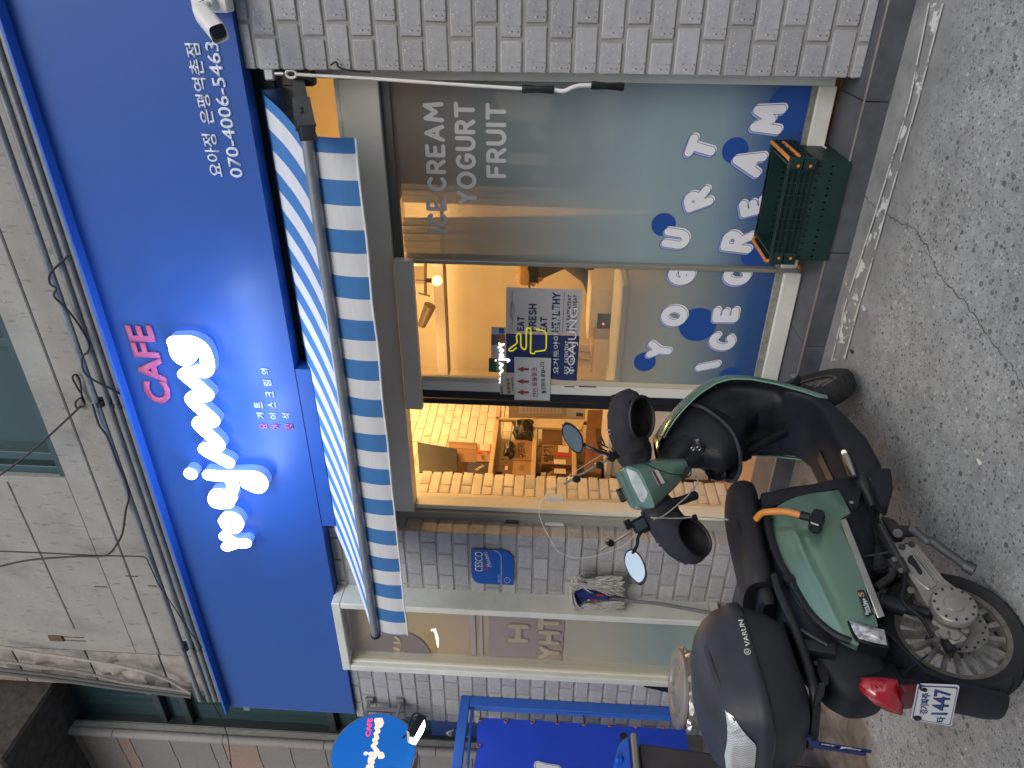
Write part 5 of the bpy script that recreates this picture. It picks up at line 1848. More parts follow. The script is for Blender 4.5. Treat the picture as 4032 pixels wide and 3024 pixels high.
sw_ = thing('display_shelf', (-.8, 3.9, KZ), 'dark shelf rack full of goods behind the display window', 'shelf')
for a in (322, 880, 1395, 1590, 2150):
    z = aY('G', a, 800, YI).z
    part('shelf_board', bx(aY('G', a, 1300, YI).x, -.40, YI + .002, YI + .3, z - .012, z), mat('shelf_dark', (.10, .095, .09), .6), sw_, 0)
part('shelf_light_block', bx(aY('G', 800, 1310, YI).x, -.40, YI + .3, YI + .31, KZ, 2.06), mat('shelf_light_block', (.34, .34, .33), .8), sw_, 0)  # panel added behind the goods to hold back the room's warm light
SHEER = bpy.data.materials.new('sheer_curtain')
SHEER.use_nodes = True
n_, L_, b_ = N(SHEER)
n_.remove(b_)
tr, df, tl, m1, m2 = (n_.new('ShaderNode' + q) for q in ('BsdfTransparent', 'BsdfDiffuse', 'BsdfTranslucent', 'MixShader', 'MixShader'))
df.inputs[0].default_value = tl.inputs[0].default_value = rgb(.66, .66, .63)
m1.inputs[0].default_value, m2.inputs[0].default_value = .14, .92
L_.new(df.outputs[0], m1.inputs[1])
L_.new(tl.outputs[0], m1.inputs[2])
L_.new(tr.outputs[0], m2.inputs[1])
L_.new(m1.outputs[0], m2.inputs[2])
L_.new(m2.outputs[0], n_['Material Output'].inputs[0])
xcA, xcB = Xm1 - .02, aY('G', 700, 1375, 3.72).x


def curt(u, v):
    x = xcA + (xcB + .05 * (1 - v) - xcA) * u + .03 * math.sin(v * 2 + 3)
    return Vector((x, 3.72 + .022 * math.sin(u * 34 + 2 * v) + .012 * math.sin(u * 61 + 5 * v), .2 + 1.99 * v))


single('sheer_curtain', grid(BM(), curt, 80, 16), SHEER, 'sheer white pleated curtain glowing orange at the top behind the display window', 'curtain', smooth=80)


def curt2(u, v):
    x = aY('G', 700, 1325, 3.74).x + .10 * u - .02 * (1 - v)
    return Vector((x, 3.745 + .015 * math.sin(u * 20 + v), .2 + 1.99 * v))


single('grey_curtain', grid(BM(), curt2, 24, 10), SHEER, 'narrow drawn back strip of sheer curtain beside the dark shelf rack', 'curtain', smooth=80)
# ================================================================== FRAMED WINDOW BOX
YN1 = 3.275
wbx = thing('window_box', (-4.1, YN1, .3), 'tall narrow window in a projecting off white box frame beside the mop', 'window')
wl, wr, wt, wbm = -4.452, -3.765, 2.775, .20
fwid = .062
part('frame_top', bx(wl, wr, YN1, 3.5, wt - .06, wt, .006), OFFW, wbx, 0)
part('frame_bottom', bx(wl, wr, YN1, 3.5, wbm, wbm + .06, .006), OFFW, wbx, 0)
part('frame_side', bx(wr - .05, wr, YN1, 3.5, wbm + .061, wt - .061, .006), OFFW, wbx, 0)
part('frame_side', bx(wl, wl + .055, YN1, 3.5, wbm + .061, wt - .061, .006), OFFW, wbx, 0)
part('glazing_bead', bx(wl + .056, wl + .075, YN1 + .03, 3.42, wbm + .061, wt - .061, .004), mat('bead_pale', (.62, .6, .5), .5), wbx, 0)
YG_ = YN1 + .05
part('pane', bx(wl + .076, wr - .051, YG_, YG_ + .004, wbm + .061, wt - .061), glass_mat('thin_glass', (.95, .95, .93), 1.2), wbx, 0)
BEI = bpy.data.materials.new('window_backing')
BEI.use_nodes = True
n_, L_, b_ = N(BEI)
g_ = n_.new('ShaderNodeNewGeometry')
s_ = n_.new('ShaderNodeSeparateXYZ')
L_.new(g_.outputs['Position'], s_.inputs[0])
mr = n_.new('ShaderNodeMapRange')
mr.inputs['From Min'].default_value, mr.inputs['From Max'].default_value = .5, 2.6
rc = n_.new('ShaderNodeValToRGB')
for i, (p, c) in enumerate(((0, (.30, .40, .40)), (.2, (.47, .46, .38)), (.42, (.48, .43, .32)), (.62, (.42, .32, .25)), (.8, (.46, .34, .19)), (1, (.40, .28, .17)))):
    e = rc.color_ramp.elements
    el = e[i] if i < 2 else e.new(p)
    el.position, el.color = p, rgb(*c)
L_.new(s_.outputs['Z'], mr.inputs['Value'])
L_.new(mr.outputs[0], rc.inputs[0])
L_.new(rc.outputs[0], b_.inputs['Base Color'])
b_.inputs['Roughness'].default_value = .7
part('frosted_backing', bx(wl + .02, wr - .02, 3.40, 3.41, wbm + .03, wt - .03), BEI, wbx, 0)
part('back_print', bx(wl + .03, wr - .02, 3.394, 3.398, aY('D', 1440, 800, 3.39).z, aY('D', 950, 800, 3.39).z), mat('mauve_print', (.37, .30, .27), .7), wbx, 0)
part('print_band', bx(wl + .03, wr - .02, 3.392, 3.396, aY('D', 870, 800, 3.39).z, aY('D', 840, 800, 3.39).z), mat('pale_band', (.42, .37, .36), .7), wbx, 0)
part('print_band', bx(wl + .03, wr - .02, 3.391, 3.395, aY('D', 915, 800, 3.39).z, aY('D', 900, 800, 3.39).z), MAT['pale_band'], wbx, 0)
LETB = mat('beige_letter', (.50, .43, .30), .7)
LETO = mat('beige_outline', (.33, .26, .2), .7)
YO = 3.388
for s, p0, p1, h in (('H', (1195, 835), (1195, 745), 100), ('Y', (1395, 945), (1395, 885), 105), ('H', (1395, 850), (1395, 785), 105), ('T', (1395, 755), (1395, 690), 105)):
    a, b = aY('D', *p0, YO), aY('D', *p1, YO)
    hh = aY('D', p0[0] - h, p0[1], YO).z - a.z
    st, w = stroke_word(s)
    pts = [[(a.x + x / w * (b.x - a.x), a.z + y * hh) for x, y in q] for q in st]
    for r_, m_, o_ in ((.027, LETO, 0), (.018, LETB, .002)):
        bm = curve_mesh(contours(pts, r_, .005), 0)
        put(bm, (0, YO - o_, 0), (1, 0, 0), (0, 0, 1))
        part('mirrored_letter', bm, m_, wbx, 0)
bm = BM()
c = aY('D', 345, 900, YO)
rad = .255
bm.faces.new([bm.verts.new(p) for p in circ((c.x - .03, YO + .004, c.z), (1, 0, 0), (0, 0, 1), rad, 48)])
bmesh.ops.bisect_plane(bm, geom=bm.verts[:] + bm.edges[:] + bm.faces[:], plane_co=(wl + .05, 0, 0), plane_no=(-1, 0, 0), clear_outer=True)
part('round_decal', bm, mat('decal_grey', (.26, .21, .17), .7), wbx, 0)


def dn(*pts): return [(lambda q: (q.x, q.z))(aY('D', a, b, YO)) for a, b in pts]


bm = curve_mesh(contours([dn((350, 810), (375, 830)), dn((345, 845), (375, 845)), dn((345, 880), (370, 890)), dn((330, 950), (345, 925), (395, 920), (400, 910)), dn((300, 918))], .011, .003), 0)
put(bm, (0, YO - .002, 0), (1, 0, 0), (0, 0, 1))
part('mirrored_letter', bm, mat('decal_yellow', (.62, .48, .28), .6), wbx, 0)

# ---- blue membership plaque
pq = thing('wall_plaque', aY('D', 975, 350, YL - .01), 'blue pest control plaque with white serif letters fixed on the brick wall', 'plaque')
YPQ = YL - .014
BLUEP = mat('plaque_blue', (.006, .09, .42), .35)
out = [(840, 240), (1045, 248), (1085, 262), (1108, 290), (1116, 330), (1112, 474), (900, 464), (868, 452), (848, 425), (841, 395)]
part('plate', flat('D', out, YPQ, None, '', .012), BLUEP, pq, 0)
PW = mat('plaque_white', (.70, .72, .74), .5)
a, b = aY('D', 918, 385, YPQ - .001), aY('D', 918, 258, YPQ - .001)
letter('lettering', 'CESCO', PW, pq, a, b, aY('D', 865, 320, YPQ).z - aY('D', 918, 320, YPQ).z, bold=.01)
a, b = aY('D', 975, 350, YPQ - .001), aY('D', 945, 258, YPQ - .001)
letter('lettering', 'Members', PW, pq, a, b, .03, bold=.0)
a, b = aY('D', 1027, 455, YPQ - .001), aY('D', 1025, 405, YPQ - .001)
letter('lettering', 'Space Care', PW, pq, a, b, .012, bold=.0)
bm = BM()
tube(bm, smoothp([aY('D', q[0], q[1], YPQ - .001) for q in ((985, 246), (1012, 258), (1030, 280), (1036, 310), (1036, 470))], 6), .0016, 6)
tube(bm, [aY('D', 1075 + 20 * math.cos(t), 443 + 18 * math.sin(t), YPQ - .001) for t in np.linspace(0, 6.283, 9)], .0012, 5)
part('line', bm, PW, pq, 0)
bm = BM()
prism(bm, [aY('D', q[0], q[1], YPQ - .001) for q in ((930, 382), (938, 365), (938, 345), (931, 330), (950, 345), (948, 370))], (0, -.001, 0))
part('red_swoosh', bm, mat('swoosh_red', (.5, .03, .05), .5), pq, 0)

# ---- mop
YM2 = 3.36
mp_ = thing('mop', aY('P7', 1240, 950, YM2), 'grey string mop with navy clamp standing upside down against the window box', 'mop')
NAVYP = mat('mop_navy', (.018, .03, .14), .4)
prof = [(1242, 845), (1355, 862), (1440, 935), (1655, 962), (1655, 1005), (1430, 990), (1345, 1048), (1242, 1045)]
bm = prism(BM(), [aY('P7', a, b, YM2 - .03) for a, b in prof], (0, .03, 0))
bmesh.ops.bevel(bm, geom=bm.edges[:], offset=.004, segments=2, affect='EDGES')
part('clamp', bm, NAVYP, mp_)
bm = BM()
for dx in (.0, .02, .04, .06, .08):
    for s in (-1, 1):
        q = aY('P7', 1290 + dx * 900, 940 + s * (22 + dx * 300 * (1 if s > 0 else .6)), YM2 - .031)
        tube(bm, [q, q + Vector((0, -.003, 0))], .004, 8)
part('clamp_hole', bm, BLACK, mp_)
bm = BM()
tube(bm, [aY('P7', q[0], q[1], YM2 - .02) for q in ((1250, 832), (1330, 840), (1380, 868), (1450, 925), (1520, 945))], .006, 8)
tube(bm, [aY('P7', q[0], q[1], YM2 - .02) for q in ((1285, 1040), (1350, 1045), (1400, 1000), (1500, 992))], .006, 8)
tube(bm, [aY('P7', q[0], q[1], YM2 - .02) for q in ((1238, 840), (1236, 945), (1232, 1045))], .005, 8)
part('wire_jaw', bm, WHITEP, mp_)
bm = BM()
tube(bm, [aY('P7', 1520, 945, YM2 - .025), aY('P7', 1600, 955, YM2 - .025)], .008, 8)
tube(bm, [aY('P7', 1440, 992, YM2 - .025), aY('P7', 1520, 998, YM2 - .025)], .007, 8)
part('red_tab', bm, mat('red_tab', (.35, .02, .04), .5), mp_)
bm = BM()
tube(bm, [aY('P7', 1600, 978, YM2 - .012), aY('P7', 2212, 1045, YM2 - .005), Vector((aY('P7', 2212, 1045, YM2).x + .0, 3.26, .02))], .012, 10)
part('handle', bm, STEELG, mp_)
rg = random.Random(5)
MOP = mat('mop_string', (.40, .40, .37), .95, noise=.3, nscale=40, rand=.0)
bm = BM()
for i in range(240):
    side = -1 if i % 5 < 3 else 1
    t = rg.random()
    s0 = aY('P7', 1225 + rg.uniform(0, 25), 800 + 250 * t, YM2 - rg.uniform(.0, .04))
    yv = (790 - 60 * t) if side < 0 else (1055 + 40 * t)
    yv += rg.uniform(-10, 110 if side < 0 else 20)
    L_end = rg.uniform(1600, 1830)
    yend = rg.uniform(735, 965) if side < 0 else rg.uniform(1010, 1135)
    ym = (rg.uniform(775, 880) if side < 0 else rg.uniform(1040, 1100))
    d1, d2, d3 = rg.uniform(.0, .05), rg.uniform(.0, .055), rg.uniform(-.01, .05)
    pts = [s0, aY('P7', 1260 + rg.uniform(0, 60), yv, YM2 - .02 - d1), aY('P7', 1430, ym, YM2 - d2), aY('P7', (1430 + L_end) / 2 + rg.uniform(-20, 20), (ym + yend) / 2 + rg.uniform(-22, 22), YM2 - d3), aY('P7', L_end, yend, YM2 - d3)]
    tube(bm, smoothp(pts, 5), rg.uniform(.0025, .0042), 5)
part('strings', bm, MOP, mp_)
mp_.children[-1]['kind'] = 'stuff'

# ---- round projecting sign
XRS = -4.9
rc_ = aX('Q3', 815, 1330, XRS)
RR = .305
rs = thing('round_sign', rc_, 'round blue backlit blade sign with pink CAFE over peach script', 'sign')
bm = BM()
lathe(bm, [(RR, -.14), (RR, -.004), (RR - .008, 0)], rc_ + Vector((0, 0, 0)), (1, 0, 0), (0, 1, 0), 64)
part('drum', bm, STEELG, rs)
RF = bpy.data.materials.new('round_sign_face')
RF.use_nodes = True
n_, L_, b_ = N(RF)
b_.inputs['Base Color'].default_value = rgb(.004, .12, .45)
b_.inputs['Roughness'].default_value = .35
b_.inputs['Emission Color'].default_value = rgb(.005, .21, .82)
b_.inputs['Emission Strength'].default_value = .2
bm = BM()
lathe(bm, [(RR - .012, .001), (RR - .016, .004)], rc_, (1, 0, 0), (0, 1, 0), 64)
part('lit_face', bm, RF, rs)


def qx(*pts): return [(lambda q: (q.y, q.z))(aX('Q3', a, b, XRS + .006)) for a, b in pts]


ss = [qx((870, 880), (890, 900), (905, 930), (870, 930), (862, 900)), qx((850, 865), (920, 860), (935, 910), (915, 950), (855, 975)), qx((855, 975), (885, 1030), (845, 1060), (865, 1130), (825, 1150), (850, 1200), (805, 1240), (870, 1320)), qx((765, 1355), (930, 1355), (945, 1395), (910, 1400)),
      qx((860, 1350), (805, 1430), (765, 1420), (760, 1470), (800, 1480)), qx((735, 1540), (790, 1540), (780, 1590), (725, 1580), (735, 1540)), qx((725, 1640), (790, 1660)), qx((745, 1690), (790, 1660))]
dots = qx((700, 1350))
PEACH = mat('peach_script', (.8, .62, .5), .5, emit=(1, .74, .55), estr=.5)
PEACHO = mat('peach_outline', (.85, .8, .75), .5, emit=(1, .9, .8), estr=.55)
for r_, m_, o_ in ((.0145, PEACHO, .0055), (.0115, PEACH, .0065)):
    bm = curve_mesh(contours([(s, r_) for s in ss] + [(dots, r_)], r_, .0035), 0)
    put(bm, (XRS + o_, 0, 0), (0, 1, 0), (0, 0, 1))
    part('script', bm, m_, rs, 0)
a, b = aX('Q3', 770, 1105, XRS + .006), aX('Q3', 805, 840, XRS + .006)
zc_ = (a.z + b.z) / 2 - .01
letter('cafe_lettering', 'CAFE', mat('pink_lit', (.7, .05, .15), .5, emit=(1, .05, .2), estr=.8), rs, Vector((a.x, a.y, a.z)), Vector((b.x, b.y, b.z)), .037, n_off=.001, bold=.035)
bm = BM()
pa, pb = aY('Q3', 755, 600, 3.36), aY('Q3', 1195, 615, 3.36)
for p in (pa, pb):
    box(bm, p.x - .04, p.x + .03, 3.36, 3.384, p.z - .03, p.z + .03, .003)
    box(bm, p.x - .012, p.x + .012, rc_.y + .24, 3.36, p.z - .012, p.z + .012)
box(bm, pa.x - .01, pa.x + .016, 3.28, 3.31, pb.z, pa.z, .002)
part('bracket', bm, STEELG, rs)

# ---- dark blue letter board beyond the wall end
YDB = 3.62
db = thing('letter_board', aY('Q3', 1800, 1200, YDB), 'dark blue board with pale angular Korean letters past the brick corner', 'sign')
q0, q1 = aY('Q3', 1645, 870, YDB), aY('Q3', 2120, 870, YDB)
part('board', bx(-6.2, -5.19, YDB, YDB + .04, q1.z - .5, q0.z), mat('board_blue', (.02, .045, .17), .35), db, 0)
BL = mat('board_letter', (.34, .36, .30), .5)
for s, a, b, h in (('A', (1975, 1140), (1985, 990), 110), ('세', (1955, 1385), (1985, 1205), 130), ('이', (1900, 1555), (1920, 1435), 110), ('요', (2200, 1240), (2200, 1060), 100)):
    p0, p1 = aY('Q3', *a, YDB - .001), aY('Q3', *b, YDB - .001)
    letter('lettering', s, BL, db, p0, p1, h * .00061, bold=.025)

# ---- blue banner frame at right angles to the wall
XBF = -4.815
bf_ = thing('banner_frame', (XBF, 3.0, 0), 'blue steel frame standing out from the wall holding a corded blue banner', 'banner')
zt_b, zb_b = aX('D', 775, 1190, XBF).z, .28
part('upright', bx(XBF - .06, XBF, 3.30, 3.383, zb_b, zt_b - .071, .004), mat('frame_blue', (.03, .12, .50), .35), bf_, 0)
part('top_bar', bx(XBF - .06, XBF, 1.6, 3.383, zt_b - .07, zt_b, .004), MAT['frame_blue'], bf_, 0)
yb0 = aX('D', 900, 1265, XBF - .03).y
bm = BM()
tube(bm, [aX('D', 870, 1268, XBF - .03), aX('D', 1500, 1310, XBF - .03), aX('D', 2180, 1345, XBF - .03)], .012, 8)
tube(bm, [aX('D', 850, 1265, XBF - .03), aX('D', 835, 1400, XBF - .03), aX('D', 815, 1680, XBF - .03)], .012, 8)
for q in ((915, 1250, 1272), (1345, 1275, 1300), (1800, 1300, 1325)):
    tube(bm, [aX('D', q[0], q[1], XBF - .02), aX('D', q[0], q[2], XBF - .03)], .01, 8)
part('inner_rod', bm, MAT['frame_blue'], bf_)
XBN = XBF - .045
yA, yB_ = aX('D', 900, 1338, XBN).y, 1.6
zA = aX('D', 893, 1338, XBN).z
BAN = mat('banner_blue', (.014, .06, .56), .45, noise=.05, nscale=4)


def ban(u, v):
    return Vector((XBN + .012 * math.sin(u * 5 + v * 2), yA + (yB_ - yA) * u, .30 + (zA - .30) * v + .006 * math.sin(u * 30) * v))


part('banner', grid(BM(), ban, 40, 16), BAN, bf_, 80)
for q in ((903, 1345), (1067, 1355), (1240, 1362), (1402, 1364), (1575, 1373), (1742, 1380), (1910, 1388), (2083, 1393), (890, 1515)):
    p = aX('D', q[0], q[1], XBN + .016)
    bm = BM()
    tube(bm, [p + Vector((.004 * 0, .012 * math.cos(t), .012 * math.sin(t))) for t in np.linspace(0, 6.283, 14)], .0045, 6)
    part('grommet', bm, mat('grommet_copper', (.35, .17, .13), .4, metal=.4), bf_)
    if q[0] in (903, 1402, 1575):
        bm2 = BM()
        tube(bm2, [p, p + Vector((.03, .03, .0)), p + Vector((.02, .055, .01)), p + Vector((.0, .04, .005)), p], .003, 5)
        part('tie_cord', bm2, BLACK, bf_)
bs = [qx2 for qx2 in [[(lambda q: (q.y, q.z))(aX('D', a, b, XBN + .02)) for a, b in s] for s in (((1275, 1640), (1330, 1655), (1400, 1665)), ((1275, 1640), (1290, 1700), (1400, 1760)))]]
for r_, m_, o_ in ((.030, WPRINT, .018), (.023, BPRINT, .020), (.019, WPRINT, .022)):
    bm = curve_mesh(contours(bs, r_, .006), 0)
    put(bm, (XBN + o_, 0, 0), (0, 1, 0), (0, 0, 1))
    part('banner_script', bm, m_, bf_, 0)

# ---- LED flood light
XFL = -4.62
fl = thing('flood_light', aX('Q3', 1440, 980, XFL), 'small black flood lamp with bright strip aimed at the blue banner', 'lamp')
f0, f1 = aX('Q3', 1530, 830, XFL), aX('Q3', 1350, 1150, XFL)
d = (f1 - f0).normalized()
nx = Vector((1, 0, 0))
nn = d.cross(nx)
bm = BM()
obox(bm, (f0 + f1) / 2 + nn * 0, d, nn, nx, (f1 - f0).length / 2, .03, .035, .006)
part('lamp_body', bm, BLACK, fl)
bm = BM()
g0, g1 = aX('Q3', 1560, 835, XFL + .01), aX('Q3', 1420, 1020, XFL + .01)
tube(bm, [g0, g1], .007, 8)
LEDM = mat('led_warm_white', (1, .95, .8), .5, emit=(1, .92, .72), estr=22)
part('led_strip', bm, LEDM, fl)
bm = prism(BM(), [aX('Q3', a, b, XFL + .0) for a, b in ((1555, 905), (1560, 960), (1535, 1040), (1420, 1225), (1350, 1200), (1400, 1100), (1480, 1000))], (.03, 0, 0))
part('diffuser', bm, LEDM, fl)
bm = prism(BM(), [aX('Q3', a, b, XFL + .0) for a, b in ((1300, 1080), (1340, 1110), (1345, 1210), (1310, 1190))], (.05, 0, 0))
part('end_plate', bm, PLASTW, fl)
bm = BM()
tube(bm, smoothp([aX('Q3', a, b, XFL + .01) for a, b in ((1500, 800), (1450, 765), (1390, 790), (1350, 870), (1330, 960), (1300, 1060), (1240, 1130))], 5), .006, 6)
tube(bm, [aX('Q3', 1270, 850, XFL - .1), f0], .01, 6)
part('lamp_cord', bm, CABLE, fl)

# ---- grey bin with blue lid
YBN = 2.25
q0, q1 = aY('P6', 330, 1320, YBN), aY('P6', 1150, 1345, YBN)
bn = thing('wheelie_bin', (-3.4, 2.0, gz(2.0)), 'grey plastic refuse bin with bright blue lid behind the scooter box', 'bin')
BGREY = mat('bin_grey', (.055, .057, .068), .5, noise=.1, nscale=10, bump=.1)
xr = q0.x
bm = BM()
loft(bm, [[Vector(p) for p in ((xr - .55 + t, 1.73 + t, z), (xr - t, 1.73 + t, z), (xr - t, 2.25 - t, z), (xr - .55 + t, 2.25 - t, z))] for z, t in ((gz(2.0) + .02, .05), (q0.z, 0))])
bmesh.ops.bevel(bm, geom=bm.edges[:], offset=.02, segments=2, affect='EDGES')
part('body', bm, BGREY, bn)
bm = bx(xr - .58, xr + .03, 1.70, 2.28, q0.z - .004, q0.z + .028, .008)
part('rim', bm, mat('bin_rim', (.22, .22, .21), .5), bn)
box_ = BM()
for z in (q0.z - .06,):
    box(box_, xr - .012, xr + .006, 2.05, 2.07, q0.z - .08, q0.z - .006)
    box(box_, xr - .35, xr - .34, 1.715, 1.733, q0.z - .08, q0.z - .006)
part('rib', box_, BGREY, bn)
bm = BM()
zl = q0.z + .03
loft(bm, [[Vector(p) for p in ((xr - .57 + t, 1.71 + t, z), (xr + .02 - t, 1.71 + t, z), (xr + .02 - t, 2.27 - t, z), (xr - .57 + t, 2.27 - t, z))] for z, t in ((zl, 0), (zl + .05, .015), (zl + .085, .09))])
bmesh.ops.bevel(bm, geom=bm.edges[:], offset=.012, segments=2, affect='EDGES')
for s in (1.85, 2.0, 2.15):
    box(bm, xr - .45, xr + .012, s - .02, s + .02, zl + .04, zl + .082, .01)
part('lid', bm, mat('bin_lid_blue', (.008, .09, .55), .3), bn)
bm = BM()
tube(bm, [(xr + .0, 2.275, zl + .03), (xr - .5, 2.275, zl + .03)], .02, 10)
part('hinge_bar', bm, BLACK, bn)

# ---- round grey pail with loose lid
d_ = 3.95
w_ = ray(pp('P6', 830, 660))
pc = EYE + w_ * (d_ / FPX)
PGREY = mat('pail_grey', (.27, .265, .26), .42, metal=.2, noise=.1, nscale=12)
pl_ = thing('pail', (pc.x, pc.y, gz(pc.y)), 'round grey pail with loose dished lid and crumpled foil behind the scooter box', 'bin')
bm = BM()
lathe(bm, [(.17, gz(pc.y) - pc.z), (.2, -.06), (.205, -.05), (.205, -.035)], pc, (0, 0, 1), (1, 0, 0), 40)
part('body', bm, PGREY, pl_)
tl_ = Matrix.Translation(pc) @ Matrix.Rotation(R(3), 4, 'Y') @ Matrix.Translation(-pc)
bm = BM()
lathe(bm, [(.2, -.028), (.207, -.02), (.207, -.004), (.2, .002), (.15, .004), (.14, -.012), (.125, -.014), (.12, -.002), (.05, .002), (.03, .012), (.03, .03), (.02, .034)], pc, (0, 0, 1), (1, 0, 0), 48)
bm.transform(tl_)
part('lid', bm, PGREY, pl_)
bm = BM()
rg = random.Random(9)
ring = []
for i in range(60):
    a = i / 60 * 6.283
    r_ = .196 + rg.uniform(-.012, .02)
    ring.append((Vector((pc.x + r_ * math.cos(a), pc.y + r_ * math.sin(a), pc.z - .03 + rg.uniform(-.004, .006))), Vector((pc.x + (r_ + rg.uniform(.0, .02)) * math.cos(a), pc.y + (r_ + .01) * math.sin(a), pc.z - .05 + rg.uniform(-.012, .012)))))
vs = [(bm.verts.new(a), bm.verts.new(b)) for a, b in ring]
for i in range(60):
    a, b = vs[i], vs[(i + 1) % 60]
    bm.faces.new((a[0], b[0], b[1], a[1]))
part('crumpled_foil', bm, mat('foil', (.6, .6, .58), .35, metal=.5), pl_, 0)
single('dark_strip', prism(BM(), [aY('P6', a, b, 3.37) for a, b in ((430, 650), (740, 672), (740, 722), (600, 690))], (0, .01, 0)), BLACK, 'dark pointed strip leaning on the bricks behind the round pail', 'strip')

# ---- stacked folding crates
xcr, ycf, ycb = aZ('E', 1105, 1020, KZ).x, 3.262, 3.585
xcl = aY('B', 690, 70, ycf + .02).x - .03
ztop0, ztop1, xcr, xcl = .315, .368, -.797, -1.282
ct_ = None
print('crate', xcr, xcl, 'tops', ztop0, ztop1)


def crate(zb, zt, label, body_vis):
    t = thing('folding_crate', ((xcr + xcl) / 2, (ycf + ycb) / 2, zb), label, 'crate', 'stacked green crates')
    W_, th = .0, .012
    inset = .018 if body_vis else .032
    # walls (with slots left open) and floor
    bm = BM()
    x0, x1, y0, y1 = xcl + inset, xcr - inset, ycf + inset * .7, ycb - inset
    box(bm, x0, x1, y0, y1, zb, zb + .01)
    part('base', bm, CRATEG, t, 0)

    def slot_wall(nm, o, u, wdt, hgt, rows, n, rim=.0):
        """Wall of thin plastic with open slots: o origin, u along, up z, thickness inwards."""
        bm = BM()
        nrm = Vector(u).cross(Vector((0, 0, 1)))
        zs = [0] + [q for r_ in rows for q in (r_ - .006, r_ + .006)] + [hgt]
        for i in range(0, len(zs) - 1):
            if i % 2 == 0:
                obox(bm, Vector(o) + Vector(u) * wdt / 2 + Vector((0, 0, (zs[i] + zs[i + 1]) / 2)), u, nrm, (0, 0, 1), wdt / 2, .004, (zs[i + 1] - zs[i]) / 2)
            else:
                pitch = wdt / n
                for j in range(n + 1):
                    a = max(0, j * pitch - pitch * .39)
                    b = min(wdt, j * pitch + pitch * .39)
                    obox(bm, Vector(o) + Vector(u) * ((a + b) / 2) + Vector((0, 0, (zs[i] + zs[i + 1]) / 2)), u, nrm, (0, 0, 1), (b - a) / 2, .004, .006)
        part(nm, bm, CRATEG, t, 0)
    H = zt - zb
    rows = [.35 * H, .62 * H] if body_vis else [.5 * H]
    slot_wall('front_panel', (x0, y0, zb), (1, 0, 0), x1 - x0, H, rows, 14)
    slot_wall('back_panel', (x0, y1, zb), (1, 0, 0), x1 - x0, H, [.6 * H], 14)
    slot_wall('end_panel', (x1, y0, zb), (0, 1, 0), y1 - y0, H, rows, 8)
    slot_wall('end_panel', (x0, y0, zb), (0, 1, 0), y1 - y0, H, [.6 * H], 8)
    # ribbed top rim
    rz0, rz1 = zt - .05, zt
    bm = BM()
    for z in (rz0, (rz0 + rz1) / 2 - .002, rz1 - .005):
        box(bm, xcl, xcr, ycf - .006, ycf + .012, z, z + .005)
        box(bm, xcl, xcr, ycb - .012, ycb + .004, z, z + .005)
        box(bm, xcr - .012, xcr + .006, ycf, ycb, z, z + .005)
        box(bm, xcl - .006, xcl + .012, ycf, ycb, z, z + .005)
    n = 9
    for i in range(n + 1):
        x = xcl + (xcr - xcl) * i / n
        box(bm, x - .0025, x + .0025, ycf - .005, ycf + .012, rz0, rz1)
    for i in range(5):
        y = ycf + (ycb - ycf) * i / 4
        box(bm, xcr - .012, xcr + .005, y - .0025, y + .0025, rz0, rz1)
    box(bm, xcl + .004, xcr - .004, ycf + .008, ycf + .013, rz0, rz1)
    box(bm, xcr - .013, xcr - .008, ycf, ycb, rz0, rz1)
    box(bm, xcl + .008, xcl + .013, ycf, ycb, rz0, rz1)
    box(bm, xcl, xcr, ycb - .012, ycb - .008, rz0, rz1)
    part('rim', bm, CRATEG, t, 0)
    for x, s in ((xcr, 1), (xcl, -1)):
        for y_a, y_b in ((ycf - .010, ycf + .014), (ycb - .014, ycb + .006)):
            part('corner_block', bx(x - .05 if s > 0 else x - .004, x + .004 if s > 0 else x + .05, y_a, y_b, rz0 - .012, zt + .004, .004), CRATEG, t)
        bm = BM()
        tube(bm, [(x - s * .018, ycf + .004, zt - .012), (x - s * .006, ycf + .012, zt + .004), (x, ycf + .03, zt + .009), (x, ycb - .03, zt + .009), (x - s * .006, ycb - .012, zt + .004), (x - s * .018, ycb - .004, zt - .012)], .0085, 10)
        tube(bm, [(x - s * .03, ycf - .0105, zt - .035), (x - s * .03, ycf - .013, zt - .035)], .007, 8)
        part('handle', bm, ORANGE, t)
    return t


cA = crate(KZ, ztop0, 'lower dark green folding crate with orange handles standing on the tiled step', True)
cB = crate(ztop0 - .12, ztop1, 'upper dark green folding crate nested in the lower one under the window letters', False)
bm = BM()
for a, b, s in ((1830, 930, 1.0), (1700, 900, .6), (1850, 890, .5)):
    q = aX('Q5', a, b, xcr - .012)
    prism(bm, [q + Vector((.0, .03 * s * math.cos(t) * (1 + .4 * math.sin(5 * t)), .008 * s * math.sin(t))) for t in np.linspace(0, 5.6, 9)], (.001, 0, 0))
part('torn_label', bm, WPRINT, cA, 0)
p = aY('Q5', 1310, 1250, ycb - .03)
single('blue_card', bx(p.x - .09, p.x + .05, ycb - .035, ycb - .031, p.z - .03, p.z + .015), mat('card_blue', (.03, .05, .13), .5), 'small blue card lying inside the upper crate', 'card')
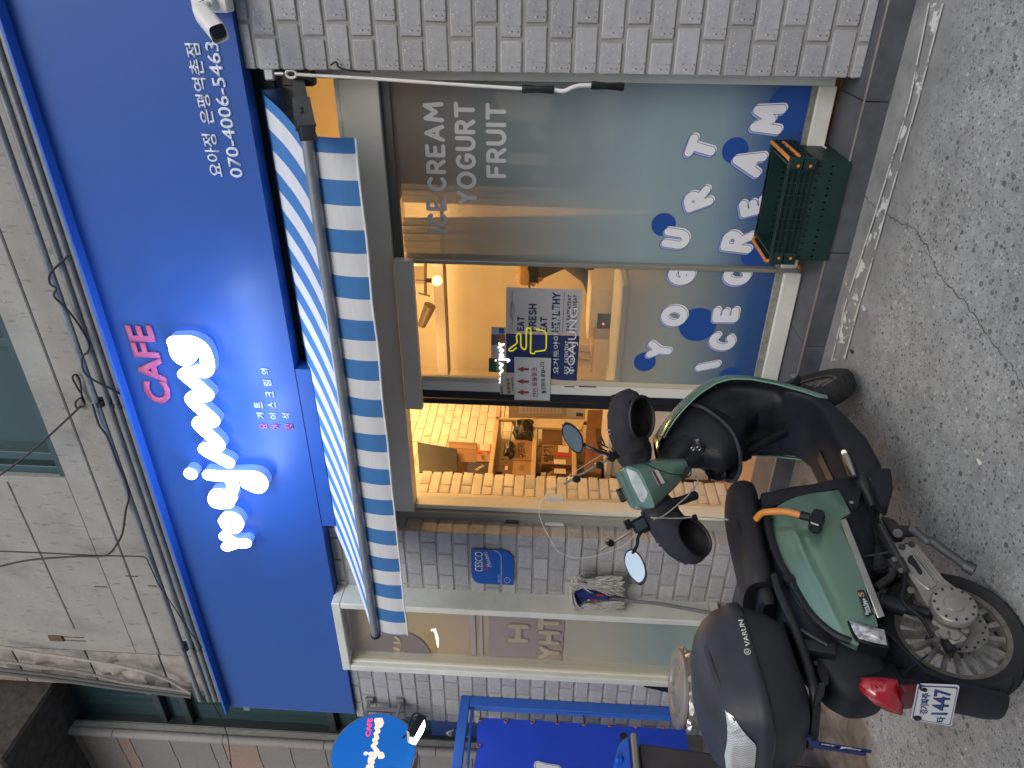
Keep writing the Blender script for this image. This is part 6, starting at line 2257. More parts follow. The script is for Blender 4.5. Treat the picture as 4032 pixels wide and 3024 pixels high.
# ================================================================== ELECTRIC SCOOTER
OS = Vector((-1.933, 1.566, -.138))
FWD = (Vector((-1.716, 2.955, -.027)) - OS).normalized()
up_ = Vector((0, 0, 1))
up_ = (up_ - FWD * up_.dot(FWD)).normalized()
lf_ = up_.cross(FWD)
LEAN = R(10)
UPS = up_ * math.cos(LEAN) + lf_ * math.sin(LEAN)
LFS = lf_ * math.cos(LEAN) - up_ * math.sin(LEAN)
MSC = Matrix(((FWD.x, LFS.x, UPS.x, OS.x), (FWD.y, LFS.y, UPS.y, OS.y), (FWD.z, LFS.z, UPS.z, OS.z), (0, 0, 0, 1)))
MSI = MSC.inverted()
E_S = MSI @ EYE


def sc(r_, a, b, axis, val):
    w = MSI.to_3x3() @ ray(pp(r_, a, b))
    return E_S + w * ((val - E_S[axis]) / w[axis])


def sl(r_, a, b, l): return sc(r_, a, b, 1, l)
def ss_(r_, a, b, s): return sc(r_, a, b, 0, s)


# steering head: (right, forward, up) turned to the left about the raked axis
RK, STR_ = R(25), R(38)
AX_ = Vector((-math.sin(RK), 0, math.cos(RK)))
F0, RT = Vector((math.cos(RK), 0, math.sin(RK))), Vector((0, -1, 0))
SFV, SRV = F0 * math.cos(STR_) - RT * math.sin(STR_), RT * math.cos(STR_) + F0 * math.sin(STR_)
A0_ = Vector((1.0, 0, .95))
MST = Matrix(((SRV.x, SFV.x, AX_.x, A0_.x), (SRV.y, SFV.y, AX_.y, A0_.y), (SRV.z, SFV.z, AX_.z, A0_.z), (0, 0, 0, 1)))
MSTW = MSC @ MST
MSTI = MSTW.inverted()
E_T = MSTI @ EYE


def tt(r_, a, b, axis, val):
    w = MSTI.to_3x3() @ ray(pp(r_, a, b))
    return E_T + w * ((val - E_T[axis]) / w[axis])


V = Vector
SCO = thing('electric_scooter', OS, 'green and black electric delivery scooter leaning on its stand with a big top box', 'scooter', mat=MSC)


def sp(name, bm, m, parent=None, smooth=40, label=None):
    return part(name, bm, m, parent or SCO, smooth, True, label)


def tp(name, bm, m, parent=None, smooth=40):
    bm.transform(MST)
    return part(name, bm, m, parent or SCO, smooth, True)


# ---- wheels
RIMG = mat('rim_grey', (.16, .15, .13), .5, metal=.5, noise=.35, nscale=30)
SPOKE = mat('spoke_alloy', (.25, .245, .235), .5, metal=.5, noise=.5, nscale=35)


def wheel(name, c, ax, rt, rr, w, label, M=None, spokes=17):
    """c centre, ax axle direction (to the near side), rt tyre radius, rr rim radius."""
    ax = ax.normalized()
    u = ax.orthogonal().normalized()
    emit = (lambda n, b, m, p=None: sp(n, b, m, p))
    bm = BM()
    lathe(bm, [(rr - .012, -w * .62), (rr + .004, -w * .66), (rr + .006, -w * .5), (rr - .012, -w * .3), (rr - .02, 0), (rr - .012, w * .3), (rr + .006, w * .5), (rr + .004, w * .66), (rr - .012, w * .62)], c, ax, u, 56, False)
    wl_ = emit(name, bm, RIMG)
    if label:
        wl_['label'] = label
    bm = BM()
    prof = [(rr, -w * .62), (rr + .02, -w * .86), (rr + (rt - rr) * .55, -w), (rt - .012, -w * .82), (rt - .003, -w * .45), (rt, 0), (rt - .003, w * .45), (rt - .012, w * .82), (rr + (rt - rr) * .55, w), (rr + .02, w * .86), (rr, w * .62)]
    lathe(bm, prof, c, ax, u, 56, False)
    emit('tyre', bm, RUBBER, wl_)
    bm = BM()
    v = ax.cross(u)
    for i in range(26):
        a0 = i / 26 * 2 * math.pi
        for s in (-1, 1):
            pts = [c + (u * math.cos(a0 + da) + v * math.sin(a0 + da)) * (r_ + .0008) + ax * (s * w * x) for da, r_, x in ((0, rt, .08), (.06, rt - .0025, .42), (.13, rt - .0095, .78), (.17, rt - .02, .9))]
            tube(bm, pts, .0015, 4)
    emit('tread_groove', bm, BLACKG, wl_)
    bm = BM()
    lathe(bm, [(.03, -w), (.05, -w * .6), (.075, -w * .2), (.075, w * .2), (.05, w * .6), (.03, w)], c, ax, u, 30)
    emit('hub', bm, DARKM, wl_)
    for i in range(spokes):
        a0 = (i + .3) / spokes * 2 * math.pi
        d_ = u * math.cos(a0) + v * math.sin(a0)
        t_ = ax.cross(d_)
        b2 = BM()
        prism(b2, [c + d_ * .06 - t_ * .0045 + ax * (w * .30), c + d_ * .06 + t_ * .0045 + ax * (w * .30), c + d_ * (rr - .012) + t_ * .0095 + ax * (w * .42), c + d_ * (rr - .012) - t_ * .0095 + ax * (w * .42)], ax * -.03)
        emit('spoke', b2, SPOKE, wl_)
    return wl_, u, v


CRW = V((.128, 0, .172))
wl_, u_, v_ = wheel('rear_wheel', CRW, V((0, -1, 0)), .222, .166, .058, None)
bm = BM()
lathe(bm, [(.045, .066), (.096, .066), (.096, .070), (.045, .070)], CRW, (0, -1, 0), u_, 40)
sp('brake_disc', bm, mat('disc_steel', (.22, .215, .2), .45, metal=.6, noise=.2, nscale=30), wl_)
bm = BM()
for i in range(24):
    a = i / 24 * 6.283
    q = CRW + V((.080 * math.cos(a), -.0705, .080 * math.sin(a)))
    if i % 2:
        q = CRW + V((.088 * math.cos(a), -.0705, .088 * math.sin(a)))
    tube(bm, [q, q + V((0, -.001, 0))], .0042, 8)
sp('disc_hole', bm, BLACK, wl_)
# front wheel hangs on the turned fork
CFW_T = V((0, .055, -.80))
CFW = MST @ CFW_T
wheel('front_wheel', CFW, MST.to_3x3() @ V((1, 0, 0)), .235, .165, .052, None, spokes=12)
bm = BM()
for x in (.085, -.085):
    tube(bm, [V((x, -.03, -.35)), V((x, -.02, -.62))], .024, 14)
    tube(bm, [V((x, -.02, -.60)), V((x, -.012, -.66))], .029, 14)
    obox(bm, V((x, .02, -.75)), (0, .55, -.83), (1, 0, 0), (0, .83, .55), .075, .014, .02, .004)
    tube(bm, [V((x * 1.15, .055, -.80)), V((x * .6, .055, -.80))], .016, 12)
tube(bm, [V((0, -.02, -.05)), V((0, -.03, -.4))], .035, 14)
obox(bm, V((0, -.03, -.36)), (1, 0, 0), (0, 1, 0), (0, 0, 1), .11, .03, .02, .006)
fk = tp('front_fork', bm, BLACK)
bm = BM()
for x in (.1,):
    tube(bm, [V((x, .055, -.80)), V((x + .012, .055, -.80))], .012, 6)
tp('axle_nut', bm, CHROME, fk)
bm = BM()


def fend(uu, vv):
    a = R(20 + 150 * uu)
    x = (vv - .5) * 2
    rr2 = .252 - .03 * x * x
    return V((x * .064, .055 + rr2 * math.cos(a), -.80 + rr2 * math.sin(a)))


grid(bm, fend, 18, 6)
tp('front_mudguard', bm, BLACK)

# ---- swing arm with motor cover
arm_pts = [(800, 430), (985, 388), (1030, 420), (1320, 790), (1500, 925), (1560, 985), (1640, 1100), (1640, 1200), (1520, 1290), (1330, 1240), (1200, 1130), (1130, 1080), (930, 740), (810, 520)]
bm = prism(BM(), [sl('P3', a, b, -.132) for a, b in arm_pts], (0, .045, 0))
bmesh.ops.triangulate(bm, faces=[f for f in bm.faces if len(f.verts) > 4])
sa = sp('swingarm', bm, ALLOY)
bm = prism(BM(), [sl('P3', a, b, -.1335) for a, b in ((915, 560), (940, 525), (975, 525), (1000, 570), (1075, 700), (1080, 730), (1060, 745), (1030, 720), (990, 660), (920, 600))], (0, .004, 0))
sp('arm_slot', bm, BLACK, sa)
bm = BM()
for pts in (((870, 560), (985, 760), (1130, 890), (1175, 895), (1230, 845), (1200, 770), (970, 480)), ((1000, 480), (1290, 830), (1300, 880), (1240, 950)), ((985, 540), (1190, 800))):
    tube(bm, smoothp([sl('P3', a, b, -.134) for a, b in pts], 5), .0035, 6)
sp('arm_rib', bm, ALLOY, sa)
bm = BM()
for q in ((853, 437), (958, 410)):
    p = sl('P3', *q, -.133)
    tube(bm, [p, p + V((0, -.004, 0))], .011, 12)
sp('arm_bolt', bm, DARKM, sa)
HC = sl('P3', 1430, 1085, -.15)
bm = BM()
lathe(bm, [(.068, -.02), (.068, .0), (.063, .006), (.05, .008), (.03, .009), (.028, .013), (.022, .014), (.0, .014)], V((HC.x, -.15, HC.z)), (0, -1, 0), (1, 0, 0), 48)
hc_ = sp('motor_cover', bm, ALLOY)
bm = BM()
for i in range(12):
    a = i / 12 * 6.283 + .2
    q = V((HC.x + .056 * math.cos(a), -.157, HC.z + .056 * math.sin(a)))
    tube(bm, [q, q + V((0, -.003, 0))], .0042, 8)
sp('cover_bolt', bm, DARKM, hc_)
bm = BM()
obox(bm, sl('P3', 1380, 1400, -.10), (1, 0, .25), (0, 1, 0), (-.25, 0, 1), .042, .022, .026, .01)
for q in ((1225, 1300), (1545, 1380), (1500, 1470), (1255, 1420)):
    p = sl('P3', *q, -.11)
    tube(bm, [p + V((0, .02, 0)), p + V((0, -.012, 0))], .012, 10)
for q in ((1320, 1410), (1420, 1430)):
    p = sl('P3', *q, -.12)
    tube(bm, [p, p + V((0, -.01, 0))], .018, 12)
bk = sp('brake_caliper', bm, ALLOY)
bm = BM()
obox(bm, sl('P3', 1370, 1530, -.10), (1, 0, 0), (0, 1, 0), (0, 0, 1), .022, .015, .014, .004)
sp('brake_pad', bm, BLACK, bk)
bm = BM()
tube(bm, smoothp([sl('P3', a, b, -.13) for a, b in ((1190, 1440), (1140, 1340), (1090, 1250), (1000, 1170), (900, 1090), (850, 1000), (880, 880), (890, 750), (850, 560))], 5), .0065, 8)
sp('brake_hose', bm, BLACK)
bm = BM()
tube(bm, [sl('P3', 1000, 1140, -.1), sl('P3', 1180, 1180, -.12)], .017, 12)
tube(bm, [sl('P3', 640, 1050, -.1), sl('P3', 1010, 1145, -.1)], .02, 12)
for i in range(9):
    p = sl('P3', 620, 1045, -.1).lerp(sl('P3', 860, 1105, -.1), i / 8)
    d_ = (sl('P3', 860, 1105, -.1) - sl('P3', 620, 1045, -.1)).normalized() * .005
    tube(bm, [p - d_, p + d_], .03, 14)
sp('shock_absorber', bm, BLACK)
bm = BM()
prism(bm, [sl('P3', a, b, -.14) for a, b in ((690, 570), (780, 560), (810, 620), (870, 700), (850, 720), (770, 690), (740, 640))], (0, .03, 0))
tube(bm, smoothp([sl('P3', a, b, -.13) for a, b in ((740, 690), (735, 760), (640, 830), (560, 900))], 5), .014, 8)
tube(bm, [sl('P3', 950, 915, -.14), sl('P3', 950, 915, -.155)], .011, 8)
for q in ((765, 572), (842, 695)):
    tube(bm, [sl('P3', *q, -.14), sl('P3', *q, -.15)], .009, 8)
sp('shock_mount', bm, DARKM)
# frame, stand and lever
bm = BM()
prism(bm, [sl('P3', a, b, -.12) for a, b in ((630, 90), (770, 130), (830, 195), (950, 190), (1040, 220), (1020, 280), (960, 290), (900, 290), (860, 340), (790, 350), (740, 310), (700, 220))], (0, .02, 0))
for q in ((805, 280), (985, 240)):
    tube(bm, [sl('P3', *q, -.12), sl('P3', *q, -.14)], .016, 10)
sp('stand_bracket', bm, DARKM)
bm = BM()
tube(bm, smoothp([sl('P3', a, b, -.15) for a, b in ((985, 245), (1060, 310), (1130, 365), (1190, 375), (1300, 455), (1450, 560), (1550, 640))], 5), .015, 10)
tube(bm, [sl('P3', 1545, 635, -.15), sl('P3', 1660, 695, -.15)], .021, 12)
lv = sp('stand_lever', bm, mat('worn_dark_steel', (.075, .08, .09), .5, metal=.4, noise=.3, nscale=25))
bm = BM()
tube(bm, [V((.42, -.1, .20)), V((.42, .16, .19))], .014, 10)
GN = MSI.to_3x3() @ V((0, 0, 1))
tube(bm, [V((.42, .13, .19)), V((.36, .30, .0))], .013, 10)
tube(bm, [V((.36, .30, .0)), MSI @ V(((MSC @ V((.34, .33, 0))).x, (MSC @ V((.34, .33, 0))).y, gz((MSC @ V((.34, .33, 0))).y) + .01))], .014, 10)
sp('side_stand', bm, DARKM)

# ---- inner body (battery housing, tail)
def sec(s, h0, h1, w, e=3.2, n=28): return sup((s, 0, (h0 + h1) / 2), (0, 1, 0), (0, 0, 1), w, (h1 - h0) / 2, e, n)


bm = BM()
loft(bm, [sec(*q) for q in ((.735, .30, .61, .10), (.725, .27, .64, .13), (.68, .24, .665, .148), (.6, .24, .68, .152), (.45, .27, .69, .15), (.33, .33, .70, .148), (.2, .40, .70, .14), (.1, .43, .68, .128), (.02, .42, .655, .112), (-.04, .425, .62, .095), (-.075, .47, .585, .07), (-.085, .5, .56, .05))])
sp('body_shell', bm, BLACK)
bm = BM()
box(bm, .33, .62, -.105, .105, .24, .42, .01)
sp('battery_case', bm, BLACKG)
bm = BM()
tube(bm, [sl('P3', 610, 190, -.145), sl('P3', 900, 720, -.145)], .012, 8)
tube(bm, [sl('P3', 430, 545, -.145), sl('P3', 780, 480, -.145)], .004, 6)
sp('battery_rail', bm, DARKM)


# ---- green side panels
TOPT = [(.045, .52), (.065, .545), (.1, .578), (.158, .614), (.22, .637), (.286, .648), (.33, .65), (.40, .651), (.46, .648), (.52, .642), (.569, .634), (.604, .618), (.63, .57), (.650, .505), (.662, .42), (.668, .36)]
BOTT = [(.045, .515), (.065, .505), (.085, .47), (.097, .436), (.12, .433), (.2, .432), (.277, .417), (.40, .411), (.51, .404), (.522, .39), (.543, .356), (.6, .352), (.668, .350)]


def side(sgn):
    def f(u, v):
        s = .045 + (.668 - .045) * u
        t, b = interp(TOPT, s)[0], interp(BOTT, s)[0]
        h = b + (t - b) * v
        g = (s - .045) / .62
        w = .125 + .038 * math.sin(math.pi * min(1, max(0, g * .85 + .08))) + .028 * math.sin(math.pi * min(1, (h - .30) / .38)) - .012 * max(0, (h - .6) / .05)
        crease = .007 * math.exp(-((h - (.575 - .10 * max(0, .35 - s))) / .012) ** 2) * min(1, max(0, (s - .08) * 6)) * min(1, max(0, (.60 - s) * 8))
        return V((s, sgn * (w + crease), h))
    bm = BM()
    grid(bm, f, 60, 26)
    # turned-in edge for thickness
    g = bmesh.ops.extrude_edge_only(bm, edges=[e for e in bm.edges if e.is_boundary])
    for e in g['geom']:
        if isinstance(e, bmesh.types.BMVert):
            e.co.y -= sgn * .03
    return bm


SPN = sp('side_panel', side(-1), GREEN)
sp('side_panel', side(1), GREEN)
bm = BM()
prism(bm, [sl('P2', 1500, 742, -.189), sl('P2', 1590, 712, -.189), sl('A', 1310, 680, -.172), sl('A', 1262, 692, -.172)], (0, -.006, 0))
bmesh.ops.bevel(bm, geom=bm.edges[:], offset=.002, segments=1, affect='EDGES')
sp('silver_trim', bm, CHROME)
P = [sl('A', a, b, -.186) for a, b in ((1130, 510), (1172, 505), (1238, 665), (1190, 678))]
sp('badge', prism(BM(), [P[1], P[2], P[3], P[0]], (0, -.001, 0)), BLACKG, SPN)
ux = (P[1] - P[2])
for s, q, h in (('Electric Vehicle', ((1205, 665), (1182, 560)), .0095), ('Emotion 6', ((1222, 650), (1195, 575)), .0085)):
    a, b = sl('A', q[0][0], q[0][1], -.1875), sl('A', q[1][0], q[1][1], -.1875)
    letter('badge_lettering', s, WPRINT, SPN, a, b, h, n_off=.0006, local=True, bold=.01)
a, b = sl('A', 1178, 552, -.1875), sl('A', 1170, 518, -.1875)
letter('badge_lettering', 'S', mat('badge_rose', (.7, .35, .28), .5), SPN, a, b, .016, n_off=.0006, local=True, bold=.01)
# black frame corner in front of the green panel, and rear arc
bm = prism(BM(), [sl('P2', a, b, -.15) for a, b in ((350, 320), (520, 330), (900, 262), (1330, 150), (1490, 110), (1640, 120), (1930, 20), (1950, 150), (1900, 230), (1790, 290), (1800, 470), (1740, 560), (1665, 625), (1490, 245), (900, 390), (560, 500), (470, 560), (380, 560))], (0, .04, 0))
bmesh.ops.bevel(bm, geom=bm.edges[:], offset=.005, segments=2, affect='EDGES')
fc = sp('front_frame_cover', bm, BLACK)
bm = BM()
p = sl('P2', 1668, 480, -.152)
tube(bm, [p, p + V((0, -.004, 0))], .007, 10)
sp('screw', bm, CHROME, fc)
bm = BM()
tube(bm, smoothp([sl('P2', 520, 690, -.165)] + [sl('P2', a, b, -.166) for a, b in ((450, 700), (500, 1000), (610, 1300), (720, 1500))] + [sl('A', a, b, -.16) for a, b in ((790, 600), (870, 700), (980, 790), (1090, 840))], 5), .013, 8)
sp('seat_rim', bm, BLACK)
bm = BM()
p = sl('A', 690, 430, -.172)
tube(bm, [p + V((0, .03, 0)), p + V((0, -.004, 0))], .019, 14)
sk_ = sp('seat_lock', bm, BLACKG)
bm = BM()
tube(bm, [p + V((0, -.003, -.002)), p + V((0, -.008, -.004))], .008, 10)
sp('lock_barrel', bm, DARKM, sk_)

# ---- seat and pillion pad
SEC = [(.83, .66, .705, .07), (.815, .632, .722, .10), (.79, .618, .74, .122), (.74, .622, .757, .142), (.66, .638, .765, .155), (.56, .655, .77, .165), (.46, .665, .776, .17), (.38, .67, .785, .168), (.335, .675, .792, .16), (.315, .68, .795, .15)]
bm = BM()
loft(bm, [sec(s, a, b, w, 2.9, 32) for s, a, b, w in SEC])
se = sp('seat', bm, SEATM)
bm = BM()
tube(bm, smoothp([sl('P2', a, b, -.151) for a, b in ((0, 720), (45, 830), (100, 1050), (150, 1260), (195, 1480))], 5), .0018, 5)
for k_ in range(0):
    s0 = .50 - k_ * .04
    tube(bm, smoothp([V((s0, .09, .7745)), V((s0 + .05, 0, .775)), V((s0, -.09, .7715))], 6), .0014, 5)
sp('seat_seam', bm, BLACKG, se)
bm = BM()
loft(bm, [sec(s, a, b, w, 3.5, 24) for s, a, b, w in ((.36, .695, .735, .1), (.35, .685, .75, .112), (.27, .69, .757, .112), (.255, .70, .745, .105))])
sp('pillion_pad', bm, SEATM)

# ---- rack
RACK = mat('black_rack_tube', (.018, .02, .023), .5, metal=.3, noise=.2)
bm = BM()
tube(bm, smoothp([sl('A', a, b, -.16) for a, b in ((595, 410), (625, 510), (680, 640), (725, 750), (790, 930), (830, 1060), (850, 1160))] + [V((-.13, -.10, .70)), V((-.145, .0, .70)), V((-.13, .1, .70)), V((-.06, .15, .69)), V((.3, .15, .69))], 5), .0145, 10)
box(bm, -.12, .2, -.09, .09, .694, .708, .003)
tube(bm, [sl('A', 760, 760, -.15), sl('A', 940, 865, -.15)], .009, 8)
obox(bm, sl('A', 870, 890, -.13), (.3, 0, 1), (0, 1, 0), (1, 0, -.3), .05, .02, .018, .004)
prism(bm, [sl('A', a, b, -.10) for a, b in ((880, 880), (945, 870), (945, 1110), (915, 1130), (870, 1020))], (0, .012, 0))
prism(bm, [ss_('A', a, b, -.125) for a, b in ((850, 1280), (860, 1200), (890, 1130), (925, 1125), (915, 1190))], (.01, 0, 0))
rk_ = sp('rear_rack', bm, RACK)
bm = BM()
for q in ((912, 912), (900, 1135), (860, 985)):
    p = sl('A', *q, -.115)
    tube(bm, [p, p + V((0, -.008, 0))], .007, 8)
sp('rack_bolt', bm, DARKM, rk_)

# ---- top box
def rrect(s0, s1, w, h, e=4.2, n=48, sh=0.0):
    return sup(((s0 + s1) / 2, 0, h), (1, 0, 0), (0, 1, 0), (s1 - s0) / 2, w, e, n)


TB = mat('top_box_black', (.02, .023, .03), .52, noise=.12, nscale=12, bump=.2, bscale=420)
TBL = mat('top_box_lid', (.026, .03, .04), .5, noise=.1, nscale=12, bump=.2, bscale=420)
bm = BM()
loft(bm, [rrect(*q) for q in ((-.13, .15, .15, .712), (-.155, .17, .19, .722), (-.18, .2, .215, .76), (-.2, .225, .232, .82), (-.205, .235, .237, .842))])
tb = sp('top_box', bm, TB, None, 50)
bm = BM()
loft(bm, [rrect(*q) for q in ((-.212, .243, .243, .842), (-.216, .247, .247, .848), (-.214, .247, .246, .876), (-.208, .242, .24, .882), (-.2, .232, .233, .92), (-.182, .205, .215, .965), (-.15, .165, .18, 1.0), (-.10, .11, .13, 1.022), (-.04, .05, .07, 1.03))])
sp('lid', bm, TBL, tb, 50)
bm = BM()
for q in ((-.206, .242, .239, .842),):
    rg_ = rrect(*q)
    tube(bm, rg_ + [rg_[0]], .004, 6)
sp('lid_seal', bm, BLACKG, tb)
for sgn in (-1, 1):
    bm = BM()
    tube(bm, smoothp([V((.20, sgn * .10, .945)), V((.10, sgn * .185, .972)), V((-.03, sgn * .205, .968)), V((-.16, sgn * .19, .945))], 6), [.004] + [.011] * 17 + [.004], 8)
    sp('lid_ridge', bm, TBL, tb)
bm = BM()


def refl(u, v):
    # wraps the rear: angle round the back, height
    a = R(58 + 64 * u) if False else None
    l_ = -.20 + .40 * u
    e = abs(l_) / .225
    top = .978 - .012 * e - .0 * v
    lo_ = .895 + .075 * max(0, (e - .55) / .45) ** 1.2
    h = lo_ + (top - lo_) * v
    k_ = interp([(.842, -.212), (.882, -.208), (.92, -.2), (.965, -.182), (1.0, -.15)], h)[0]
    w_ = interp([(.842, .243), (.882, .24), (.92, .233), (.965, .215), (1.0, .18)], h)[0]
    s_ = .0125 + (k_ - .0125) * max(0, 1 - min(1, abs(l_) / w_) ** 4.2) ** (1 / 4.2)
    return V((s_ - .005, l_, h))


grid(bm, refl, 40, 8)
RFL = mat('clear_reflector', (.66, .69, .72), .18, metal=.25, coat=.8)
n_, L_, b_ = N(RFL)
ck_ = n_.new('ShaderNodeTexChecker')
ck_.inputs['Scale'].default_value = 150
ck_.inputs['Color1'].default_value, ck_.inputs['Color2'].default_value = rgb(.75, .78, .8), rgb(.42, .45, .49)
tc_ = n_.new('ShaderNodeTexCoord')
L_.new(tc_.outputs['Object'], ck_.inputs['Vector'])
L_.new(ck_.outputs[0], b_.inputs['Base Color'])
sp('reflector', bm, RFL, tb)
bm = BM()
for l_ in (.02, .075, .13):
    tube(bm, [V((-.219, l_, .90)), V((-.21, l_, .97))], .003, 6)
sp('reflector_rib', bm, CHROME, tb)
bm = BM()
p = ss_('A', 640, 1650, -.21)
box(bm, -.222, -.2, .10, .18, .77, .80, .006)
sp('box_latch', bm, BLACK, tb)
BOXT = mat('box_lettering', (.66, .68, .62), .5)
a, b = sl('A', 442, 868, -.2485), sl('A', 392, 697, -.2485)
letter('lettering', 'VARUN', BOXT, tb, a, b, .0155, n_off=.0005, local=True, bold=.02)
c = sl('A', 420, 905, -.2485)
bm = BM()
tube(bm, [c + V((.0088 * math.cos(t), 0, .0088 * math.sin(t))) for t in np.linspace(0, 6.283, 20)], .0013, 5)
tube(bm, [c + V((-.003, 0, -.004)), c + V((-.003, 0, .004)), c + V((.003, 0, .003)), c + V((-.002, 0, 0)), c + V((.004, 0, -.005))], .0011, 5)
sp('emblem', bm, BOXT, tb)
# lanyard looped on the rack
bm = BM()
p0, p1 = ss_('A', 835, 1490, -.17), ss_('A', 1222, 1552, -.17)
dn_ = (p1 - p0)
wd = V((0, 1, 0)) * .011
for o_, e_ in ((0, 1.0), (.006, .9)):
    a, b = p0 + V((-o_, o_ * 2, 0)), p0 + dn_ * e_ + V((-o_, o_ * 2, 0))
    prism(bm, [a - wd, a + wd, b + wd, b - wd], (-.0015, 0, 0))
tube(bm, [p0 + V((.01, -.02, .01)), p0, p0 + V((-.004, 0, -.02))], .008, 8)
ly = sp('lanyard', bm, mat('lanyard_navy', (.012, .03, .13), .7))
LW = mat('lanyard_white', (.6, .62, .66), .6)
for t0 in (.17, .62):
    a = p0 + dn_ * (t0 + .22) + V((-.0035, -.007, 0))
    b = p0 + dn_ * t0 + V((-.0035, -.007, 0))
    letter('lanyard_lettering', 'NIKE', LW, ly, b, a, .011, up=(0, 1, 0), n_off=.0005, local=True, bold=.04, flip=False)
bm = BM()
q = p0 + dn_ * .5
tube(bm, [q + V((-.004, .006, .008)), q + V((-.004, -.004, .0)), q + V((-.004, .005, -.03))], [.001, .0032, .0008], 6)
sp('lanyard_mark', bm, LW, ly)

# ---- lights, mudguard, plate
IND = mat('clear_lens', (.5, .5, .52), .12, metal=.4, noise=.7, nscale=60, coat=.8)
pts = ((1062, 697), (1160, 722), (1265, 752), (1318, 765), (1342, 880), (1240, 860), (1130, 830), (1095, 780))
bm = prism(BM(), [sl('A', a, b, -.178) for a, b in pts], (0, .06, 0))
bmesh.ops.bevel(bm, geom=bm.edges[:], offset=.004, segments=2, affect='EDGES')
ih = sp('turn_signal', bm, BLACKG)
ctr = sum((sl('A', a, b, -.180) for a, b in pts), V()) / len(pts)


def lens(u, v):
    a = u * len(pts)
    i = int(a) % len(pts)
    e = sl('A', *pts[i], -.180).lerp(sl('A', *pts[(i + 1) % len(pts)], -.180), a - int(a))
    q = ctr.lerp(e, v * .88)
    return q + V((0, -.004 - .012 * math.cos(v * math.pi / 2), 0))


sp('signal_lens', grid(BM(), lens, 40, 6), IND, ih, 60)
bm = BM()
p = sl('A', 1180, 790, -.174)
bmesh.ops.create_uvsphere(bm, u_segments=14, v_segments=8, radius=.014, matrix=Matrix.Translation(p))
sp('bulb', bm, mat('amber_bulb', (.4, .2, .08), .3), ih)
TAILR = mat('red_lens', (.36, .008, .02), .12, noise=.25, nscale=14, coat=1.0)
tq0, td1, td2 = V((-.05, -.09, .5)), V((-.10, .13, 0)).normalized(), V((.33, -.05, 1)).normalized()
tn = td1.cross(td2).normalized()
if tn.x > 0:
    tn = -tn
tpts = []
for a, b in ((742, 705), (755, 655), (800, 622), (860, 612), (1010, 612), (1120, 622), (1205, 645), (1235, 760), (1258, 900), (1240, 1012), (1190, 1000), (1080, 965), (950, 905), (850, 835), (770, 765)):
    w = MSI.to_3x3() @ ray(pp('P4', a, b))
    tpts.append(E_S + w * ((tq0 - E_S).dot(tn) / w.dot(tn)))
tc = sum(tpts, V()) / len(tpts)


def tlens(u, v):
    a = u * len(tpts)
    i = int(a) % len(tpts)
    e = tpts[i].lerp(tpts[(i + 1) % len(tpts)], a - int(a))
    return tc.lerp(e, v) + tn * (.032 * math.cos(v * math.pi / 2) - (.03 if v > .999 else 0))


bm = BM()
grid(bm, tlens, 60, 9)
prism(bm, [p - tn * .004 for p in tpts], tn * -.03)
tlp = sp('tail_light', bm, TAILR, None, 50)
bm = BM()
loft(bm, [[tc.lerp(p, k_) + tn * o_ for p in tpts] for o_, k_ in ((-.006, 1.06), (-.03, 1.12), (-.09, 1.15), (-.15, .95))])
sp('tail_housing', bm, BLACK, tlp)
bm = BM()
for a, b in (((900, 640), (930, 720)), ((960, 630), (985, 700)), ((1020, 640), (1040, 690))):
    w1, w2 = (MSI.to_3x3() @ ray(pp('P4', *q)) for q in (a, b))
    p, q = (E_S + w * ((tq0 + tn * .027 - E_S).dot(tn) / w.dot(tn)) for w in (w1, w2))
    tube(bm, [p, q], .0035, 6)
sp('lens_rib', bm, mat('red_bright', (.55, .02, .035), .3, coat=.6), tlp)
bm = BM()


def mud(u, v):
    x = (v - .5) * 2
    tab = [(0, .14, .40, .085), (.2, .06, .37, .09), (.45, -.03, .33, .088), (.7, -.085, .24, .08), (.9, -.115, .165, .075), (1, -.122, .13, .07)]
    s, h, w = interp(tab, u)
    return V((s - .02 * x * x * 0 - .012 * (1 - x * x) * min(1, u * 3), x * w, h + .012 * (1 - x * x) * max(0, 1 - u * 1.5)))


grid(bm, mud, 20, 8)
g = bmesh.ops.extrude_edge_only(bm, edges=[e for e in bm.edges if e.is_boundary])
for e in g['geom']:
    if isinstance(e, bmesh.types.BMVert):
        e.co.x += .02
sp('rear_mudguard', bm, BLACK)
pl0 = [ss_('A', a, b, s) for a, b, s in ((1480, 1340, -.098), (1525, 1110, -.098), (1790, 1120, -.118), (1735, 1385, -.118))]
NP = mat('plate_white', (.66, .68, .70), .4)
PBL = mat('plate_blue', (.015, .05, .20), .5)
tl_, tr_, br_, bl_ = pl0


def pq_(u, v, off=0.0):
    n = (tr_ - tl_).cross(bl_ - tl_).normalized()
    if n.x > 0:
        n = -n
    return tl_.lerp(tr_, u).lerp(bl_.lerp(br_, u), v) + n * off


def rr_poly(m, off, r_=.05):
    out = []
    for cu, cv, a0 in ((m + r_, m + r_, 180), (1 - m - r_, m + r_, 270), (1 - m - r_, 1 - m - r_, 0), (m + r_, 1 - m - r_, 90)):
        for i in range(5):
            a = R(a0 + i * 22.5)
            out.append(pq_(cu + r_ * math.cos(a), cv + r_ * 1.3 * math.sin(a), off))
    return out


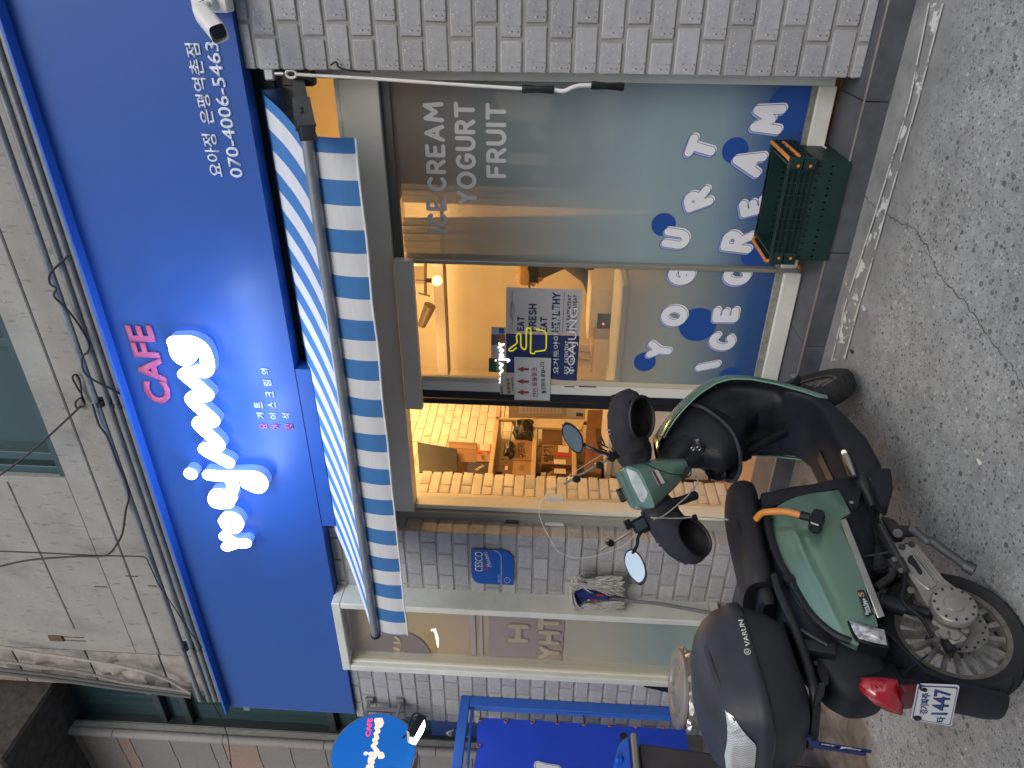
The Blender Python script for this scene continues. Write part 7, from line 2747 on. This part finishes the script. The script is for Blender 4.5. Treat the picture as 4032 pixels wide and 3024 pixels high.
nrm = (pq_(0, 0, 1) - pq_(0, 0, 0))
plate = sp('number_plate', prism(BM(), rr_poly(0, 0), nrm * .002), NP, None, 0)
sp('plate_border', prism(BM(), rr_poly(.03, .0025), nrm * .0006), PBL, plate, 0)
sp('plate_field', prism(BM(), rr_poly(.055, .0034), nrm * .0006), NP, plate, 0)
upv = (pq_(.5, 0) - pq_(.5, 1)).normalized()
hh_ = (pq_(0, 0) - pq_(0, 1)).length
letter('plate_lettering', '경기파주', PBL, plate, pq_(.24, .36, .0048), pq_(.80, .34, .0048), hh_ * .19, up=upv, n_off=0, local=True, bold=.03)
letter('plate_lettering', '타', PBL, plate, pq_(.10, .82, .0048), pq_(.24, .82, .0048), hh_ * .20, up=upv, n_off=0, local=True, bold=.03)
letter('plate_lettering', '1447', PBL, plate, pq_(.30, .86, .0048), pq_(.93, .84, .0048), hh_ * .38, up=upv, n_off=0, local=True, bold=.025)
bm = BM()
for u, v, r_ in ((.115, .13, .011), (.9, .17, .006)):
    p = pq_(u, v, .003)
    tube(bm, [p, p + nrm * .008], r_, 10)
tube(bm, smoothp([pq_(.9, .17, .008), pq_(.95, .05, .012), pq_(1.06, -.02, .004), V((-.03, -.09, .40)), V((.03, -.085, .30))], 5), .003, 6)
sp('plate_fixing', bm, BLACK, plate)
bm = BM()
obox(bm, ss_('A', 1450, 1200, -.085), (0, 1, 0), (0, 0, 1), (1, 0, 0), .06, .022, .01, .004)
sp('plate_reflector', bm, mat('dark_red', (.10, .008, .012), .3), plate)

# ---- floorboard and skirt
bm = BM()
FB = [(.60, .215, .262, .12), (.66, .19, .285, .17), (.74, .165, .300, .20), (.86, .165, .305, .205), (1.0, .200, .300, .205), (1.08, .228, .30, .20), (1.14, .25, .33, .195), (1.2, .30, .40, .19)]
loft(bm, [sec(s, a, b, w, 5, 36) for s, a, b, w in FB])
fb = sp('floorboard', bm, BLACK)
bm = BM()
for s0 in (.60, .625, .65):
    obox(bm, V((s0, -.168 - (s0 - .6) * .5, .215)), (.25, 0, 1), (0, 1, 0), (1, 0, -.25), .032, .004, .003)
sp('skirt_vent', bm, mat('vent_gap', (.30, .28, .26), .8), fb)
bm = prism(BM(), [sl('B', a, b, -.20) for a, b in ((1185, 1390), (1250, 1370), (1350, 1368), (1365, 1500), (1330, 1640), (1290, 1620), (1250, 1520))], (0, .05, 0))
bmesh.ops.bevel(bm, geom=bm.edges[:], offset=.006, segments=2, affect='EDGES')
sp('skirt_scoop', bm, BLACK, fb)
bm = prism(BM(), [sl('B', a, b, -.209) for a, b in ((1020, 1260), (1060, 1255), (1085, 1290), (1135, 1410), (1130, 1430), (1100, 1435), (1075, 1400))], (0, .02, 0))
sp('footpeg_slot', bm, BLACKG, fb)
bm = BM()
tube(bm, [sl('B', 1045, 1275, -.214), sl('B', 1062, 1310, -.214), sl('B', 1112, 1425, -.214)], [.011, .013, .007], 10)
tube(bm, [sl('B', 1045, 1272, -.205), sl('B', 1045, 1272, -.226)], .01, 10)
fpg = sp('footpeg', bm, CHROME, fb)
bm = BM()
p0, p1 = sl('B', 560, 1230, 0), sl('B', 740, 1230, 0)
box(bm, .80, .98, -.035, .035, .303, .308, .004)
sp('battery_flap', bm, BLACKG, fb)

# ---- leg shield: black inner panel and green outer shell
WT = [(.25, .185), (.32, .2), (.42, .218), (.52, .232), (.60, .236), (.66, .232), (.74, .212), (.80, .19), (.86, .16), (.90, .13), (.94, .09), (.965, .05)]
ST_ = [(.25, 1.118), (.32, 1.16), (.42, 1.215), (.52, 1.255), (.60, 1.272), (.66, 1.268), (.74, 1.24), (.80, 1.205), (.86, 1.165), (.90, 1.135), (.94, 1.10), (.965, 1.08)]
CT = [(.25, 1.10), (.32, 1.16), (.42, 1.20), (.52, 1.19), (.58, 1.12), (.62, 1.02), (.70, .985), (.76, 1.02), (.82, 1.03), (.90, 1.0), (.965, .99)]


def hstep(v): return .25 + (.965 - .25) * v


def inner(u, v):
    h = hstep(v)
    x = u * 2 - 1
    w, se_, c_ = interp(WT, h)[0], interp(ST_, h)[0], interp(CT, h)[0]
    q = abs(x)
    rec = .03 * math.exp(-((q - .72) / .14) ** 2) * (1 if h > .4 else .3)
    core = max(0, 1 - (q / .62) ** 3.0) if q < .62 else 0
    s = se_ + rec - (se_ - c_) * core
    return V((s, -x * w, h))


bm = BM()
grid(bm, inner, 44, 44)
ip_ = sp('inner_panel', bm, BLACK, None, 50)
bm = BM()


def outer_(u, v):
    h = hstep(v) - .008
    x = u * 2 - 1
    w, se_ = interp(WT, h)[0] + .012, interp(ST_, h)[0]
    bul = .10 + .05 * math.sin(math.pi * v)
    return V((se_ + .012 + bul * (1 - abs(x) ** 2.2), -x * w, h + .01 * v))


grid(bm, outer_, 36, 40)
g = bmesh.ops.extrude_edge_only(bm, edges=[e for e in bm.edges if e.is_boundary])
for e in g['geom']:
    if isinstance(e, bmesh.types.BMVert):
        e.co.x -= .022
        e.co.y *= .985
sp('leg_shield', bm, GREEN, None, 50)
bm = BM()
for side_ in (-1, 1):
    tube(bm, [V((interp(ST_, h)[0] - .008, side_ * (interp(WT, h)[0] + .006), h)) for h in np.linspace(.26, .93, 24)], .0035, 6)
sp('shield_edge_trim', bm, mat('trim_green_bright', (.25, .45, .36), .25, metal=.4), ip_)
bm = BM()
for h in (.30, .46, .67, .86):
    p = V((interp(ST_, h)[0] + .006, -(interp(WT, h)[0] - .022), h))
    tube(bm, [p, p + V((-.012, -.002, 0))], .006, 8)
sp('panel_screw', bm, DARKM, ip_)
# open glove pockets: lip tube and dark mouths
LIPM = mat('pocket_lip', (.026, .029, .036), .45, noise=.1)
bm = BM()
lp = [V((1.235, -.165, .80)), V((1.20, -.15, .73)), V((1.09, -.125, .655)), V((1.0, -.09, .635)), V((.965, -.03, .635)), V((.965, .03, .64)), V((.985, .10, .66)), V((1.06, .15, .70)), V((1.16, .17, .77))]
tube(bm, smoothp(lp, 6), .0085, 8)
gp = sp('glove_pocket', bm, LIPM)
bm = BM()
cp = smoothp(lp, 6)
rows = []
for q in cp:
    rows.append((q, q + (V((1.2, q.y * .75, q.z - .10)) - q) * .75, V((1.2, q.y * .7, q.z - .14))))
vv = [[bm.verts.new(q) for q in r_] for r_ in rows]
for a, b in zip(vv, vv[1:]):
    for i in range(2):
        bm.faces.new((a[i], b[i], b[i + 1], a[i + 1]))
sp('pocket_wall', bm, BLACK, gp, 60)
# steering column cowl and key
bm = BM()
loft(bm, [sup(V((s, 0, h)), (1, 0, .3), (0, 1, 0), a, b, 2.8, 24) for s, h, a, b in ((1.15, .70, .05, .06), (1.15, .77, .075, .085), (1.125, .84, .08, .09), (1.07, .89, .06, .075), (1.03, .93, .045, .055))])
cw_ = sp('column_cowl', bm, BLACK)
KP = ss_('P5', 1650, 600, 1.03)
bm = BM()
tube(bm, [KP + V((.02, 0, 0)), KP + V((-.012, 0, .0))], .022, 16)
ksw = sp('key_switch', bm, DARKM)
bm = BM()
tube(bm, [ss_('P5', 1640, 490, 1.0), ss_('P5', 1660, 540, 1.0)], .007, 8)
for c0, rad in (((1660, 612), .0105), ((1575, 615), .0085)):
    c = ss_('P5', *c0, .995)
    tube(bm, [c + V((.0, rad * math.cos(t), rad * math.sin(t))) for t in np.linspace(0, 6.283, 18)], .0016, 6)
prism(bm, [ss_('P5', a, b, .985) for a, b in ((1770, 610), (1890, 680), (1880, 697), (1760, 640))], (.002, 0, 0))
prism(bm, [ss_('P5', a, b, .995) for a, b in ((1810, 620), (1940, 632), (1940, 658), (1830, 652))], (.002, 0, 0))
ky = sp('key_ring', bm, CHROME, ksw)
bm = prism(BM(), [ss_('P5', a, b, .986) for a, b in ((1715, 580), (1750, 555), (1780, 590), (1760, 640), (1720, 640))], (.006, 0, 0))
sp('key_bow', bm, BLACKG, ksw)
bm = BM()
c = sl('P5', 1900, 960, .10)
lathe(bm, [(.045, -.03), (.05, -.01), (.052, 0), (.044, .002), (.04, -.012), (.0, -.02)], c, (-.8, -.2, .5), (0, 1, 0), 28)
for rr2 in (.03, .018):
    lathe(bm, [(rr2 + .003, -.008), (rr2, -.002), (rr2 - .003, -.008)], c, (-.8, -.2, .5), (0, 1, 0), 24, False)
sp('charge_port', bm, BLACKG)
bm = prism(BM(), [sl('P5', a, b, .12) for a, b in ((1790, 870), (1830, 880), (1845, 960), (1840, 1065), (1800, 1050), (1795, 960))], (0, .015, 0))
sp('bag_hook', bm, BLACK)

# ---- handlebar nacelle
bm = BM()
NS = [(-.085, .03, .045, -.02), (-.05, .045, .055, -.02), (0, .068, .068, -.015), (.05, .082, .078, -.01), (.10, .097, .088, -.01), (.135, .104, .09, -.012), (.165, .100, .07, .01), (.185, .088, .045, .03)]
loft(bm, [sup(V((0, f, u)), (1, 0, 0), (0, 1, 0), a, b, 3.4, 32) for u, a, b, f in NS])
na = tp('handlebar_cover', bm, GREEN)
dd = [tt('P5', a, b, 1, -.06) for a, b in ((612, 903), (740, 945), (800, 1010), (935, 1250), (920, 1310), (868, 1400), (815, 1375), (640, 1010))]
# the display slopes back towards the rider
T0, T1 = V((.0, -.022, .188)), V((0, -.128, .112))
dn2 = (T1 - T0)
nd = V((1, 0, 0)).cross(dn2).normalized()
if nd.z < 0:
    nd = -nd


def tpl(r_, a, b, off=0.0):
    w = MSTI.to_3x3() @ ray(pp(r_, a, b))
    return E_T + w * ((T0 + nd * off - E_T).dot(nd) / w.dot(nd))


rim_ = [tpl('P5', a, b) for a, b in ((565, 930), (590, 880), (640, 872), (745, 905), (830, 985), (965, 1235), (945, 1340), (890, 1440), (850, 1425), (760, 1330))]
bm = prism(BM(), rim_, nd * -.035)
bmesh.ops.bevel(bm, geom=bm.edges[:], offset=.004, segments=2, affect='EDGES')
tp('display_bezel', bm, GREEN, na)
LCD = mat('display_glass', (.42, .46, .45), .08, coat=1.0, noise=.35, nscale=14)
bm = prism(BM(), [tpl('P5', a, b, .001) for a, b in ((608, 915), (630, 900), (750, 948), (805, 1010), (932, 1250), (920, 1310), (870, 1398), (820, 1375), (700, 1140))], nd * .003)
bmesh.ops.bevel(bm, geom=bm.edges[:], offset=.002, segments=1, affect='EDGES')
tp('display', bm, LCD, na)
bm = BM()
S4 = [tt('P5', a, b, 1, -.097) for a, b in ((975, 952), (1058, 908), (1168, 1105), (1080, 1152))]
S4 = [p + V((0, -.004, 0)) for p in S4]
stp = prism(BM(), S4, (0, .002, 0))
tp('sticker', stp, mat('sticker_pale', (.5, .5, .48), .6), na)
bm = prism(BM(), [S4[0].lerp(S4[1], .06) + V((0, -.002, 0)), S4[0].lerp(S4[1], .42) + V((0, -.002, 0)), S4[3].lerp(S4[2], .42) + V((0, -.002, 0)), S4[3].lerp(S4[2], .06) + V((0, -.002, 0))], (0, .001, 0))
tp('sticker_band', bm, mat('sticker_maroon', (.12, .03, .05), .6), na)
bm = BM()
tube(bm, [V((-.40, 0, .075)), V((-.1, .0, .085)), V((.1, 0, .085)), V((.40, 0, .075))], .012, 10)
hb = tp('handlebar', bm, BLACK)
# hand muffs: padded sleeves open towards the rider
for sgn, nm, lab in ((1, 'hand_muff', None), (-1, 'hand_muff', None)):
    bm = BM()
    tab_ = []
    for r0, f, u, a, b in ((.088, 0, .092, .05, .062), (.11, 0, .092, .058, .07), (.15, .0, .09, .066, .074), (.21, -.012, .085, .08, .08), (.27, -.022, .075, .09, .084), (.33, -.03, .058, .085, .078), (.375, -.03, .045, .062, .06), (.40, -.03, .038, .03, .03)):
        tab_.append((r0, f, u, a, b))
    rr3 = list(np.linspace(.088, .36, 30)) + list(np.linspace(.366, .40, 8))
    loft(bm, [sup(V((sgn * r0, q[0], q[1])), (0, 1, 0), (0, 0, 1), q[2], q[3], 2.4, 56) for r0, q in ((r0, interp(tab_, r0)) for r0 in rr3)])
    mc_, mu_, mv_ = V((sgn * .275, -.100, .034)), V((sgn * .94, -.1, -.3)).normalized(), V((.25 * sgn, -.35, .92)).normalized()
    bmesh.ops.delete(bm, geom=[f for f in bm.faces if (lambda p: p.y < -.03 and ((p - mc_).dot(mu_) / .087) ** 2 + ((p - mc_).dot(mv_) / .064) ** 2 < 1)(f.calc_center_median())], context='FACES')
    for v in bm.verts:
        v.co += V((0, 1, .6)) * (.004 * mnoise.noise(v.co * 28))
    mf = tp(nm, bm, FABRIC)
    bm = BM()
    rings = []
    for t_, s_ in ((0, 1.06), (.3, 1.0), (.55, .9), (.72, .7), (.78, .4)):
        c = V((sgn * (.275 - t_ * .02), -.098 + t_ * .09, .035 + t_ * .022))
        rings.append(sup(c, V((sgn * .94, -.1, -.3)), V((.25 * sgn, -.35, .92)), .085 * s_, .062 * s_, 2.2, 26))
    loft(bm, rings, True, False)
    bm.faces.new([v for v in bm.verts][-26:])
    for v in bm.verts:
        v.co += V((.6, 1, .8)) * (.006 * mnoise.noise(v.co * 45))
    tp('muff_opening', bm, mat('muff_lining', (.006, .006, .008), .7, bump=.4, bscale=60), mf)
    bm = BM()
    c = V((sgn * .275, -.100, .034))
    rg_ = sup(c, V((sgn * .94, -.1, -.3)), V((.25 * sgn, -.35, .92)), .09, .067, 2.2, 30)
    tube(bm, rg_ + [rg_[0]], .007, 6)
    tp('muff_hem', bm, SEATM, mf)
    bm = BM()
    rg_ = sup(V((sgn * .118, 0, .092)), (0, 1, 0), (0, 0, 1), .064, .075, 2.6, 24)
    rg2 = sup(V((sgn * .152, 0, .09)), (0, 1, 0), (0, 0, 1), .070, .078, 2.6, 24)
    loft(bm, [rg_, rg2], True, False)
    tp('muff_strap', bm, SEATM, mf)
    bm = BM()
    for k_ in range(2):
        x = .255 + k_ * .018
        tube(bm, [V((sgn * x, -.035, .155)), V((sgn * (x + .006), .0, .166))], .0022, 5)
    tp('muff_stitch', bm, mat('stitch_grey', (.4, .4, .42), .7), mf)
# brake lever below the left muff
bm = BM()
tube(bm, smoothp([tt('P5', a, b, 1, -.04) for a, b in ((1250, 1390), (1400, 1370), (1560, 1310), (1640, 1285))], 5), [.014, .016, .017, .018, .018, .019, .019, .019, .019, .019, .019, .02, .02, .02, .019, .014][:16], 10)
tp('lever_flap', bm, BLACK)
# mirrors
MIRR = mat('mirror_glass', (.60, .70, .78), .02, metal=1.0)
for sgn, pts_, base_ in ((1, ((1400, 1215), (1460, 1180), (1560, 1215), (1680, 1330), (1735, 1450), (1745, 1580), (1715, 1690), (1640, 1690), (1560, 1640), (1440, 1480), (1385, 1320)), None), (-1, None, None)):
    mcw = MSTW @ V((sgn * .31, .02, .298))
    want = V((.10, -.93, .12)) if sgn > 0 else V((.75, -.25, .62))
    nw = (want.normalized() - (mcw - EYE).normalized()).normalized()
    rr_p, pts_ = ('P8', pts_) if sgn > 0 else ('P7', ((1840, 480), (1875, 455), (1925, 460), (1990, 520), (2035, 610), (2055, 700), (2040, 780), (1995, 825), (1950, 810), (1885, 740), (1835, 640), (1820, 550)))
    oc = []
    for a, b in pts_:
        w = ray(pp(rr_p, a, b))
        oc.append(MSTI @ (EYE + w * ((mcw - EYE).dot(nw) / w.dot(nw))))
    nt = (MSTI.to_3x3() @ nw).normalized()
    oc = smoothp(oc + [oc[0]], 4)[:-1]
    cen = sum(oc, V()) / len(oc)
    bm = BM()
    sh_ = [[cen + (p - cen) * k_ - nt * f for p in oc] for k_, f in ((1.04, .0), (1.07, .008), (.98, .026), (.7, .04), (.2, .045))]
    loft(bm, sh_)
    mo = tp('mirror', bm, BLACKG)
    # the glass itself is tilted to look back past the camera
    bm = BM()
    bm.faces.new([bm.verts.new(cen + (p - cen) * .92 + nt * .002) for p in oc])
    tp('mirror_glass', bm, MIRR, mo, 0)
    bm = BM()
    if sgn > 0:
        st_ = [tt('P5', 400, 735, 1, .0), tt('P5', 330, 690, 1, .0), tt('P5', 200, 650, 1, .01), tt('P5', 50, 590, 1, .03), cen + V((-.03, .03, -.03))]
    else:
        st_ = [V((-.15, 0, .12)), tt('P7', 1985, 290, 1, .0), tt('P7', 1960, 400, 1, .02), cen + V((.04, .03, -.02))]
    tube(bm, smoothp(st_, 5), .0075, 8)
    tube(bm, [st_[0] + V((0, 0, -.03)), st_[0] + V((0, 0, .015))], .016, 10)
    tp('mirror_stem', bm, BLACKG, mo)
# clear wind screen with two stays
WSM = glass_mat('clear_screen', (.93, .95, .95), .8)
wp = [tt(*q, 1, f) for q, f in ((('Q2', 2120, 530), .10), (('Q2', 1830, 715), .11), (('Q2', 1650, 850), .12), (('Q2', 1520, 970), .12), (('Q2', 1455, 1060), .12), (('Q2', 1450, 1150), .12), (('P7', 890, 55), .12), (('P7', 925, 170), .12), (('P7', 1010, 330), .12), (('P7', 1110, 480), .12), (('P7', 1350, 545), .11), (('P7', 1680, 470), .10), (('P7', 1900, 330), .09))]
wp += [V((-.13, .085, .14)), V((0, .09, .13)), V((.13, .085, .14))]
bm = BM()
cwn = sum(wp, V()) / len(wp)
wl2 = smoothp(wp + [wp[0]], 4)[:-1]


def wsf(u, v):
    a = u * len(wl2)
    i = int(a) % len(wl2)
    e = wl2[i].lerp(wl2[(i + 1) % len(wl2)], a - int(a))
    q = cwn.lerp(e, v)
    return q + V((0, .035 * (1 - v * v), 0))


grid(bm, wsf, 64, 6)
ws = tp('windscreen', bm, WSM, None, 80)
bm = BM()
tube(bm, wl2 + [wl2[0]], .0013, 5)
tp('screen_edge', bm, mat('screen_edge_pale', (.6, .6, .58), .3), ws)
for a, b, kn in (((('P5', 410, 735)), ('Q2', 1715, 845), (('Q2', 2090, 640), ('Q2', 1845, 790))), (('P7', 1900, 255), ('P7', 1560, 462), (('P7', 1660, 378),))):
    p, q = tt(*a, 1, .075), tt(*b, 1, .10)
    bm = BM()
    tube(bm, [p, q], .0055, 10)
    o_ = tp('screen_stay', bm, CHROME, ws)
    bm = BM()
    for kk in kn:
        c = tt(*kk, 1, .09)
        tube(bm, [c + V((0, .015, 0)), c + V((0, -.02, 0))], .016, 12)
    bmesh.ops.bevel(bm, geom=bm.edges[:], offset=.002, segments=1, affect='EDGES')
    tp('stay_knob', bm, BLACKG, ws)
bm = BM()
for a, b in (((300, 560), (240, 430)), ((345, 600), (190, 520)), ((330, 650), (205, 590)), ((420, 680), (400, 600))):
    tube(bm, [tt('P5', *a, 1, -.01), tt('P5', *b, 1, -.01)], .004, 6)
tube(bm, [tt('P5', 340, 700, 1, .0), tt('P5', 440, 750, 1, .0)], .02, 12)
tp('stay_clamp', bm, BLACKG)
bm = BM()
c = tt('P5', 420, 748, 1, -.012)
tube(bm, [c, c + V((0, -.004, 0))], .009, 12)
tp('clamp_bolt', bm, CHROME)
# small gauge on the screen and phone clamp on the left bar
gp_ = [tt('P5', a, b, 1, .09) for a, b in ((470, 1215), (560, 1178), (655, 1352), (555, 1403))]
bm = prism(BM(), gp_, (0, .018, 0))
bmesh.ops.bevel(bm, geom=bm.edges[:], offset=.003, segments=1, affect='EDGES')
gg = tp('gauge', bm, BLACKG)
gc = sum(gp_, V()) / 4
tp('gauge_screen', prism(BM(), [gc + (p - gc) * .72 + V((0, -.002, 0)) for p in gp_], (0, .001, 0)), mat('gauge_lcd', (.05, .07, .06), .25), gg)
bm = BM()
for q, sz in (((1985, 180), .026),):
    c = tt('P7', *q, 1, .0)
    obox(bm, c, (1, 0, 0), (0, 0, 1), (0, 1, 0), .03, .034, .012, .01)
    obox(bm, c + V((.022, .005, .045)), (1, 0, 0), (0, 0, 1), (0, 1, 0), .02, .014, .01, .004)
    obox(bm, c + V((-.03, .0, -.02)), (1, 0, 0), (0, 0, 1), (0, 1, 0), .012, .02, .012, .004)
    obox(bm, c + V((.02, .0, -.045)), (1, 0, 0), (0, 0, 1), (0, 1, 0), .02, .012, .012, .004)
pm = tp('phone_clamp', bm, BLACKG)
bm = BM()
obox(bm, c + V((0, -.013, .0)), (1, 0, 0), (0, 0, 1), (0, 1, 0), .022, .026, .002, .001)
tp('clamp_pad', bm, mat('pad_slate', (.05, .06, .08), .4), pm)
# loose leads on the bars
bm = BM()
tube(bm, smoothp([tt('P5', a, b, 1, -.105) for a, b in ((1010, 1640), (1150, 1590), (1330, 1450), (1490, 1310), (1560, 1220), (1640, 1130), (1650, 1060), (1620, 1020))], 5), .003, 6)
tube(bm, smoothp([tt('P7', 2110, 105, 1, -.05), tt('P5', 1100, 1620, 1, -.08), tt('P5', 1350, 1625, 1, -.09), tt('P5', 1560, 1612, 1, -.1)], 5), .003, 6)
ld = tp('grey_lead', bm, mat('lead_grey', (.3, .3, .29), .6))
bm = BM()
obox(bm, tt('P5', 1610, 1612, 1, -.1), (1, 0, 0), (0, 0, 1), (0, 1, 0), .012, .008, .008, .002)
tp('lead_plug', bm, BLACKG, ld)
bm = BM()
tube(bm, smoothp([sl('P5', 1660, 1605, -.05), sl('P5', 1850, 1615, -.05), sl('P5', 2060, 1640, -.06), sl('A', 330, 60, -.08)], 5), .003, 6)
sp('grey_lead', bm, MAT['lead_grey'])
bm = BM()
tube(bm, smoothp([tt('P5', a, b, 1, -.112) for a, b in ((800, 800), (900, 840), (1100, 930), (1290, 985), (1440, 990))], 5), .0028, 6)
rg = random.Random(4)
for k_ in range(9):
    tube(bm, smoothp([tt('P5', 1440 + rg.uniform(-10, 10), 980, 1, -.11), tt('P5', 1500 + rg.uniform(-30, 50), 900 + rg.uniform(-40, 30), 1, -.12), tt('P5', 1530 + rg.uniform(-60, 20), 960 + rg.uniform(-30, 60), 1, -.12), tt('P5', 1430 + rg.uniform(-40, 20), 1050 + rg.uniform(-40, 60), 1, -.115), tt('P5', 1440, 990, 1, -.11)], 5), .002, 5)
tube(bm, [tt('P5', 1005, 430, 1, -.1), tt('P5', 1690, 460, 1, -.14)], .0016, 5)
tp('black_lead', bm, CABLE)
# charging cable hanging over the side panel
OC = mat('orange_cable', (.66, .24, .05), .45, noise=.1, nscale=12)
bm = BM()
tube(bm, smoothp([V((.575, -.15, .685)), sl('P2', 370, 628, -.19), sl('P2', 520, 605, -.215), sl('P2', 700, 605, -.222), sl('P2', 850, 635, -.226), sl('P2', 940, 660, -.228)], 6), .0125, 12)
oc_ = sp('charging_cable', bm, OC)
bm = BM()
a, b = sl('P2', 920, 655, -.228), sl('P2', 1060, 690, -.228)
tube(bm, [a, b], .0155, 12)
pq0 = [sl('P2', q, w, -.25) for q, w in ((1050, 735), (1095, 590), (1130, 590), (1150, 545), (1285, 590), (1285, 650), (1265, 670), (1280, 680), (1215, 835), (1150, 800), (1060, 775))]
b2 = prism(BM(), pq0, (0, .045, 0))
bmesh.ops.bevel(b2, geom=b2.edges[:], offset=.004, segments=2, affect='EDGES')
add(bm, b2)
pgx = sp('cable_plug', bm, BLACK, oc_)
sp('plug_sticker', prism(BM(), [sl('P2', q, w, -.2515) for q, w in ((1075, 752), (1195, 795), (1190, 812), (1080, 778))], (0, .001, 0)), mat('sticker_pale', (.5, .5, .48), .6), oc_)
print('objects', len(bpy.data.objects), 'tris', sum(len(o.data.polygons) for o in bpy.data.objects if o.type == 'MESH'))
